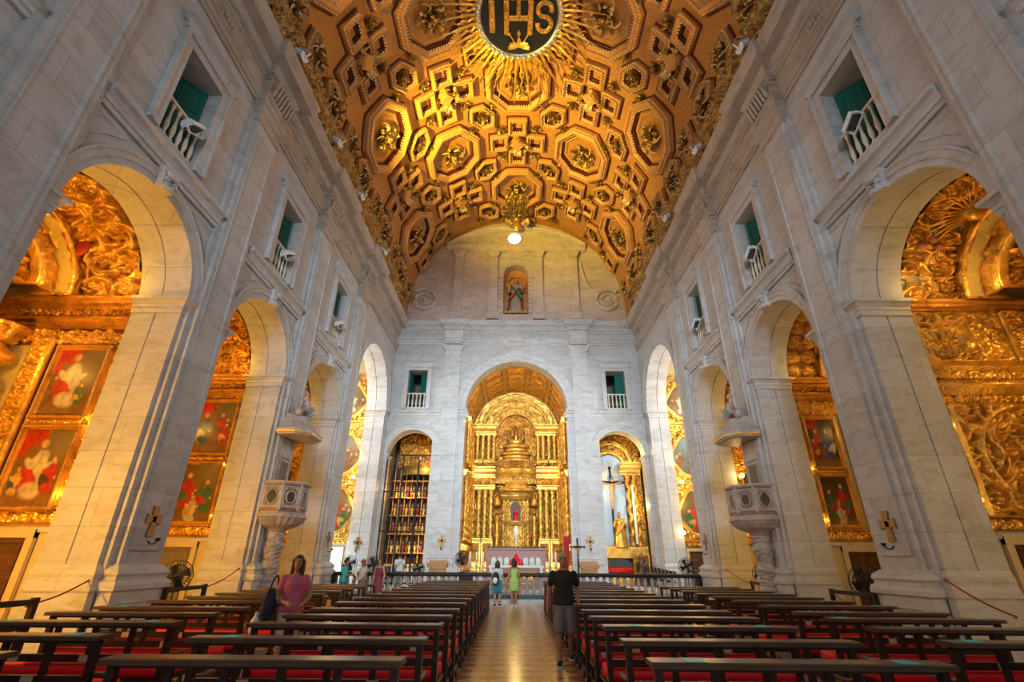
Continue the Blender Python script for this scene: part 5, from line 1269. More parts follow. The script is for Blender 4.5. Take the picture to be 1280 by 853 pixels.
for s in (-1, 1):                                                 # statues between the columns and stepped console scrolls
    p = MB(); p.capsule((s * 1.27, YR - .1, 3.2), (s * 1.27, YR - .1, 4.3), .19, .13); p.ball((s * 1.27, YR - .12, 4.58), .11); p.capsule((s * 1.36, YR - .15, 4.25), (s * 1.2, YR - .3, 3.95), .05, .04); p.lathe([(.25, 2.3), (.2, 2.6), (.16, 2.8), (.26, 3.1), (.26, 3.2)], 12, (s * 1.27, YR - .1, 0)); p.lathe([(.22, 5.0), (.3, 5.1), (.2, 5.4), (.03, 5.75)], 12, (s * 1.27, YR - .1, 0)); E(p, 'saint_figure', 'gold')
def simple_statue(name, loc, H, robe, cloak, skin, label, cat='statue', face=-1, child=False, wide=1.0):
    """robed standing figure with folds, cloak, arms and a head"""
    root = empty(name, loc); tag(root, label, cat); k = H / 1.8
    mb = MB(); n = 40; z = np.linspace(0, 1.45, 34); t = np.linspace(0, 2 * pi, n, endpoint=False); Z, T = np.meshgrid(z, t, indexing='ij')
    r = np.interp(Z, [0, .05, .5, .95, 1.2, 1.38, 1.45], [.27, .26, .22, .17, .21, .17, .07]) * (1 + .09 * np.cos(9 * T + 3 * Z) * np.clip(1.2 - Z, 0, 1)) * wide
    mb.grid(np.stack([k * r * np.cos(T), k * r * .72 * np.sin(T), k * Z], -1), cv=True, capu=True); mb.build('robe', robe, root, True)
    mb = MB()
    t = np.linspace(.12 * pi, .95 * pi, 24); z = np.linspace(.12, 1.42, 24); Z, T = np.meshgrid(z, t, indexing='ij'); r = np.interp(Z, [0, .5, 1.0, 1.3, 1.42], [.34, .30, .26, .24, .13]) * (1 + .06 * np.cos(11 * T + 4 * Z)) * wide
    P1 = np.stack([k * r * np.cos(T), -face * k * r * .85 * np.sin(T), k * Z], -1); mb.grid(P1)
    u = np.linspace(0, 1, 16); mb.tube([(k * (-.28 + .52 * a), face * k * (.18 + .06 * sin(3 * a)), k * (.62 + .66 * a ** 1.3)) for a in u], np.linspace(.11, .06, 16) * k, 10, .6); mb.build('cloak', cloak, root, True)
    mb = MB(); mb.ball((0, face * .02 * k, 1.62 * k), (.085 * k, .10 * k, .12 * k), 16, 12); mb.capsule((0, 0, 1.42 * k), (0, 0, 1.55 * k), .055 * k, .05 * k); mb.ball((0, face * .115 * k, 1.61 * k), (.018 * k, .025 * k, .03 * k))
    for e in (-1, 1): mb.ball((e * .28 * k, face * .30 * k, (1.08 + (.22 if e < 0 else 0)) * k), (.04 * k, .045 * k, .06 * k))
    mb.build('head_and_hands', skin, root, True)
    mb = MB()
    for e in (-1, 1): mb.capsule((e * .21 * k, 0, 1.34 * k), (e * .30 * k, face * .08 * k, 1.06 * k), .085 * k, .08 * k); mb.capsule((e * .30 * k, face * .08 * k, 1.06 * k), (e * .28 * k, face * .27 * k, (1.08 + (.18 if e < 0 else 0)) * k), .085 * k, .06 * k)
    mb.build('sleeve', robe, root, True)
    mb = MB(); mb.ball((0, -face * .03 * k, 1.66 * k), (.10 * k, .10 * k, .11 * k)); mb.capsule((0, -face * .07 * k, 1.62 * k), (0, -face * .08 * k, 1.38 * k), .085 * k, .05 * k); mb.build('hair', flat('dark_hair', (.05, .025, .012), .6), root, True)
    return root
st = simple_statue('saint_statue', (-.06, YB + .33, 17.0), 2.75, flat('grey_gold_robe', (.40, .36, .28), .5, .2), flat('red_cloak', (.35, .06, .05), .5), M['skin'], 'polychrome statue of a bearded saint in a red cloak in the attic niche', wide=1.15)
mb = MB(); u = np.linspace(0, 1, 14); mb.tube([(.42 - .75 * a, -.36 - .1 * sin(3 * a), .9 + 1.0 * a) for a in u], np.linspace(.2, .1, 14), 10, .5); mb.build('green_sash', flat('green_sash', (.05, .15, .12), .5), st, True)
mb = MB(); mb.ball((.34, -.45, 1.75), (.12, .11, .14)); mb.ball((.34, -.45, 1.98), .085); mb.build('held_child', M['skin'], st, True)
mb = MB(); tt = np.linspace(0, 2 * pi, 24, endpoint=False); mb.sweep(np.stack([.62 * np.cos(tt), np.full(24, .25), 2.45 + .62 * np.sin(tt)], -1), np.stack([np.cos(tt), 0 * tt, np.sin(tt)], -1), (0, -1, 0), [(-.12, 0), (-.1, .05), (.1, .05), (.12, 0)], closed=True)
for k in range(16): mb.tube([(.62 * cos(k * pi / 8), .22, 2.45 + .62 * sin(k * pi / 8)), (.86 * cos(k * pi / 8), .22, 2.45 + .8 * sin(k * pi / 8))], [.03, .008], 5)
mb.build('halo', M['gold'], st)
mb = MB()
for k in range(7): mb.ball(((k - 3) * .22, -.2 + .03 * (k % 2), -.06), (.14, .15, .14))
mb.build('cloud_base', M['boss_pale'], st, True)
simple_statue('saint_statue', (0, YR - .36, 4.06), .8, M['red'], flat('dark_red_cloth', (.30, .02, .02), .5), M['skin'], 'tiny red robed statue in the niche of the golden tabernacle')
# chancel side wall cladding
for s in (-1, 1):
    rt = empty('gilded_wall_cladding', (s * 3.2, 31.5, .95)); tag(rt, 'gilded carved cladding with slim columns on the %s wall of the chancel' % ('left' if s < 0 else 'right'), 'altar carving')
    p = MB(); carved(p, (s * 3.22, YB + 1.0, 1.1), (0, 1, 0), ZUP, (-s, 0, 0), 5.6, 9.0, .10, 91, .45, .05); wchild(p, 'carved_panelling', M['gold_deep'], rt, True)
    for y in (29.9, 31.3, 32.7, 34.0):
        p = MB(); twisted_column(p, s * 3.02, y, 2.6, 6.2, .13, 1, 8, 16, .3); wchild(p, 'column', M['gold'], rt, True)
        p = MB(); twisted_column(p, s * 3.02, y, 7.0, 9.5, .11, 1, 7, 16, .3); wchild(p, 'upper_column', M['gold'], rt, True)
    for z in (1.0, 2.1, 6.25, 9.6): p = MB(); p.sweep([(s * 3.25, YB + 1.0, z), (s * 3.25, YR - .3, z)], (-s, 0, 0), ZUP, [(0, 0), (.2, 0), (.3, .2), (.36, .3), (0, .4)]); wchild(p, 'cornice', M['gold_plain'], rt)
for x, y, z, pw in ((-2.4, 32.8, 1.9, 34), (2.4, 32.8, 1.9, 34), (-2.7, 33.4, 7.0, 210), (2.7, 33.4, 7.0, 210), (0, 32.2, 10.0, 240), (0, 30.2, 4.5, 210), (-2.6, 30.6, 9.8, 70), (2.6, 30.6, 9.8, 70)):
    point_light('chancel_lamp_light', (x, y, z), pw * .36, (1, .66, .20), .12)

# ================================================================== altars in front
def altar_table(x0, x1, y0, y1, z0, z1, label):
    r = empty('altar_table', ((x0 + x1) / 2, (y0 + y1) / 2, z0)); tag(r, label, 'altar'); return r
r = altar_table(-1.3, 1.3, 25.0, 25.9, .36, 1.38, 'altar table with a white rim and brown front with golden glow discs before the stepped reredos')
mb = MB(); mb.box(-1.15, 1.15, 25.0, 25.8, .36, 1.28); wchild(mb, 'marble_front', flat('brown_rose_marble', (.30, .16, .11), .3), r)
mb = MB(); mb.box(-1.3, 1.3, 24.9, 25.9, 1.28, 1.38); mb.box(-1.25, -1.13, 24.95, 25.9, .36, 1.3); mb.box(1.13, 1.25, 24.95, 25.9, .36, 1.3); wchild(mb, 'white_mensa', flat('white_cloth', (.72, .74, .72), .6), r)
mb = MB()
for x in (-.75, -.4, 0, .4, .75): mb.ball((x, 24.99, .85), (.13, .03, .13), 14, 8); bevel_panel(mb, (x - .17, 24.99, .6), X, ZUP, Fy, .34, .5, .02, .04)  # gold discs shaped in place of golden glows on the front
wchild(mb, 'glow_disc', M['gold_plain'], r, True)
r = empty('stepped_reredos', (0, 26.8, .36)); tag(r, 'low patterned altar bench of pink tiles with a row of white arched niches', 'altar')
mb = MB(); mb.box(-1.5, 1.5, 26.6, 27.4, .36, 2.12); mb.box(-1.55, 1.55, 26.5, 27.45, 2.08, 2.16); wchild(mb, 'body', simple('pink_patterned_tile', (.36, .17, .16), .4, 0, .5, 18), r)
for k in range(8):
    x = -1.12 + k * .32; mb = MB(); mb.prism([(-.12, 1.3), (-.12, 1.62)] + [(-.12 * cos(q), 1.62 + .12 * sin(q)) for q in np.linspace(0, pi, 8)] + [(.12, 1.3)], (x, 26.6, 0), X, ZUP, Fy, 0, .05); mb.ball((x, 26.53, 1.5), (.07, .02, .16)); wchild(mb, 'arched_niche', flat('pale_green_tile', (.60, .70, .60), .35), r)
mb = MB()
for k in range(14): mb.ball((-1.4 + k * .215, 26.75, 2.2), (.1, .07, .05)); leaf(mb, (-1.4 + k * .215, 26.75, 2.2), (.5 - (k % 2), 0, .3), (0, 0, 1), .16, .04, 1)
tg = mb.build('greenery_garland', flat('garland_green', (.05, .10, .03), .6), None); tag(tg, 'dark green garland lying along the top of the tiled altar bench', 'garland')
mb = MB(); mb.lathe([(.34, 0), (.33, .1), (.25, .26), (.12, .36), (.07, .46), (.02, .5)], 18, (0, 25.3, 1.38), mod=lambda t, z: 1 + .05 * np.cos(8 * t), sy=.6); tag(mb.build('covered_chalice', flat('red_satin', (.62, .008, .010), .4), None, True), 'red satin veil over a chalice on the altar table', 'altar cloth')
mb = MB(); mb.lathe([(.14, 0), (.12, .05), (.04, .1), (.05, .3), (.03, .45), (.1, .5), (.13, .75), (.1, 1.0), (.03, 1.1)], 14, (0, 26.9, 2.16)); tag(mb.build('altar_vessel', flat('pale_white_glass', (.85, .8, .65), .3), None, True), 'tall pale standing vessel at the foot of the tabernacle', 'vessel')  # pale vessel in one plain glass colour
cn = empty('altar_candle'); mb = MB(); mb.lathe([(.13, 0), (.13, .03), (.05, .08), (.035, .2), (.05, .3), (.03, .4), (.03, .95), (.06, 1.0), (.075, 1.05), (.03, 1.06)], 12); mb.build('candlestick', M['silver'], cn, True)
mb = MB(); mb.lathe([(.04, 0), (.04, .55), (.006, .57)], 10, (0, 0, 1.05)); mb.build('candle', M['candle'], cn, True)
for k, x in enumerate((-2.15, -1.85, -1.55, 1.55, 1.85, 2.15)):
    o = cn if k == 0 else copy_tree(cn); o.location = (x, 24.6, .36); o['label'] = 'white candle on a silver stand, %s of three at the altar\'s %s end' % (('outermost', 'middle', 'innermost')[k if k < 3 else 5 - k], 'left' if x < 0 else 'right'); o['category'] = 'candle'; o['group'] = 'candles by the altar'
r = empty('standing_crucifix', (2.85, 24.2, .36)); tag(r, 'black standing crucifix beside the altar rail, right of the altar', 'crucifix')
mb = MB(); mb.lathe([(.25, 0), (.25, .05), (.06, .12), (.04, .2), (.04, 1.2)], 14); mb.box(-.04, .04, -.03, .03, 1.1, 2.2); mb.box(-.36, .36, -.03, .03, 1.78, 1.87); mb.build('cross', M['iron'], r)
mb = MB(); mb.capsule((0, -.05, 1.35), (0, -.06, 1.75), .03, .06); mb.ball((0, -.07, 1.9), .045); [mb.capsule((e * .05, -.05, 1.74), (e * .28, -.05, 1.84), .022, .015) for e in (-1, 1)]; mb.build('corpus', M['bronze'], r, True)
lc = empty('wooden_lectern'); mb = MB()
for x in (-.32, .32):
    for y in (-.2, .2): mb.box(x - .03, x + .03, y - .03, y + .03, 0, .92)
mb.box(-.32, .32, -.2, -.17, .1, .2); mb.build('legs', M['oak'], lc)
mb = MB(); mb.prism([(-.3, .92), (.3, .92), (.3, 1.05), (-.3, 1.22)], (0, 0, 0), (0, -1, 0), ZUP, X, -.45, .45); mb.build('sloped_desk', M['oak'], lc); bx_ = MB(); bx_.box(-.36, .36, -.22, .2, .6, .9); bx_.build('front_board', M['oak'], lc)
lc.location = (-3.65, 24.6, .36); tag(lc, 'light oak lectern standing left of the altar', 'lectern', 'oak lecterns')
o = copy_tree(lc); o.location = (3.4, 24.7, .36); o['label'] = 'light oak lectern standing right of the altar beside the black crucifix'
r = empty('flag', (2.45, 26.9, .36)); tag(r, 'red flag hanging on a pole right of the altar bench', 'flag'); mb = MB(); mb.lathe([(.15, 0), (.15, .04), (.02, .06), (.02, 2.5)], 8); mb.build('pole', M['oak'], r)
mb = MB(); U, V = np.meshgrid(np.linspace(0, 1, 16), np.linspace(0, 1, 20), indexing='ij'); mb.grid(np.stack([.02 + .32 * U * (.6 + .4 * (1 - V)), .05 * np.sin(9 * U + 3 * V), 2.4 - 1.6 * V], -1)); fo = mb.build('cloth', flat('crimson_cloth', (.42, .01, .03), .6), r, True)

# ---- left end chapel behind an iron grille, shelves of reliquary busts
xa, xb, yb_ = -7.95, -4.5, 32.2
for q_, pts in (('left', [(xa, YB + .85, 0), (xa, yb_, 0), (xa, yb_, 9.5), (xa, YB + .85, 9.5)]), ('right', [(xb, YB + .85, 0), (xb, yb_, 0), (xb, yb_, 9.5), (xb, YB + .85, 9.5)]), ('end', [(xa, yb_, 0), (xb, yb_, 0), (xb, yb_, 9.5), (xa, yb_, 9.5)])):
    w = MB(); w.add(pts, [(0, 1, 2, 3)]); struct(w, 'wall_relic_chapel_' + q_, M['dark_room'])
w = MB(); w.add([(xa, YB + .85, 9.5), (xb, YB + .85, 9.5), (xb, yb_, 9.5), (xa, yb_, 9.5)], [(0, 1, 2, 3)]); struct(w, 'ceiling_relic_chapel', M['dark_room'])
r = empty('reliquary_altarpiece', (-6.24, 31.6, .36)); tag(r, 'gilded shelved altarpiece crowded with reliquary busts behind the iron grille', 'altarpiece')
p = MB(); carved(p, (-7.7, 31.8, 6.9), X, ZUP, Fy, 2.9, 2.3, .25, 95, .4, .035); wchild(p, 'carved_crown', M['gold_red'], r, True, h=True)
p = MB()
for z in (.9, 1.9, 2.95, 4.0, 5.05, 6.05): p.box(-7.75, -4.75, 31.0, 31.9, z, z + .07)
for k in range(9): p.box(-7.7 + k * .36, -7.64 + k * .36, 31.25, 31.9, .9, 6.8)
wchild(p, 'shelf', M['gold_deep'], r)
p = MB(); p.box(-7.7, -4.8, 31.85, 31.92, .4, 7.0); wchild(p, 'back_board', flat('dark_red_board', (.13, .03, .02), .6), r)
p = MB(); p.lathe([(1.2, 0), (1.15, .35), (.8, .75), (.2, .9)], 24, (-6.1, 31.5, 6.4), a0=pi, a1=2 * pi); wchild(p, 'gilt_canopy', M['gold_bright'], r, True)
p = MB(); p.box(-7.6, -4.9, 30.6, 31.2, .36, 1.25); wchild(p, 'altar_base', flat('white_cloth', (.72, .74, .72), .6), r)
p = MB(); p.box(-7.65, -4.85, 30.55, 31.2, 1.25, 1.36); wchild(p, 'gilt_edge', M['gold_bright'], r)
bust = empty('reliquary_bust'); mb = MB(); mb.lathe([(.11, 0), (.1, .06), (.06, .12), (.13, .25), (.12, .38), (.05, .45)], 12, sy=.7); mb.build('torso', M['gold_bright'], bust, True)
mb = MB(); mb.ball((0, -.01, .55), (.065, .07, .085)); mb.build('head', M['skin'], bust, True)
rr_ = random.Random(8); cols = ['gold_bright', 'red', 'boss_pale', 'gold_deep']
bust2 = copy_tree(bust); 
for ch in bust2.children:
    if ch.name.startswith('torso'): ch.data = ch.data.copy(); ch.data.materials[0] = flat('dark_red_cloth', (.30, .02, .02), .5)
cnt = 0
for zi, z in enumerate((1.97, 3.02, 4.07, 5.12)):
    for k in range(8):
        src = (bust, bust2)[cnt % 3 == 2]
        if cnt == 0: o = bust
        elif cnt == 2: o = bust2
        else: o = copy_tree(src)
        o.location = (-7.48 + k * .36, 31.15, z); o.rotation_euler = (0, 0, 0); cnt += 1
        tag(o, 'reliquary bust on the %s shelf behind the grille, %s from left' % (('lowest', 'second', 'third', 'topmost')[zi], ('first', 'second', 'third', 'fourth', 'fifth', 'sixth', 'seventh', 'eighth')[k]), 'reliquary bust', 'reliquary busts behind the grille')
r = empty('iron_grille', (-6.24, YB + .3, .36)); tag(r, 'tall black iron grille closing the left end chapel', 'grille')
mb = MB()
for k in range(23):
    x = -7.64 + k * .1275; top = 7.25; mb.tube([(x, YB + .3, .36), (x, YB + .3, top)], .011, 5)
for k in range(22):
    for z in (1.2, 2.4, 3.5, 4.6, 5.6, 6.6):
        tt = np.linspace(0, 2 * pi, 9); x = -7.58 + k * .1275; mb.tube(np.stack([x + .05 * np.cos(tt), np.full(9, YB + .3), z + .05 * np.sin(tt)], -1), .006, 4)
wchild(mb, 'bars', M['iron'], r)
for z in (.4, 3.0, 5.15, 7.25): mb = MB(); mb.box(-7.7, -4.78, YB + .27, YB + .33, z, z + .07); wchild(mb, 'cross_rail', M['iron'], r)
for x in (-7.69, -6.7, -5.78, -4.79): mb = MB(); mb.box(x - .035, x + .035, YB + .26, YB + .34, .36, 7.3); wchild(mb, 'post', M['iron'], r)
point_light('relic_chapel_light', (-6.9, 30.0, 5.4), 75, (1, .60, .25), .1); point_light('relic_chapel_light', (-5.3, 30.2, 7.4), 60, (1, .6, .2), .1); point_light('relic_chapel_light', (-6.0, 29.8, 2.2), 50, (1, .72, .4), .1)

# ---- right end chapel: crucifix before a pale blue niche with silver rays
xa, xb = 4.5, 8.2
for q_, pts in (('left', [(xa, YB + .85, 0), (xa, yb_, 0), (xa, yb_, 9.5), (xa, YB + .85, 9.5)]), ('right', [(xb, YB + .85, 0), (xb, yb_, 0), (xb, yb_, 9.5), (xb, YB + .85, 9.5)]), ('end', [(xa, yb_, 0), (xb, yb_, 0), (xb, yb_, 9.5), (xa, yb_, 9.5)])):
    w = MB(); w.add(pts, [(0, 1, 2, 3)]); struct(w, 'wall_crucifix_chapel_' + q_, M['plaster'])
w = MB(); w.add([(xa, YB + .85, 9.5), (xb, YB + .85, 9.5), (xb, yb_, 9.5), (xa, yb_, 9.5)], [(0, 1, 2, 3)]); struct(w, 'ceiling_crucifix_chapel', M['plaster'])
r = empty('crucifix_altarpiece', (6.2, 31.2, .36)); tag(r, 'gilded altarpiece with a pale blue rayed niche in the right end chapel', 'altarpiece'); yy = 30.9; nx_ = 5.92
p = MB(); poly = [(-.88, 2.3), (-.88, 6.9)] + [(-.88 * cos(q), 6.9 + .88 * sin(q)) for q in np.linspace(0, pi, 20)] + [(.88, 6.9), (.88, 2.3)]; p.prism(poly, (nx_, yy + .17, 0), X, ZUP, Fy, 0, .02); wchild(p, 'blue_niche', M['niche_blue'], r)
p = MB(); carved(p, (4.55, yy + .5, 2.3), X, ZUP, Fy, 3.4, 6.9, .2, 97, .4, .04, False); wchild(p, 'carved_background', M['gold_green'], r, True, h=True)
p = MB()
for k in range(40):
    a = 2 * pi * k / 40; l = (1.25, .8, 1.05, .7)[k % 4]; x1 = max(-.86, min(.86, (.2 + l) * cos(a))); f_ = x1 / ((.2 + l) * cos(a)) if abs(cos(a)) > .01 else 1
    p.tube([(nx_ + .2 * cos(a), yy + .10, 6.35 + .2 * sin(a)), (nx_ + (.2 + l) * cos(a) * f_, yy + .10, 6.35 + (.2 + l) * sin(a) * f_)], [.05, .016], 4)
wchild(p, 'silver_rays', flat('silver_white_ray', (.80, .80, .76), .35, .2), r)
for r0, r1, sd in ((1.46, 1.1, 5), (1.08, .88, 6)):
    tt = np.linspace(0, pi, 50); rr = np.linspace(r1, r0, 10); T, Rr = np.meshgrid(tt, rr, indexing='ij'); e = np.minimum(Rr - r1, r0 - Rr) / (r0 - r1); H = relief(T * r0, Rr - r1, pi * r0, r0 - r1, sd, .35) * np.clip(e * 6, 0, 1)
    p = MB(); p.grid(np.stack([nx_ + .1 * (r0 > 1.2) + Rr * np.cos(T), yy - .12 * H + .1, 6.95 + (.35 if r0 > 1.2 else 0) + Rr * np.sin(T)], -1), h=H); wchild(p, 'archivolt', M['gold_green' if r0 > 1.2 else 'gold_bright'], r, True, h=True)
for x in (4.85, 6.98, 7.4):
    p = MB(); twisted_column(p, x, yy - .02, 2.4, 6.5, .15, 6, 5, 16); wchild(p, 'column', M['gold'], r, True)
for pr_, x0, w_, y_, z_ in ((PR_CORN, 4.6, .5, yy, 6.5), (PR_CORN, 6.5, 1.3, yy, 6.5), (FRIEZE, 4.6, 3.2, yy - .1, 2.1)): p = MB(); run3(p, pr_, (x0, y_, 0), X, Fy, w_, z_); wchild(p, 'cornice', M['gold_bright'], r)
p = MB(); p.box(7.12, 7.26, yy - .25, yy, 2.5, 5.9); wchild(p, 'white_pilaster', M['candle'], r)
p = MB(); p.box(4.6, 7.7, 30.2, 31.0, .36, .95); p.box(4.6, 7.7, 30.3, 31.2, 1.75, 2.3); p.box(4.6, 5.0, 30.2, 31, .36, 2.0); p.box(6.75, 7.7, 30.2, 31, .36, 2.0); carved(p, (6.8, 30.2, 1.0), X, ZUP, Fy, .8, .9, .08, 7, .3, .03); wchild(p, 'altar_body', M['gold'], r)
p = MB(); p.prism([(-.85, 1.0), (-.85, 1.35)] + [(-.85 * cos(q), 1.35 + .4 * sin(q)) for q in np.linspace(0, pi, 14)] + [(.85, 1.0)], (5.85, 30.28, 0), X, ZUP, Fy, 0, .04); wchild(p, 'glass_reliquary_case', M['glass_dark'], r)
p = MB(); p.box(5.0, 6.7, 30.12, 30.26, 1.0, 1.14); [p.ball((5.15 + .2 * k, 30.18, 1.18), (.12, .08, .07)) for k in range(8)]; wchild(p, 'red_cloth', M['red'], r, True)
cr = empty('altar_crucifix', (nx_, yy + .02, 2.3)); tag(cr, 'large dark crucifix with a pale figure before the silver rays', 'crucifix')
mb = MB(); mb.box(-.06, .06, -.05, .05, .3, 4.6); mb.box(-.85, .85, -.05, .05, 3.72, 3.84); mb.ball((0, 0, 4.66), .1); [mb.ball((e * .88, 0, 3.78), .09) for e in (-1, 1)]; mb.build('cross', M['iron'], cr)
mb = MB(); mb.capsule((0, -.1, 2.9), (0, -.12, 3.55), .1, .15); [mb.capsule((e * .12, -.12, 3.6), (e * .68, -.1, 3.8), .06, .035) for e in (-1, 1)]; mb.ball((.04, -.15, 3.88), (.1, .1, .12)); [mb.capsule((e * .07, -.1, 2.95), (e * .03, -.12, 2.2), .08, .045) for e in (-1, 1)]; mb.build('corpus', M['skin'], cr, True)
simple_statue('saint_statue', (nx_ + .25, yy - .56, 2.31), 2.0, M['gold'], M['gold_bright'], M['skin'], 'gilded standing statue at the foot of the large crucifix', wide=1.2)
for e, x in ((0, 4.95), (1, 7.1)):
    simple_statue('angel_statue', (x, 29.7, .36), 1.7, flat('bronze_brown_robe', (.16, .08, .04), .45, .3), flat('dark_gold_cloak', (.30, .17, .05), .45, .4), M['skin_tan'], 'dark bronze-coloured statue at the %s end of the crucifix altar' % ('left', 'right')[e], wide=1.1)
for x, y, z, pw in ((5.0, 29.9, 3.0, 70), (7.3, 30.0, 4.6, 110), (6.9, 29.9, 7.6, 110), (5.5, 30.0, 5.4, 110)): point_light('crucifix_chapel_light', (x, y, z), pw * .5, (1, .68, .28), .1)

# ================================================================== altar rail
YRL = 21.75
def rail(x0, x1, label, tall):
    r = empty('altar_rail', ((x0 + x1) / 2, YRL, .2)); tag(r, label, 'altar rail', 'sections of the altar rail')
    mb = MB(); mb.sweep([(x0, YRL, 1.0), (x1, YRL, 1.0)], (0, 1, 0), ZUP, [(-.16, 0), (.16, 0), (.2, .05), (.2, .11), (.16, .14), (-.16, .14), (-.2, .11), (-.2, .05)]); wchild(mb, 'hand_rail', M['rail_wood'], r)
    mb = MB(); mb.box(x0, x1, YRL - .15, YRL + .15, .2, .34); wchild(mb, 'base_rail', M['rail_base'], r)
    for x in (x0 + .14, x1 - .14): mb = MB(); mb.box(x - .14, x + .14, YRL - .15, YRL + .15, .2, 1.02); bevel_panel(mb, (x - .1, YRL - .15, .4), X, ZUP, Fy, .2, .5, .015, .03); wchild(mb, 'post', M['rail_wood'], r)
    n = int((x1 - x0 - .6) / .27)
    base = None
    for k in range(n):
        x = x0 + .3 + (k + .5) * (x1 - x0 - .6) / n
        if base is None:
            mb = MB(); mb.lathe([(.075, 0), (.075, .05), (.04, .08), (.085, .18), (.06, .25), (.035, .30), (.06, .33), (.09, .46), (.05, .58), (.075, .62), (.075, .66)], 12); base = mb.build('baluster', M['rail_marble'], r, True); o = base
        else: o = base.copy(); COL.objects.link(o)
        o.location = Vector((x, YRL, .34)) - r.location
rail(-7.6, -2.05, 'dark altar rail with pale balusters, section left of the aisle', 0); rail(-2.05, -.02 + 2.05, 'dark altar rail with pale balusters, middle section across the aisle', 1); rail(2.03, 7.6, 'dark altar rail with pale balusters, section right of the aisle', 0)

# ================================================================== pulpits
def pulpit(s):
    side = 'left' if s < 0 else 'right'; y0 = 15.83; xw = s * XP; cx = s * (XP - .20)
    r = empty('stone_pulpit', (cx, y0, 0)); tag(r, 'grey and rose marble pulpit on a carved column against the %s pier, with a canopy' % side, 'pulpit')
    P = lambda mb, n, m='pulpit', sm=False: wchild(mb, n, M[m], r, sm)
    mb = MB(); mb.box(min(cx - .42, cx + .42), max(cx - .42, cx + .42), y0 - .42, y0 + .42, 0, .16); mb.box(cx - .36, cx + .36, y0 - .36, y0 + .36, .16, .72); mb.box(cx - .42, cx + .42, y0 - .42, y0 + .42, .72, .82)
    for a, n_ in (((0, 1, 0), (-s, 0, 0)), ((1, 0, 0), (0, -1, 0))):
        O_ = (cx - s * .36, y0 - .28, .24) if n_[0] else (cx - .28, y0 - .36, .24); bevel_panel(mb, O_, a, ZUP, n_, .56, .4, .03, .06)
    P(mb, 'pedestal')
    mb = MB(); n = 32; z = np.linspace(0, 1.66, 90); t = np.linspace(0, 2 * pi, n, endpoint=False); Z, T = np.meshgrid(z, t, indexing='ij')
    rr = np.interp(Z, [0, .1, .16, .3, .6, .8, 1.0, 1.15, 1.3, 1.5, 1.66], [.30, .30, .2, .2, .24, .17, .24, .27, .2, .24, .40]); rel = relief(T * .25, Z, 2 * pi * .25, 1.66, 41, .26, True)
    rr = rr + .07 * rel * (Z > .16) * (Z < 1.5); mb.grid(np.stack([cx + rr * np.cos(T), y0 + rr * np.sin(T), .82 + Z], -1), cv=True, capu=True); P(mb, 'carved_column', sm=True)
    mb = MB(); mb.lathe([(.3, 0), (.44, .05), (.62, .13), (.74, .26), (.77, .32), (.81, .34), (.81, .42), (.74, .44), (.74, .48)], 48, (cx, y0, 2.42), mod=lambda t, z: 1 + .045 * np.abs(np.cos(12 * t)) * (z < .35)); P(mb, 'gadrooned_bowl', sm=False)
    oc = [(cx + .74 * cos(k * pi / 4 + pi / 8), y0 + .74 * sin(k * pi / 4 + pi / 8)) for k in range(8)]
    mb = MB(); mb.prism(oc, (0, 0, 0), X, (0, 1, 0), ZUP, 2.9, 2.98); cen = (cx, y0)
    for k in range(8):
        a, b = np.array(oc[k]), np.array(oc[(k + 1) % 8]); mb.prism([(0, 2.98), (1, 2.98), (1, 3.7), (0, 3.7)], (a[0], a[1], 0), tuple(np.append(b - a, 0)), ZUP, tuple(np.append(-(a + b) / 2 + np.array(cen), 0) / np.linalg.norm((a + b) / 2 - np.array(cen))), 0, .08)
    P(mb, 'parapet', 'pulpit_inlay')
    mb = MB(); dk_ = MB()
    for k in range(8):
        a, b = np.array(oc[k]), np.array(oc[(k + 1) % 8]); l = np.linalg.norm(b - a); e = np.append((b - a) / l, 0); nn = np.append((a + b) / 2 - np.array(cen), 0); nn /= np.linalg.norm(nn); O_ = np.array((a[0], a[1], 3.02))
        bevel_panel(mb, O_ + .03 * e, e, ZUP, nn, l - .06, .64, .04, .08)
        c_ = O_ + e * l / 2 + .32 * ZUP
        tt = np.linspace(0, 2 * pi, 28, endpoint=False); q = .125 * (1 + .25 * np.cos(2 * tt)); path = c_ + (q * .75 * np.cos(tt))[:, None] * e + (1.55 * q * np.sin(tt))[:, None] * ZUP
        if k % 2: path = c_ + (.11 * np.cos(tt) * (1 - .35 * np.cos(2 * tt + pi)))[:, None] * e + (.21 * np.sin(tt))[:, None] * ZUP
        rad = (np.cos(tt))[:, None] * e + np.sin(tt)[:, None] * ZUP; mb.sweep(path, rad, nn, [(0, 0), (0, .03), (.02, .045), (.04, .03), (.045, 0)], closed=True)
        dk_ = MB(); dk_.add(np.vstack([path + .012 * nn, c_ + .012 * nn]), [(i, (i + 1) % 28, 28) for i in range(28)]); P(dk_, 'dark_inlay', 'pulpit_dark')
        for sx in (-1, 1):
            for sz in (-1, 1): mb.ball(c_ + sx * .17 * e + sz * .23 * ZUP, (.05, .05, .06), 8, 5)
        mb.capsule((a[0], a[1], 2.98), (a[0], a[1], 3.7), .045, .045, 8)
    P(mb, 'panel_moulding')
    mb = MB(); path = [(x, y, 3.7) for x, y in oc]; mb.sweep(path, [(*(np.array(q) - np.array(cen)) / .74, 0) for q in oc], ZUP, [(-.1, 0), (.04, 0), (.09, .05), (.09, .1), (-.1, .12)], closed=True); P(mb, 'top_rail')
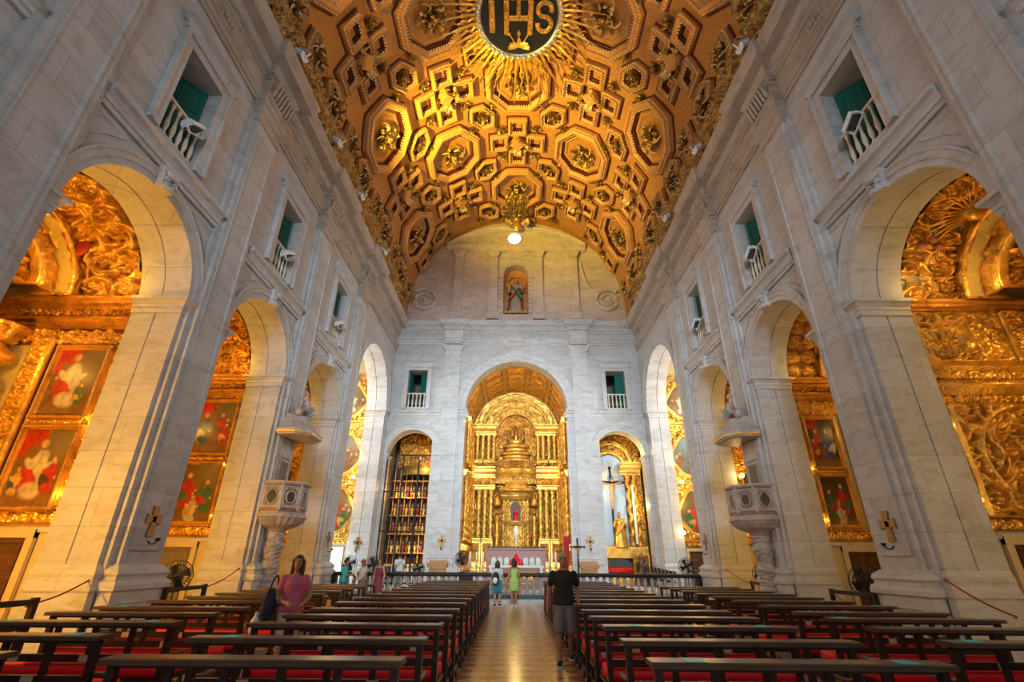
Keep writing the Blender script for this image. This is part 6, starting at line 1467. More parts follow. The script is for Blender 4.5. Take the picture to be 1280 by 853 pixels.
    mb = MB(); lo, hi = sorted((s * (XP - .03), s * XP)); mb.box(lo, hi, y0 - .5, y0 + .5, 3.0, 5.3); bevel_panel(mb, (s * (XP - .03), y0 - .42, 4.6), (0, 1, 0), ZUP, (-s, 0, 0), .84, .6, .03, .06); bevel_panel(mb, (s * (XP - .03), y0 - .34, 3.2), (0, 1, 0), ZUP, (-s, 0, 0), .68, 1.3, .05, .08); P(mb, 'back_slab')
    mb = MB(); mb.box(*sorted((s * (XP - .05), s * (XP - .02))), y0 - .26, y0 + .26, 3.2, 4.42); P(mb, 'doorway', 'pulpit_dark')
    # canopy: pyramidal roof with deep cornice
    xa, xb = s * XP, s * (XP - .95); ya, yb2 = y0 - .88, y0 + .88; ch = .35
    def ringp(d, z): 
        x1_ = xb + s * d; return [(xa, ya + d, z), (x1_ + s * ch, ya + d, z), (x1_, ya + d + ch, z), (x1_, yb2 - d - ch, z), (x1_ + s * ch, yb2 - d, z), (xa, yb2 - d, z)]
    mb = MB(); rows = [ringp(.14, 5.22), ringp(.05, 5.24), ringp(.0, 5.34), ringp(.0, 5.42), ringp(.06, 5.46), ringp(.16, 5.56), ringp(.3, 5.74), ringp(.42, 5.98)]; mb.grid(np.array(rows), cv=True, capu=True); P(mb, 'canopy')
    mb = MB(); mb.sweep(ringp(.02, 5.3), [(0, -1, 0), (-s * .7, -.7, 0), (-s, -.5, 0), (-s, .5, 0), (-s * .7, .7, 0), (0, 1, 0)], ZUP, [(0, 0), (.03, 0), (.03, .05), (0, .05)])
    wchild(mb, 'gilt_edge', M['gold_plain'], r)
    mb = MB(); cxx = s * (XP - .36)
    for k in range(9): mb.ball((cxx, y0 + (k - 4) * .1, 6.1 + .22 * (1 - abs(k - 4) / 4)), (.13, .1, .14), 8, 6)
    for e in (-1, 1):
        for k in range(3): leaf(mb, (cxx, y0 + e * .15, 6.1), (0, e, .3 + .5 * k), (-s, 0, 0), .5, .09, .7)
    mb.ball((cxx - s * .08, y0, 6.36), (.13, .15, .22)); mb.capsule((cxx, y0, 6.5), (cxx, y0, 6.78), .06, .02); P(mb, 'carved_crest', sm=True)
pulpit(-1); pulpit(1)

# ---- bronze consecration crosses with candle arms
def wall_cross(O, A, Nn, label):
    r = empty('consecration_cross', tuple(O)); tag(r, label, 'wall cross', 'bronze crosses on the piers'); O = np.array(O, float); A = np.array(A, float); Nn = np.array(Nn, float)
    mb = MB(); arm = lambda w0, w1, l, a, b: mb.prism([(-w0, 0), (w0, 0), (w1, l), (-w1, l)], O, a, b, Nn, 0, .035)
    arm(.05, .10, .34, A, -ZUP); arm(.05, .10, .26, A, ZUP); arm(.05, .10, .22, ZUP, A); arm(.05, .10, .22, ZUP, -A); wchild(mb, 'cross', M['bronze'], r)
    mb = MB(); u = np.linspace(0, 1, 8); mb.tube([O - .42 * ZUP + Nn * (.02 + .2 * a) + ZUP * (-.06 * sin(pi * a)) for a in u], .014, 6); mb.lathe([(.03, 0), (.05, .03), (.05, .06)], 10, tuple(O - .42 * ZUP + Nn * .22)); wchild(mb, 'candle_arm', M['iron'], r, True)
for s in (-1, 1):
    for c, nm in ((10.63, 'nearest'), (21.03, 'last')): wall_cross((s * XP, c, 2.35), (0, 1, 0), (-s, 0, 0), 'bronze cross with a candle arm on the %s pier of the %s wall' % (nm, 'left' if s < 0 else 'right'))
for x, l in ((-4.06, 'left'), (4.06, 'right')): wall_cross((x, YB - .2, 2.55), (1, 0, 0), (0, -1, 0), 'bronze cross on the end wall pier %s of the chancel arch' % l)
wall_cross((-8.45, 27.66, 2.4), (1, 0, 0), (0, -1, 0), 'bronze cross on the left transept jamb')
# ================================================================== pews
def make_pew(L):
    r = empty('church_pew'); h = L / 2
    mb = MB(); mb.sweep([(-h, 0, .895), (h, 0, .895)], (0, 1, 0), ZUP, [(-.10, 0), (.12, 0), (.12, .034), (.105, .042), (-.085, .042), (-.10, .034)]); mb.build('book_rest', M['pew_top'], r)
    mb = MB(); mb.box(-h + .03, h - .03, -.02, .025, .53, .605); mb.box(-h + .03, h - .03, -.02, .02, .865, .895); mb.build('back_rail', M['pew'], r)
    n = 4
    for k in range(n):
        x = -h + .06 + (k + 1) * (L - .12) / (n + 1); mb = MB(); mb.box(x - .03, x + .03, -.015, .02, .57, .87); mb.build('back_slat', M['pew'], r)
    for x in (-h + .06, h - .06):
        mb = MB(); mb.prism([(-.03, 0), (.05, 0), (.045, .4), (.03, .895), (-.03, .895)], (x, 0, 0), (0, 1, 0), ZUP, (1, 0, 0), -.03, .03); mb.build('back_leg', M['pew'], r)
        mb = MB(); mb.lathe([(.03, 0), (.032, .06), (.02, .09), (.033, .2), (.024, .32), (.034, .38)], 8, (x, .42, 0)); mb.build('front_leg', M['pew'], r)
        mb = MB(); mb.box(x - .02, x + .02, .03, .42, .12, .17); mb.box(x - .02, x + .02, .03, .44, .33, .39); mb.build('side_stretcher', M['pew'], r)
        u = np.linspace(0, 1, 8); mb = MB(); mb.tube([(x, .03 + .38 * a, .62 - .02 * sin(pi * a) - .03 * a) for a in u], .022, 6); mb.build('arm_scroll', M['pew'], r)
    mb = MB(); mb.box(-h + .02, h - .02, .02, .46, .34, .38); mb.build('seat', M['pew'], r)
    mb = MB(); mb.sweep([(-h + .04, 0, .38), (-h + .06, 0, .38), (h - .06, 0, .38), (h - .04, 0, .38)], (0, 1, 0), ZUP, [(.03, 0), (.025, .08), (.04, .12), (.10, .135), (.36, .135), (.44, .115), (.465, .06), (.455, 0)]); mb.build('red_cushion', M['red'], r, True)
    mb = MB(); mb.box(-h + .05, h - .05, -.30, -.10, .14, .17); mb.build('kneeler', M['pew'], r)
    for x in (-h + .2, h - .2): mb = MB(); mb.box(x - .02, x + .02, -.28, .02, .06, .14); mb.build('kneeler_bracket', M['pew'], r)
    return r
def part_of(o, n): return next(c for c in o.children if c.name.split('.')[0] == n)
def sticker(pw, x): mb = MB(); mb.box(x - .075, x + .075, -.085, .09, .938, .941); return mb.build('teal_sticker', M['teal_sticker'], part_of(pw, 'book_rest'))
def plaque(pw, x): mb = MB(); mb.box(x - .055, x + .055, -.032, -.02, .535, .60); return mb.build('plaque', M['plaque'], part_of(pw, 'back_rail'))
rows = [4.3, 5.34, 6.42, 7.4, 8.3, 9.4, 10.45, 11.5, 12.55, 13.6, 14.65, 15.7, 16.75, 17.8, 18.8]
ordn = ['first', 'second', 'third', 'fourth', 'fifth', 'sixth', 'seventh', 'eighth', 'ninth', 'tenth', 'eleventh', 'twelfth', 'thirteenth', 'fourteenth', 'fifteenth', 'sixteenth', 'seventeenth']
p_in = make_pew(2.24); p_out = make_pew(2.3)
def place_pew(proto, first, x, y, lab, st, pl, rz=0.0):
    o = proto if first else copy_tree(proto); o.location = (x, y, 0.006); o.rotation_euler = (0, 0, rz); tag(o, lab, 'pew', 'pews of the nave')
    return o
todo = []
rj = random.Random(3)
for s in (-1, 1):
    sd = 'left' if s < 0 else 'right'
    for k, y in enumerate(rows):
        st = {('left', 0): [], ('left', 1): [-.75], ('left', 2): [], ('left', 3): [], ('right', 0): [-.78, .8], ('right', 2): [-.75, .75], ('right', 4): [-.6, .7]}.get((sd, k), [-.7] if k in (7, 9) else [.75] if k in (6, 10) else [])
        todo.append((p_in, s * 2.05, y + rj.uniform(-.03, .03), 'dark pew with red cushion, %s from the front of the picture, inner %s block' % (ordn[k], sd), st, [-.55, .65] if k % 2 else [.6], rj.uniform(-.012, .012)))
    for k, y in enumerate(rows[:12]):
        st = {('left', 1): [.85], ('left', 2): [-.8, .85], ('right', 1): [-.9], ('right', 3): [-.95, .9], ('right', 5): [-.9, .9], ('left', 4): [-.75]}.get((sd, k), [.7] if k in (6, 8) else [])
        todo.append((p_out, s * (5.2 if k < 3 else 5.3), y + .05 + rj.uniform(-.04, .04), 'dark pew with red cushion, %s from the front of the picture, outer %s block' % (ordn[k], sd), st, [.55 * -s] if k % 2 else [.2, -.6], rj.uniform(-.012, .012)))
ff = {id(p_in): True, id(p_out): True}; pend = []
for pr, x, y, lab, st, pl, rz in todo:
    o = place_pew(pr, ff[id(pr)], x, y, lab, st, pl, rz) if not ff[id(pr)] else None
    if o is None:
        ff[id(pr)] = False; pend.append((pr, x, y, lab, st, pl, rz))
    else:
        for q in st: sticker(o, q)
        for q in pl: plaque(o, q)
for pr, x, y, lab, st, pl, rz in pend:
    o = place_pew(pr, True, x, y, lab, st, pl, rz)
    for q in st: sticker(o, q)
    for q in pl: plaque(o, q)

# ================================================================== lamps, fans, chairs, gates, ropes
def make_flood():
    r = empty('floodlight'); mb = MB(); mb.prism([(-.16, 0), (.16, 0), (.16, .10), (.10, .16), (-.10, .16), (-.16, .10)], (0, 0, .06), (0, 1, 0), ZUP, (1, 0, 0), -.21, .21); mb.build('housing', M['white'], r)
    mb = MB(); mb.cbox((0, 0, .055), (.36, .26, .02)); mb.build('glass', M['glass_dark'], r)
    mb = MB(); mb.box(-.24, -.215, -.02, .02, -.08, .14); mb.box(.215, .24, -.02, .02, -.08, .14); mb.box(-.24, .24, -.02, .02, -.10, -.08); mb.build('bracket', M['white'], r)
    return r
fl = make_flood(); first = True
for s in (-1, 1):
    for k, c in enumerate(BAYS[1:]):
        o = fl if first else copy_tree(fl); first = False
        o.location = (s * (XW - .14), c + (.18 if s < 0 else -.1), WIN_Z0 + .66); o.rotation_euler = (0, s * math.radians(38), 0) if False else (math.radians(-15), s * math.radians(30), math.radians(90))
        tag(o, 'white floodlight on the balustrade of the %s %s window' % (('nearest', 'middle', 'farthest')[k], 'left' if s < 0 else 'right'), 'floodlight', 'floodlights')
for s, ys in ((-1, (10.1, 13.6, 16.6, 20.8)), (1, (9.8, 13.9, 18.0))):
    for k, y in enumerate(ys):
        o = copy_tree(fl); o.location = (s * 6.98, y, 16.45); o.rotation_euler = (math.radians(180), s * math.radians(-35), 0); o.scale = (1.15, 1.15, 1.15)
        tag(o, 'small floodlight on the cornice, %s from the camera along the %s side' % (ordn[k], 'left' if s < 0 else 'right'), 'floodlight', 'floodlights')
def make_fan():
    r = empty('pedestal_fan'); mb = MB(); mb.lathe([(.24, 0), (.24, .03), (.06, .07), (.025, .1), (.025, 1.02)], 18); mb.build('stand', M['black'], r, True)
    mb = MB()
    for q, (rad_, y) in enumerate(((.33, 0), (.33, -.08), (.24, -.13), (.15, -.15), (.07, -.16), (.24, .05), (.12, .07))):
        tt = np.linspace(0, 2 * pi, 28, endpoint=False); mb.sweep(np.stack([rad_ * np.cos(tt), np.full(28, y), 1.22 + rad_ * np.sin(tt)], -1), np.stack([np.cos(tt), 0 * tt, np.sin(tt)], -1), (0, 1, 0), [(-.008, -.008), (.008, -.008), (.008, .008), (-.008, .008)], closed=True)
    for k in range(28):
        a = 2 * pi * k / 28; mb.tube([(.04 * cos(a), -.165, 1.22 + .04 * sin(a)), (.2 * cos(a), -.15, 1.22 + .2 * sin(a)), (.33 * cos(a), -.06, 1.22 + .33 * sin(a)), (.3 * cos(a), .03, 1.22 + .3 * sin(a)), (.06 * cos(a), .075, 1.22 + .06 * sin(a))], .005, 4)
    mb.build('cage', M['black'], r)
    mb = MB()
    for k in range(4):
        a = k * pi / 2 + .3; ca, sa = cos(a), sin(a); mb.add([(.04 * ca, -.05, 1.22 + .04 * sa), (.29 * cos(a - .25), -.08, 1.22 + .29 * sin(a - .25)), (.29 * cos(a + .45), -.02, 1.22 + .29 * sin(a + .45)), (.05 * cos(a + .9), -.04, 1.22 + .05 * sin(a + .9))], [(0, 1, 2, 3)])
    b_ = mb.build('blades', M['iron'], r); sol = b_.modifiers.new('s', 'SOLIDIFY'); sol.thickness = .006
    mb = MB(); mb.capsule((0, .02, 1.22), (0, .18, 1.22), .08, .06); mb.capsule((0, .08, 1.05), (0, .1, 1.2), .03, .03); mb.build('motor', M['black'], r, True)
    return r
fan = make_fan(); ft = [(-7.97, 12.4, 'in the doorway of the second left chapel', .5, .006), (7.97, 12.3, 'beside the nearest right pier', -.5, .006), (8.2, 17.75, 'beside the right pulpit', -.4, .006),
      (-2.55, 24.4, 'left of the altar candles', .3, .36), (-6.2, 22.9, 'behind the woman in the cap', .2, .2), (-7.1, 22.4, 'behind the man in the turquoise shirt', .3, .2), (-4.45, 24.2, 'at the end of the black chair stack', -.2, .36), (7.25, 22.5, 'near the right transept behind the rail', -.5, .2)]
for k, (x, y, l, a, z) in enumerate(ft):
    o = fan if k == 0 else copy_tree(fan); o.location = (x, y, z); o.rotation_euler = (0, 0, a); tag(o, 'black pedestal fan ' + l, 'fan', 'pedestal fans')
    if k == 3: o.scale = (.9, .9, 1.05)
    if k == 6: o.scale = (.9, .9, .72)
ch = empty('stacking_chair'); mb = MB(); mb.box(-.21, .21, -.2, .2, .42, .45); mb.build('seat', M['black'], ch)
mb = MB(); mb.prism([(-.2, .6), (.2, .6), (.2, .84), (-.2, .84)], (0, .22, 0), X, ZUP, (0, 1, -.05), 0, .025); mb.build('backrest', M['black'], ch)
for x in (-.2, .2):
    for y in (-.19, .19): mb = MB(); mb.tube([(x, y, .43), (x * 1.08, y * 1.15, 0)], .012, 6); mb.build('leg', M['iron'], ch)
    mb = MB(); mb.tube([(x, .19, .43), (x, .235, .86)], .012, 6); mb.build('back_post', M['iron'], ch)
cf = True
for s, x0 in ((-1, -6.2), (1, 5.55)):
    for k in range(9):
        o = ch if cf else copy_tree(ch); cf = False
        o.location = (x0 + k * .17, 24.1, .36 + .055 * (k if s < 0 else 8 - k) * .6); o.rotation_euler = (0, math.radians(-8 if s < 0 else 8), pi / 2 if s < 0 else -pi / 2)
        tag(o, 'black chair nested in the stack behind the %s rail, %s from left' % ('left' if s < 0 else 'right', ordn[k]), 'chair', 'stacked black chairs behind the rail')
def gate(x, y, w, label, rz=0.0):
    r = empty('wooden_barrier', (x, y, 0.006), rz); tag(r, label, 'barrier', 'low wooden barriers')
    for z in (.28, .62, .95): mb = MB(); mb.box(-w / 2, w / 2, -.03, .03, z, z + .08); mb.build('rail', M['pew'], r)
    for q in (-w / 2, w / 2): mb = MB(); mb.box(q - .04, q + .04, -.04, .04, 0, 1.05); mb.box(q - .06, q + .06, -.25, .25, 0, .05); mb.build('post', M['pew'], r)
    return r
gate(-7.45, 12.05, 1.4, 'low dark wooden barrier in front of the second left chapel', pi / 2); gate(7.45, 12.1, 1.5, 'low dark wooden barrier in front of the second right chapel', pi / 2)
gate(-7.4, 7.5, 1.5, 'low dark wooden barrier at the left edge before the nearest chapel', pi / 2); gate(7.6, 16.9, .9, 'low dark wooden barrier beside the right pulpit', pi / 2)
def rope(p0, p1, sag, label):
    r = empty('red_rope', p0); tag(r, label, 'rope', 'red barrier ropes'); p0 = np.array(p0); p1 = np.array(p1); u = np.linspace(0, 1, 14); mb = MB(); mb.tube([p0 + (p1 - p0) * a - ZUP * sag * sin(pi * a) for a in u], .014, 6); wchild(mb, 'cord', M['rope'], r, True)
    for q in (p0, p1): mb = MB(); mb.ball(q, .03); wchild(mb, 'hook', M['bronze'], r, True)
rope((-7.45, 8.2, .95), (-7.86, 9.76, 1.25), .05, 'red rope from the left edge barrier to the nearest pier'); rope((-7.45, 12.75, .98), (-7.86, 14.9, 1.35), .06, 'red rope from the barrier to the pier under the left pulpit')
rope((7.45, 11.4, .75), (7.45, 12.8, .95), .12, 'red rope slung along the barrier of the second right chapel'); rope((7.75, 9.75, 1.35), (7.45, 8.3, .9), .05, 'red rope on the nearest right pier'); rope((7.6, 17.3, .95), (7.86, 19.9, 1.35), .05, 'red rope by the right pulpit')
def wall_lamp(x, y, z, s, label, pw, dirv):
    r = empty('wall_lamp', (x, y, z)); tag(r, label, 'wall lamp', 'lit wall lamps'); d = np.array(dirv, float)
    mb = MB(); mb.tube([(0, 0, 0), d * .1 + (0, 0, -.05), d * .2 + (0, 0, .02)], .015, 6); mb.cbox((0, 0, 0), (.1, .1, .14)); mb.build('bracket', M['bronze'], r)
    mb = MB(); mb.ball(tuple(d * .2 + (0, 0, .1)), .085); mb.build('bulb', M['bulb'], r, True)
    point_light('wall_lamp_light', (x + d[0] * .32, y + d[1] * .32 , z + .12), pw * .4, (1, .66, .25), .08)
wall_lamp(-9.2, 28.1, 7.7, -1, 'lit wall lamp high in the left transept arm between two paintings', 60, (0, -1, 0)); wall_lamp(-9.25, 28.1, 5.75, -1, 'lit wall lamp beside the lowest painting of the left transept arm', 50, (0, -1, 0))
wall_lamp(8.98, 27.75, 2.9, 1, 'lit wall lamp over the carved door of the right transept', 45, (0, -1, 0)); wall_lamp(9.35, 28.1, 5.6, 1, 'lit wall lamp beside the lowest painting of the right transept arm', 40, (0, -1, 0))
wall_lamp(9.15, 20.2, 4.7, 1, 'lit wall lamp behind the right pulpit', 45, (0, -1, 0))
# ================================================================== people (rest pose of the moment, one skin body each, clothes and hair as children)
def remesh(o, vox, smooth=4):
    m = o.modifiers.new('remesh', 'REMESH'); m.mode = 'VOXEL'; m.voxel_size = vox; m.use_smooth_shade = True
    s = o.modifiers.new('smooth', 'SMOOTH'); s.factor = .5; s.iterations = smooth
def person(label, loc, rz, H, legs, arms, top, bottom, shoes, hair, skin='skin', female=False, head_turn=0.0, extras=()):
    """local frame: faces +y, x to the person's right; legs: ((hip x, knee, ankle) R, L); arms: (elbow, wrist) R, L for a 1.75 m body"""
    k = H / 1.75
    S = lambda p: tuple(np.array(p, float) * k)
    body = MB(); cap = lambda mb, a, b, r0, r1, n=12: mb.capsule(S(a), S(b), r0 * k, r1 * k, n)
    shw = .165 if female else .19
    # torso
    def loft(mb, rings, n=24):
        t = np.linspace(0, 2 * pi, n, endpoint=False)
        mb.grid(np.array([np.stack([k * (c[0] + ax * np.cos(t)), k * (c[1] + ay * np.sin(t)), np.full(n, k * c[2])], -1) for c, ax, ay in rings]), cv=True, capu=True)
    hipw, wst = (.175, .125) if female else (.165, .145)
    trs = [((0, 0, .84), .10, .08), ((0, 0, .90), hipw - .01, .115), ((0, -.005, .98), hipw, .12), ((0, .005, 1.08), wst, .10), ((0, .01, 1.2), .15, .11), ((0, .015, 1.32), .17 if not female else .155, .12), ((0, 0, 1.40), .165 if not female else .145, .10), ((0, 0, 1.455), .10, .075), ((0, 0, 1.49), .055, .055)]
    loft(body, trs)
    cap(body, (0, -.005, 1.46), (0, .012, 1.56), .056, .052)
    # head, turned on the neck
    ct, st_ = cos(head_turn), sin(head_turn); hc = np.array((0, .03, 1.635))
    hd = lambda p: tuple(k * (hc + np.array((p[0] * ct - p[1] * st_, p[0] * st_ + p[1] * ct, p[2]))))
    body.ball(hd((0, -.01, .02)), (.075 * k, .092 * k, .098 * k), 20, 14); body.ball(hd((0, .025, -.05)), (.056 * k, .06 * k, .068 * k), 16, 12)
    body.capsule(hd((0, .085, .012)), hd((0, .104, -.018)), .012 * k, .017 * k, 8); body.ball(hd((0, .075, -.062)), (.026 * k, .018 * k, .014 * k), 10, 6); body.ball(hd((0, .07, -.1)), (.022 * k, .02 * k, .018 * k), 10, 6)
    for e in (-1, 1): body.ball(hd((e * .077, -.01, -.005)), (.014 * k, .024 * k, .034 * k), 10, 8)
    # legs and bare feet inside the shoes
    for hx, kn, an in legs:
        cap(body, (hx, 0, .90), kn, .092 if female else .088, .058); cap(body, kn, tuple(np.array(kn) * .55 + np.array(an) * .45 + np.array((0, -.012, 0))), .056, .055); cap(body, tuple(np.array(kn) * .55 + np.array(an) * .45 + np.array((0, -.012, 0))), an, .055, .036)
        cap(body, an, (an[0] * 1.06, an[1] + .13, an[2] - .045), .036, .026)
    # arms with five-fingered hands
    for side, (el, wr) in zip((1, -1), arms):
        sh = (side * shw, 0, 1.405); cap(body, sh, el, .052, .042); cap(body, el, wr, .041, .028)
        el_, wr_ = np.array(el), np.array(wr); d = (wr_ - el_) / np.linalg.norm(wr_ - el_)
        a = np.cross(d, (side * 1.0, 0.15, .1)); a /= np.linalg.norm(a); b = np.cross(a, d)          # a across the palm, b out of the palm
        pc = wr_ + d * .05; cap(body, wr_, tuple(wr_ + d * .03), .026, .026, 8)
        for q in (-1, 0, 1): cap(body, tuple(wr_ + d * .015 + a * q * .016), tuple(wr_ + d * .088 + a * q * .022), .015, .0145, 8)
        for q, ln_ in zip((-1.5, -.5, .5, 1.5), (.062, .075, .070, .052)):
            f0 = wr_ + d * .088 + a * q * .019; f1 = f0 + d * ln_ * .5 - b * side * .008 + a * q * .004; f2 = f1 + d * ln_ * .42 - b * side * .024
            cap(body, tuple(f0), tuple(f1), .0095, .009, 8); cap(body, tuple(f1), tuple(f2), .009, .0078, 8)
        t0 = wr_ + d * .03 - a * .028; t1 = t0 + d * .035 - a * .026 - b * side * .012; t2 = t1 + d * .034 - a * .006 - b * side * .01
        cap(body, tuple(t0), tuple(t1), .0125, .011, 8); cap(body, tuple(t1), tuple(t2), .0105, .009, 8)
    o = body.build('person', M[skin], None, True); remesh(o, .0085, 2); o.location = loc; o.rotation_euler = (0, 0, rz); tag(o, label, 'person')
    mb = MB()
    for e in (-1, 1): mb.ball(hd((e * .031, .0715, .018)), (.013 * k, .008 * k, .008 * k), 10, 6)
    mb.build('eyes', flat('dark_eye', (.03, .02, .015), .2), o, True)
    mb = MB()
    for e in (-1, 1): mb.capsule(hd((e * .016, .082, .038)), hd((e * .048, .07, .04)), .005 * k, .004 * k, 6)
    mb.build('eyebrows', flat('brow_brown', (.06, .035, .02), .7), o, True)
    mb = MB(); mb.capsule(hd((-.02, .087, -.062)), hd((.02, .087, -.062)), .007 * k, .007 * k, 8); mb.build('lips', flat('lip_red', (.32, .11, .09), .5), o, True)
    # hair
    mb = MB(); kind, hcol = hair; mb.ball(hd((0, -.022, .04)), (.084 * k, .096 * k, .094 * k), 20, 14)
    if kind == 'long':
        for e in (-1, 0, 1): mb.capsule(hd((e * .06, -.055 - .02 * (e == 0), .02)), hd((e * .075, -.075, -.30)), .05 * k, .035 * k)
        for e in (-1, 1): mb.capsule(hd((e * .078, .01, .05)), hd((e * .085, .0, -.2)), .024 * k, .022 * k)
    elif kind == 'bob':
        for e in (-1, 0, 1): mb.capsule(hd((e * .06, -.05, .02)), hd((e * .065, -.06, -.10)), .048 * k, .036 * k)
    else: mb.capsule(hd((0, -.05, .0)), hd((0, -.055, -.05)), .052 * k, .04 * k)
    h = mb.build('hair', hcol, o, True); remesh(h, .011, 3)
    # top garment
    if top:
        col, slv, hem = top; mb = MB(); g = .016
        loft(mb, [((0, 0, hem), (hipw if hem < 1.0 else wst) + g + .022, .138 + g)] + [(c, ax + g + (.016 if c[2] < 1.15 else 0), ay + g + (.016 if c[2] < 1.15 else 0)) for c, ax, ay in trs[2:8] if c[2] > hem + .02] + [((0, 0, 1.47), .075, .065)])
        if slv is not None:
            for side, (el, wr) in zip((1, -1), arms):
                sh = np.array((side * shw, 0, 1.40)); e_ = np.array(el); q = sh + (e_ - sh) * min(1, slv); cap(mb, tuple(sh), tuple(q), .064, .058)
                if slv > 1: cap(mb, el, tuple(e_ + (np.array(wr) - e_) * (slv - 1)), .056, .045)
        t_ = mb.build('shirt', col, o, True); remesh(t_, .013, 3)
    if bottom:
        kind, col, ln_ = bottom; mb = MB()
        if kind == 'shorts' or kind == 'trousers':
            loft(mb, [((0, 0, .80), .12, .10), ((0, 0, .88), hipw + .014, .132), ((0, 0, .98), hipw + .016, .134), ((0, 0, 1.05), wst + .014, .112)])
            for hx, kn, an in legs:
                if ln_ <= 1: cap(mb, (hx, 0, .9), tuple(np.array((hx, 0, .9)) + (np.array(kn) - np.array((hx, 0, .9))) * ln_), .108, .088)
                else: cap(mb, (hx, 0, .9), kn, .106, .078); cap(mb, kn, tuple(np.array(kn) + (np.array(an) - np.array(kn)) * (ln_ - 1)), .076, .06)
        else:                                                     # dress or skirt with its hem at height ln_
            loft(mb, [((0, .0, ln_), .20, .15), ((0, 0, ln_ + .05), .20, .155), ((0, -.01, .80), .205, .155), ((0, -.01, .96), hipw + .018, .138), ((0, 0, 1.07), wst + .016, .115)] + ([(c, ax + .014, ay + .014) for c, ax, ay in trs[4:6]] + [((0, .01, 1.39), .14, .105)] if kind == 'dress' else []))
        b_ = mb.build({'shorts': 'shorts', 'trousers': 'trousers', 'dress': 'dress', 'skirt': 'skirt'}[kind], col, o, True); remesh(b_, .013, 3)
        if kind == 'dress':
            for e in (-1, 1): mb = MB(); mb.tube([S((e * .09, .10, 1.37)), S((e * .1, .03, 1.47)), S((e * .09, -.09, 1.37))], .012 * k, 8); mb.build('strap', col, o, True)
    for hx, kn, an in legs:
        mb = MB(); mb.capsule(S((an[0], an[1] - .03, an[2] - .025)), S((an[0] * 1.06, an[1] + .15, an[2] - .042)), .046 * k, .036 * k); sh_ = mb.build('shoe', shoes[0], o, True)
        mb = MB(); mb.prism([(-.05 * cos(q) * (1.0 if sin(q) > 0 else .9) + 0, (.15 if sin(q) > 0 else -.03) + .05 * sin(q)) for q in np.linspace(0, 2 * pi, 18, endpoint=False)], S((an[0] * 1.03, an[1], an[2] - .08)), (k, 0, 0), (0, k, 0), ZUP, 0, .022 * k); mb.build('shoe_sole', shoes[1], o)
    return o
blk = flat('black_cloth', (.012, .012, .014), .8); wht = flat('white_rubber', (.75, .75, .74), .5)
HB, HD, HG = flat('brown_hair', (.045, .02, .011), .5), flat('black_hair', (.010, .008, .008), .45), flat('grey_hair', (.36, .35, .34), .6)
std = lambda w=.09, s=0.0, t=0.0: ((w, (w + .005, s * .5 + .02, .48), (w + .005, s, .085)), (-w, (-w - .005, t * .5 + .02, .48), (-w - .005, t, .085)))
down = (((.235, -.02, 1.12), (.25, .08, .88)), ((-.235, -.02, 1.12), (-.25, .08, .88)))
# man in the aisle, coming towards the camera
person('grey-haired man in a black T-shirt and grey shorts walking down the aisle', (.80, 9.75, 0.0), pi - .15, 1.745, ((.09, (.10, .16, .49), (.09, .17, .085)), (-.09, (-.10, .05, .47), (-.095, -.22, .13))),
       (((.27, -.04, 1.14), (.29, .08, .90)), ((-.26, -.06, 1.14), (-.26, .13, .95))), (blk, .62, .90), ('shorts', flat('grey_shorts', (.17, .17, .19), .8), .92), (blk, wht), ('short', HG), 'skin_tan', False, .2)
# woman in pink between the pew blocks
pw_ = person('woman in a pink shirt walking between the left pews with a dark bag', (-3.56, 8.45, 0.006), pi + .5, 1.66, ((.08, (.09, .12, .47), (.085, .16, .085)), (-.08, (-.09, .06, .46), (-.09, -.14, .10))),
       (((.25, .0, 1.13), (.12, .24, 1.06)), ((-.26, .0, 1.13), (-.12, .25, 1.02))), (flat('pink_shirt', (.50, .11, .16), .7), .55, .92), ('shorts', flat('beige_shorts', (.50, .40, .26), .8), .9), (flat('tan_sandal', (.3, .2, .12), .6), wht), ('long', HB), 'skin_tan', True, -.3)
r = empty('shoulder_bag', (-3.83, 8.28, .75)); tag(r, 'dark navy shoulder bag hanging at the side of the woman in pink', 'bag')
mb = MB(); mb.ball((0, 0, .22), (.09, .17, .24), 16, 10); bg_ = mb.build('bag_body', flat('navy_cloth', (.015, .025, .05), .8), r, True)
mb = MB(); u = np.linspace(0, pi, 14); mb.tube([(.02 + .03 * sin(a), .13 * cos(a), .36 + .27 * sin(a)) for a in u], .014, 6); mb.build('strap', flat('navy_cloth', (.015, .025, .05)), r, True)
mb = MB(); mb.ball((0, 0, .1), (.07, .10, .14), 14, 9); mb.ball((0, .02, .24), (.03, .05, .06), 10, 6); o = mb.build('white_pouch', flat('white_cloth', (.72, .74, .72)), None, True); o.location = (-3.95, 8.2, .60); tag(o, 'small white pouch held low by the woman in pink', 'bag')
# two women at the rail
person('woman with black hair in a white top and teal shorts facing the altar', (-.74, 20.75, 0.0), -.25, 1.58, std(.09, .03, -.03), (((.22, .02, 1.12), (.16, .22, 1.25)), ((-.23, -.02, 1.12), (-.22, .08, .88))),
       (flat('pale_striped_top', (.55, .66, .72), .7), .5, 1.0), ('shorts', flat('teal_shorts', (.01, .22, .30), .7), .85), (blk, wht), ('long', HD), 'skin', True, -.1)
r = empty('backpack', (-.80, 20.60, .80)); tag(r, 'navy and white backpack on the woman in teal shorts', 'backpack'); mb = MB(); mb.ball((0, -.06, .18), (.15, .09, .22), 16, 10); mb.build('pack_body', flat('navy_cloth', (.015, .025, .05)), r, True)
mb = MB(); mb.ball((-.02, -.14, .10), (.10, .05, .11), 12, 8); mb.build('white_pocket', wht, r, True); mb = MB(); [mb.tube([(e * .09, -.02, .36), (e * .10, .08, .48), (e * .11, .19, .40)], .016, 6) for e in (-1, 1)]; mb.build('strap', wht, r, True)
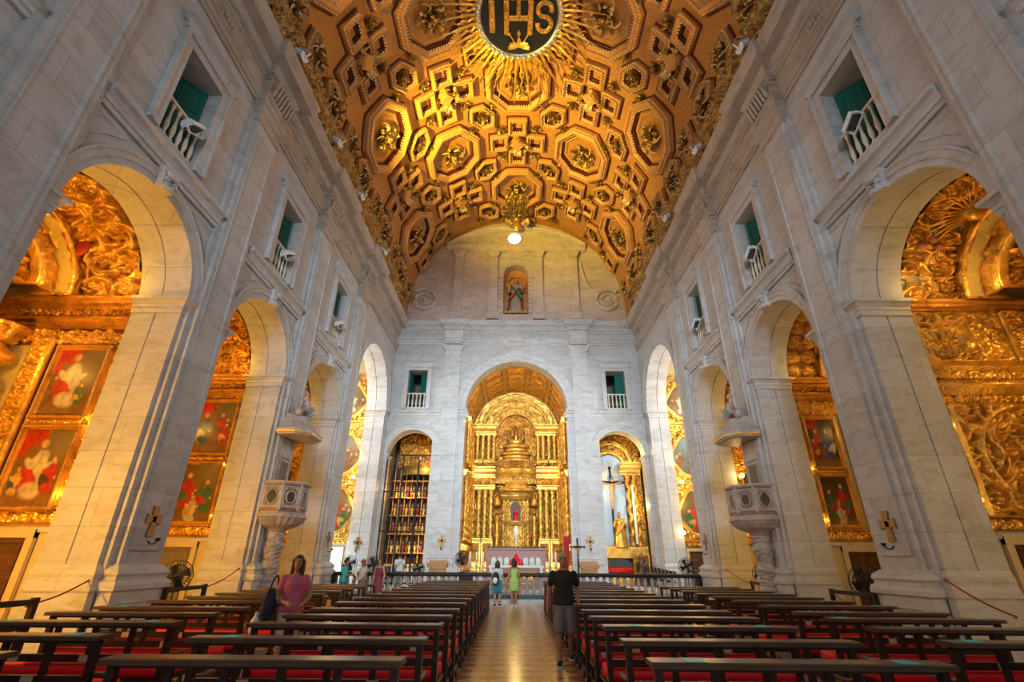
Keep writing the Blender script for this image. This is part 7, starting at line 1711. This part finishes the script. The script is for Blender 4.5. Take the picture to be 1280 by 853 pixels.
person('woman in a light green dress and white shoes standing at the altar rail', (-.10, 20.5, 0.0), .45, 1.66, std(.085, .02, -.02), down, None, ('dress', flat('light_green_dress', (.36, .58, .15), .7), .58), (wht, wht), ('long', HD), 'skin_tan', True, .2)
# group left of the rail
person('man in a turquoise shirt reading a paper sheet near the left rail end', (-6.72, 20.75, 0.0), -1.2, 1.60, std(), (((.24, .05, 1.12), (.14, .28, 1.14)), ((-.24, .05, 1.12), (-.12, .28, 1.16))), (flat('turquoise_shirt', (.02, .50, .56), .7), .7, .88), ('trousers', flat('grey_blue_trousers', (.08, .10, .14), .8), 1.9), (blk, wht), ('short', HD), 'skin_tan', False, .1)
mb = MB(); U, V = np.meshgrid(np.linspace(0, .21, 8), np.linspace(0, .29, 8), indexing='ij'); mb.grid(np.stack([U, .02 * np.sin(6 * U), V], -1)); o = mb.build('paper_sheet', flat('white_paper', (.82, .84, .84), .7), None, True); o.location = (-6.45, 20.80, 1.02); o.rotation_euler = (-.3, 0, .5); tag(o, 'white sheet of paper held by the man in turquoise', 'paper')
person('woman in a red cap and pale grey top by the left rail', (-6.02, 20.8, 0.0), 2.6, 1.57, std(), (((.23, .02, 1.12), (.14, .2, 1.0)), ((-.23, .02, 1.12), (-.14, .2, 1.0))), (flat('pale_grey_top', (.52, .55, .53), .8), .4, .98), ('trousers', flat('grey_cloth', (.2, .2, .2), .8), 1.9), (wht, wht), ('bob', HD), 'skin_tan', True, .5)
mb = MB(); mb.lathe([(.094, 0), (.098, .03), (.08, .085), (.03, .11), (.005, .115)], 20); mb.ball((0, -.12, .01), (.07, .09, .012), 14, 6); o = mb.build('baseball_cap', flat('red_cap', (.38, .06, .04), .7), None, True); o.location = (-6.03, 20.77, 1.50); o.rotation_euler = (0.1, 0, -.3); tag(o, 'red cap worn by the woman in the pale grey top', 'cap')
person('woman in a maroon sleeveless dress standing at the left rail', (-5.36, 20.75, 0.0), 2.9, 1.64, std(), down, None, ('dress', flat('maroon_dress', (.20, .035, .075), .7), .5), (blk, blk), ('long', HB), 'skin', True, .3)
person('person in a white shirt with a dark strap, seen from behind beyond the rail', (-5.22, 23.6, .36), .2, 1.5, std(), down, (flat('white_shirt', (.66, .70, .74), .8), .6, .9), ('trousers', flat('grey_cloth', (.2, .2, .2)), 1.9), (blk, wht), ('short', HD), 'skin_tan', False)
mb = MB(); u = np.linspace(0, 1, 12); mb.tube([(.15 - .30 * a, -.125 - .02 * sin(pi * a), 1.22 - .36 * a) for a in u], .018, 6, .5); mb.ball((-.19, -.08, .78), (.07, .10, .12)); o = mb.build('sling_bag', flat('navy_cloth', (.015, .025, .05)), None, True); o.location = (-5.22, 23.6, .36); tag(o, 'dark sling bag across the back of the person in white', 'bag')
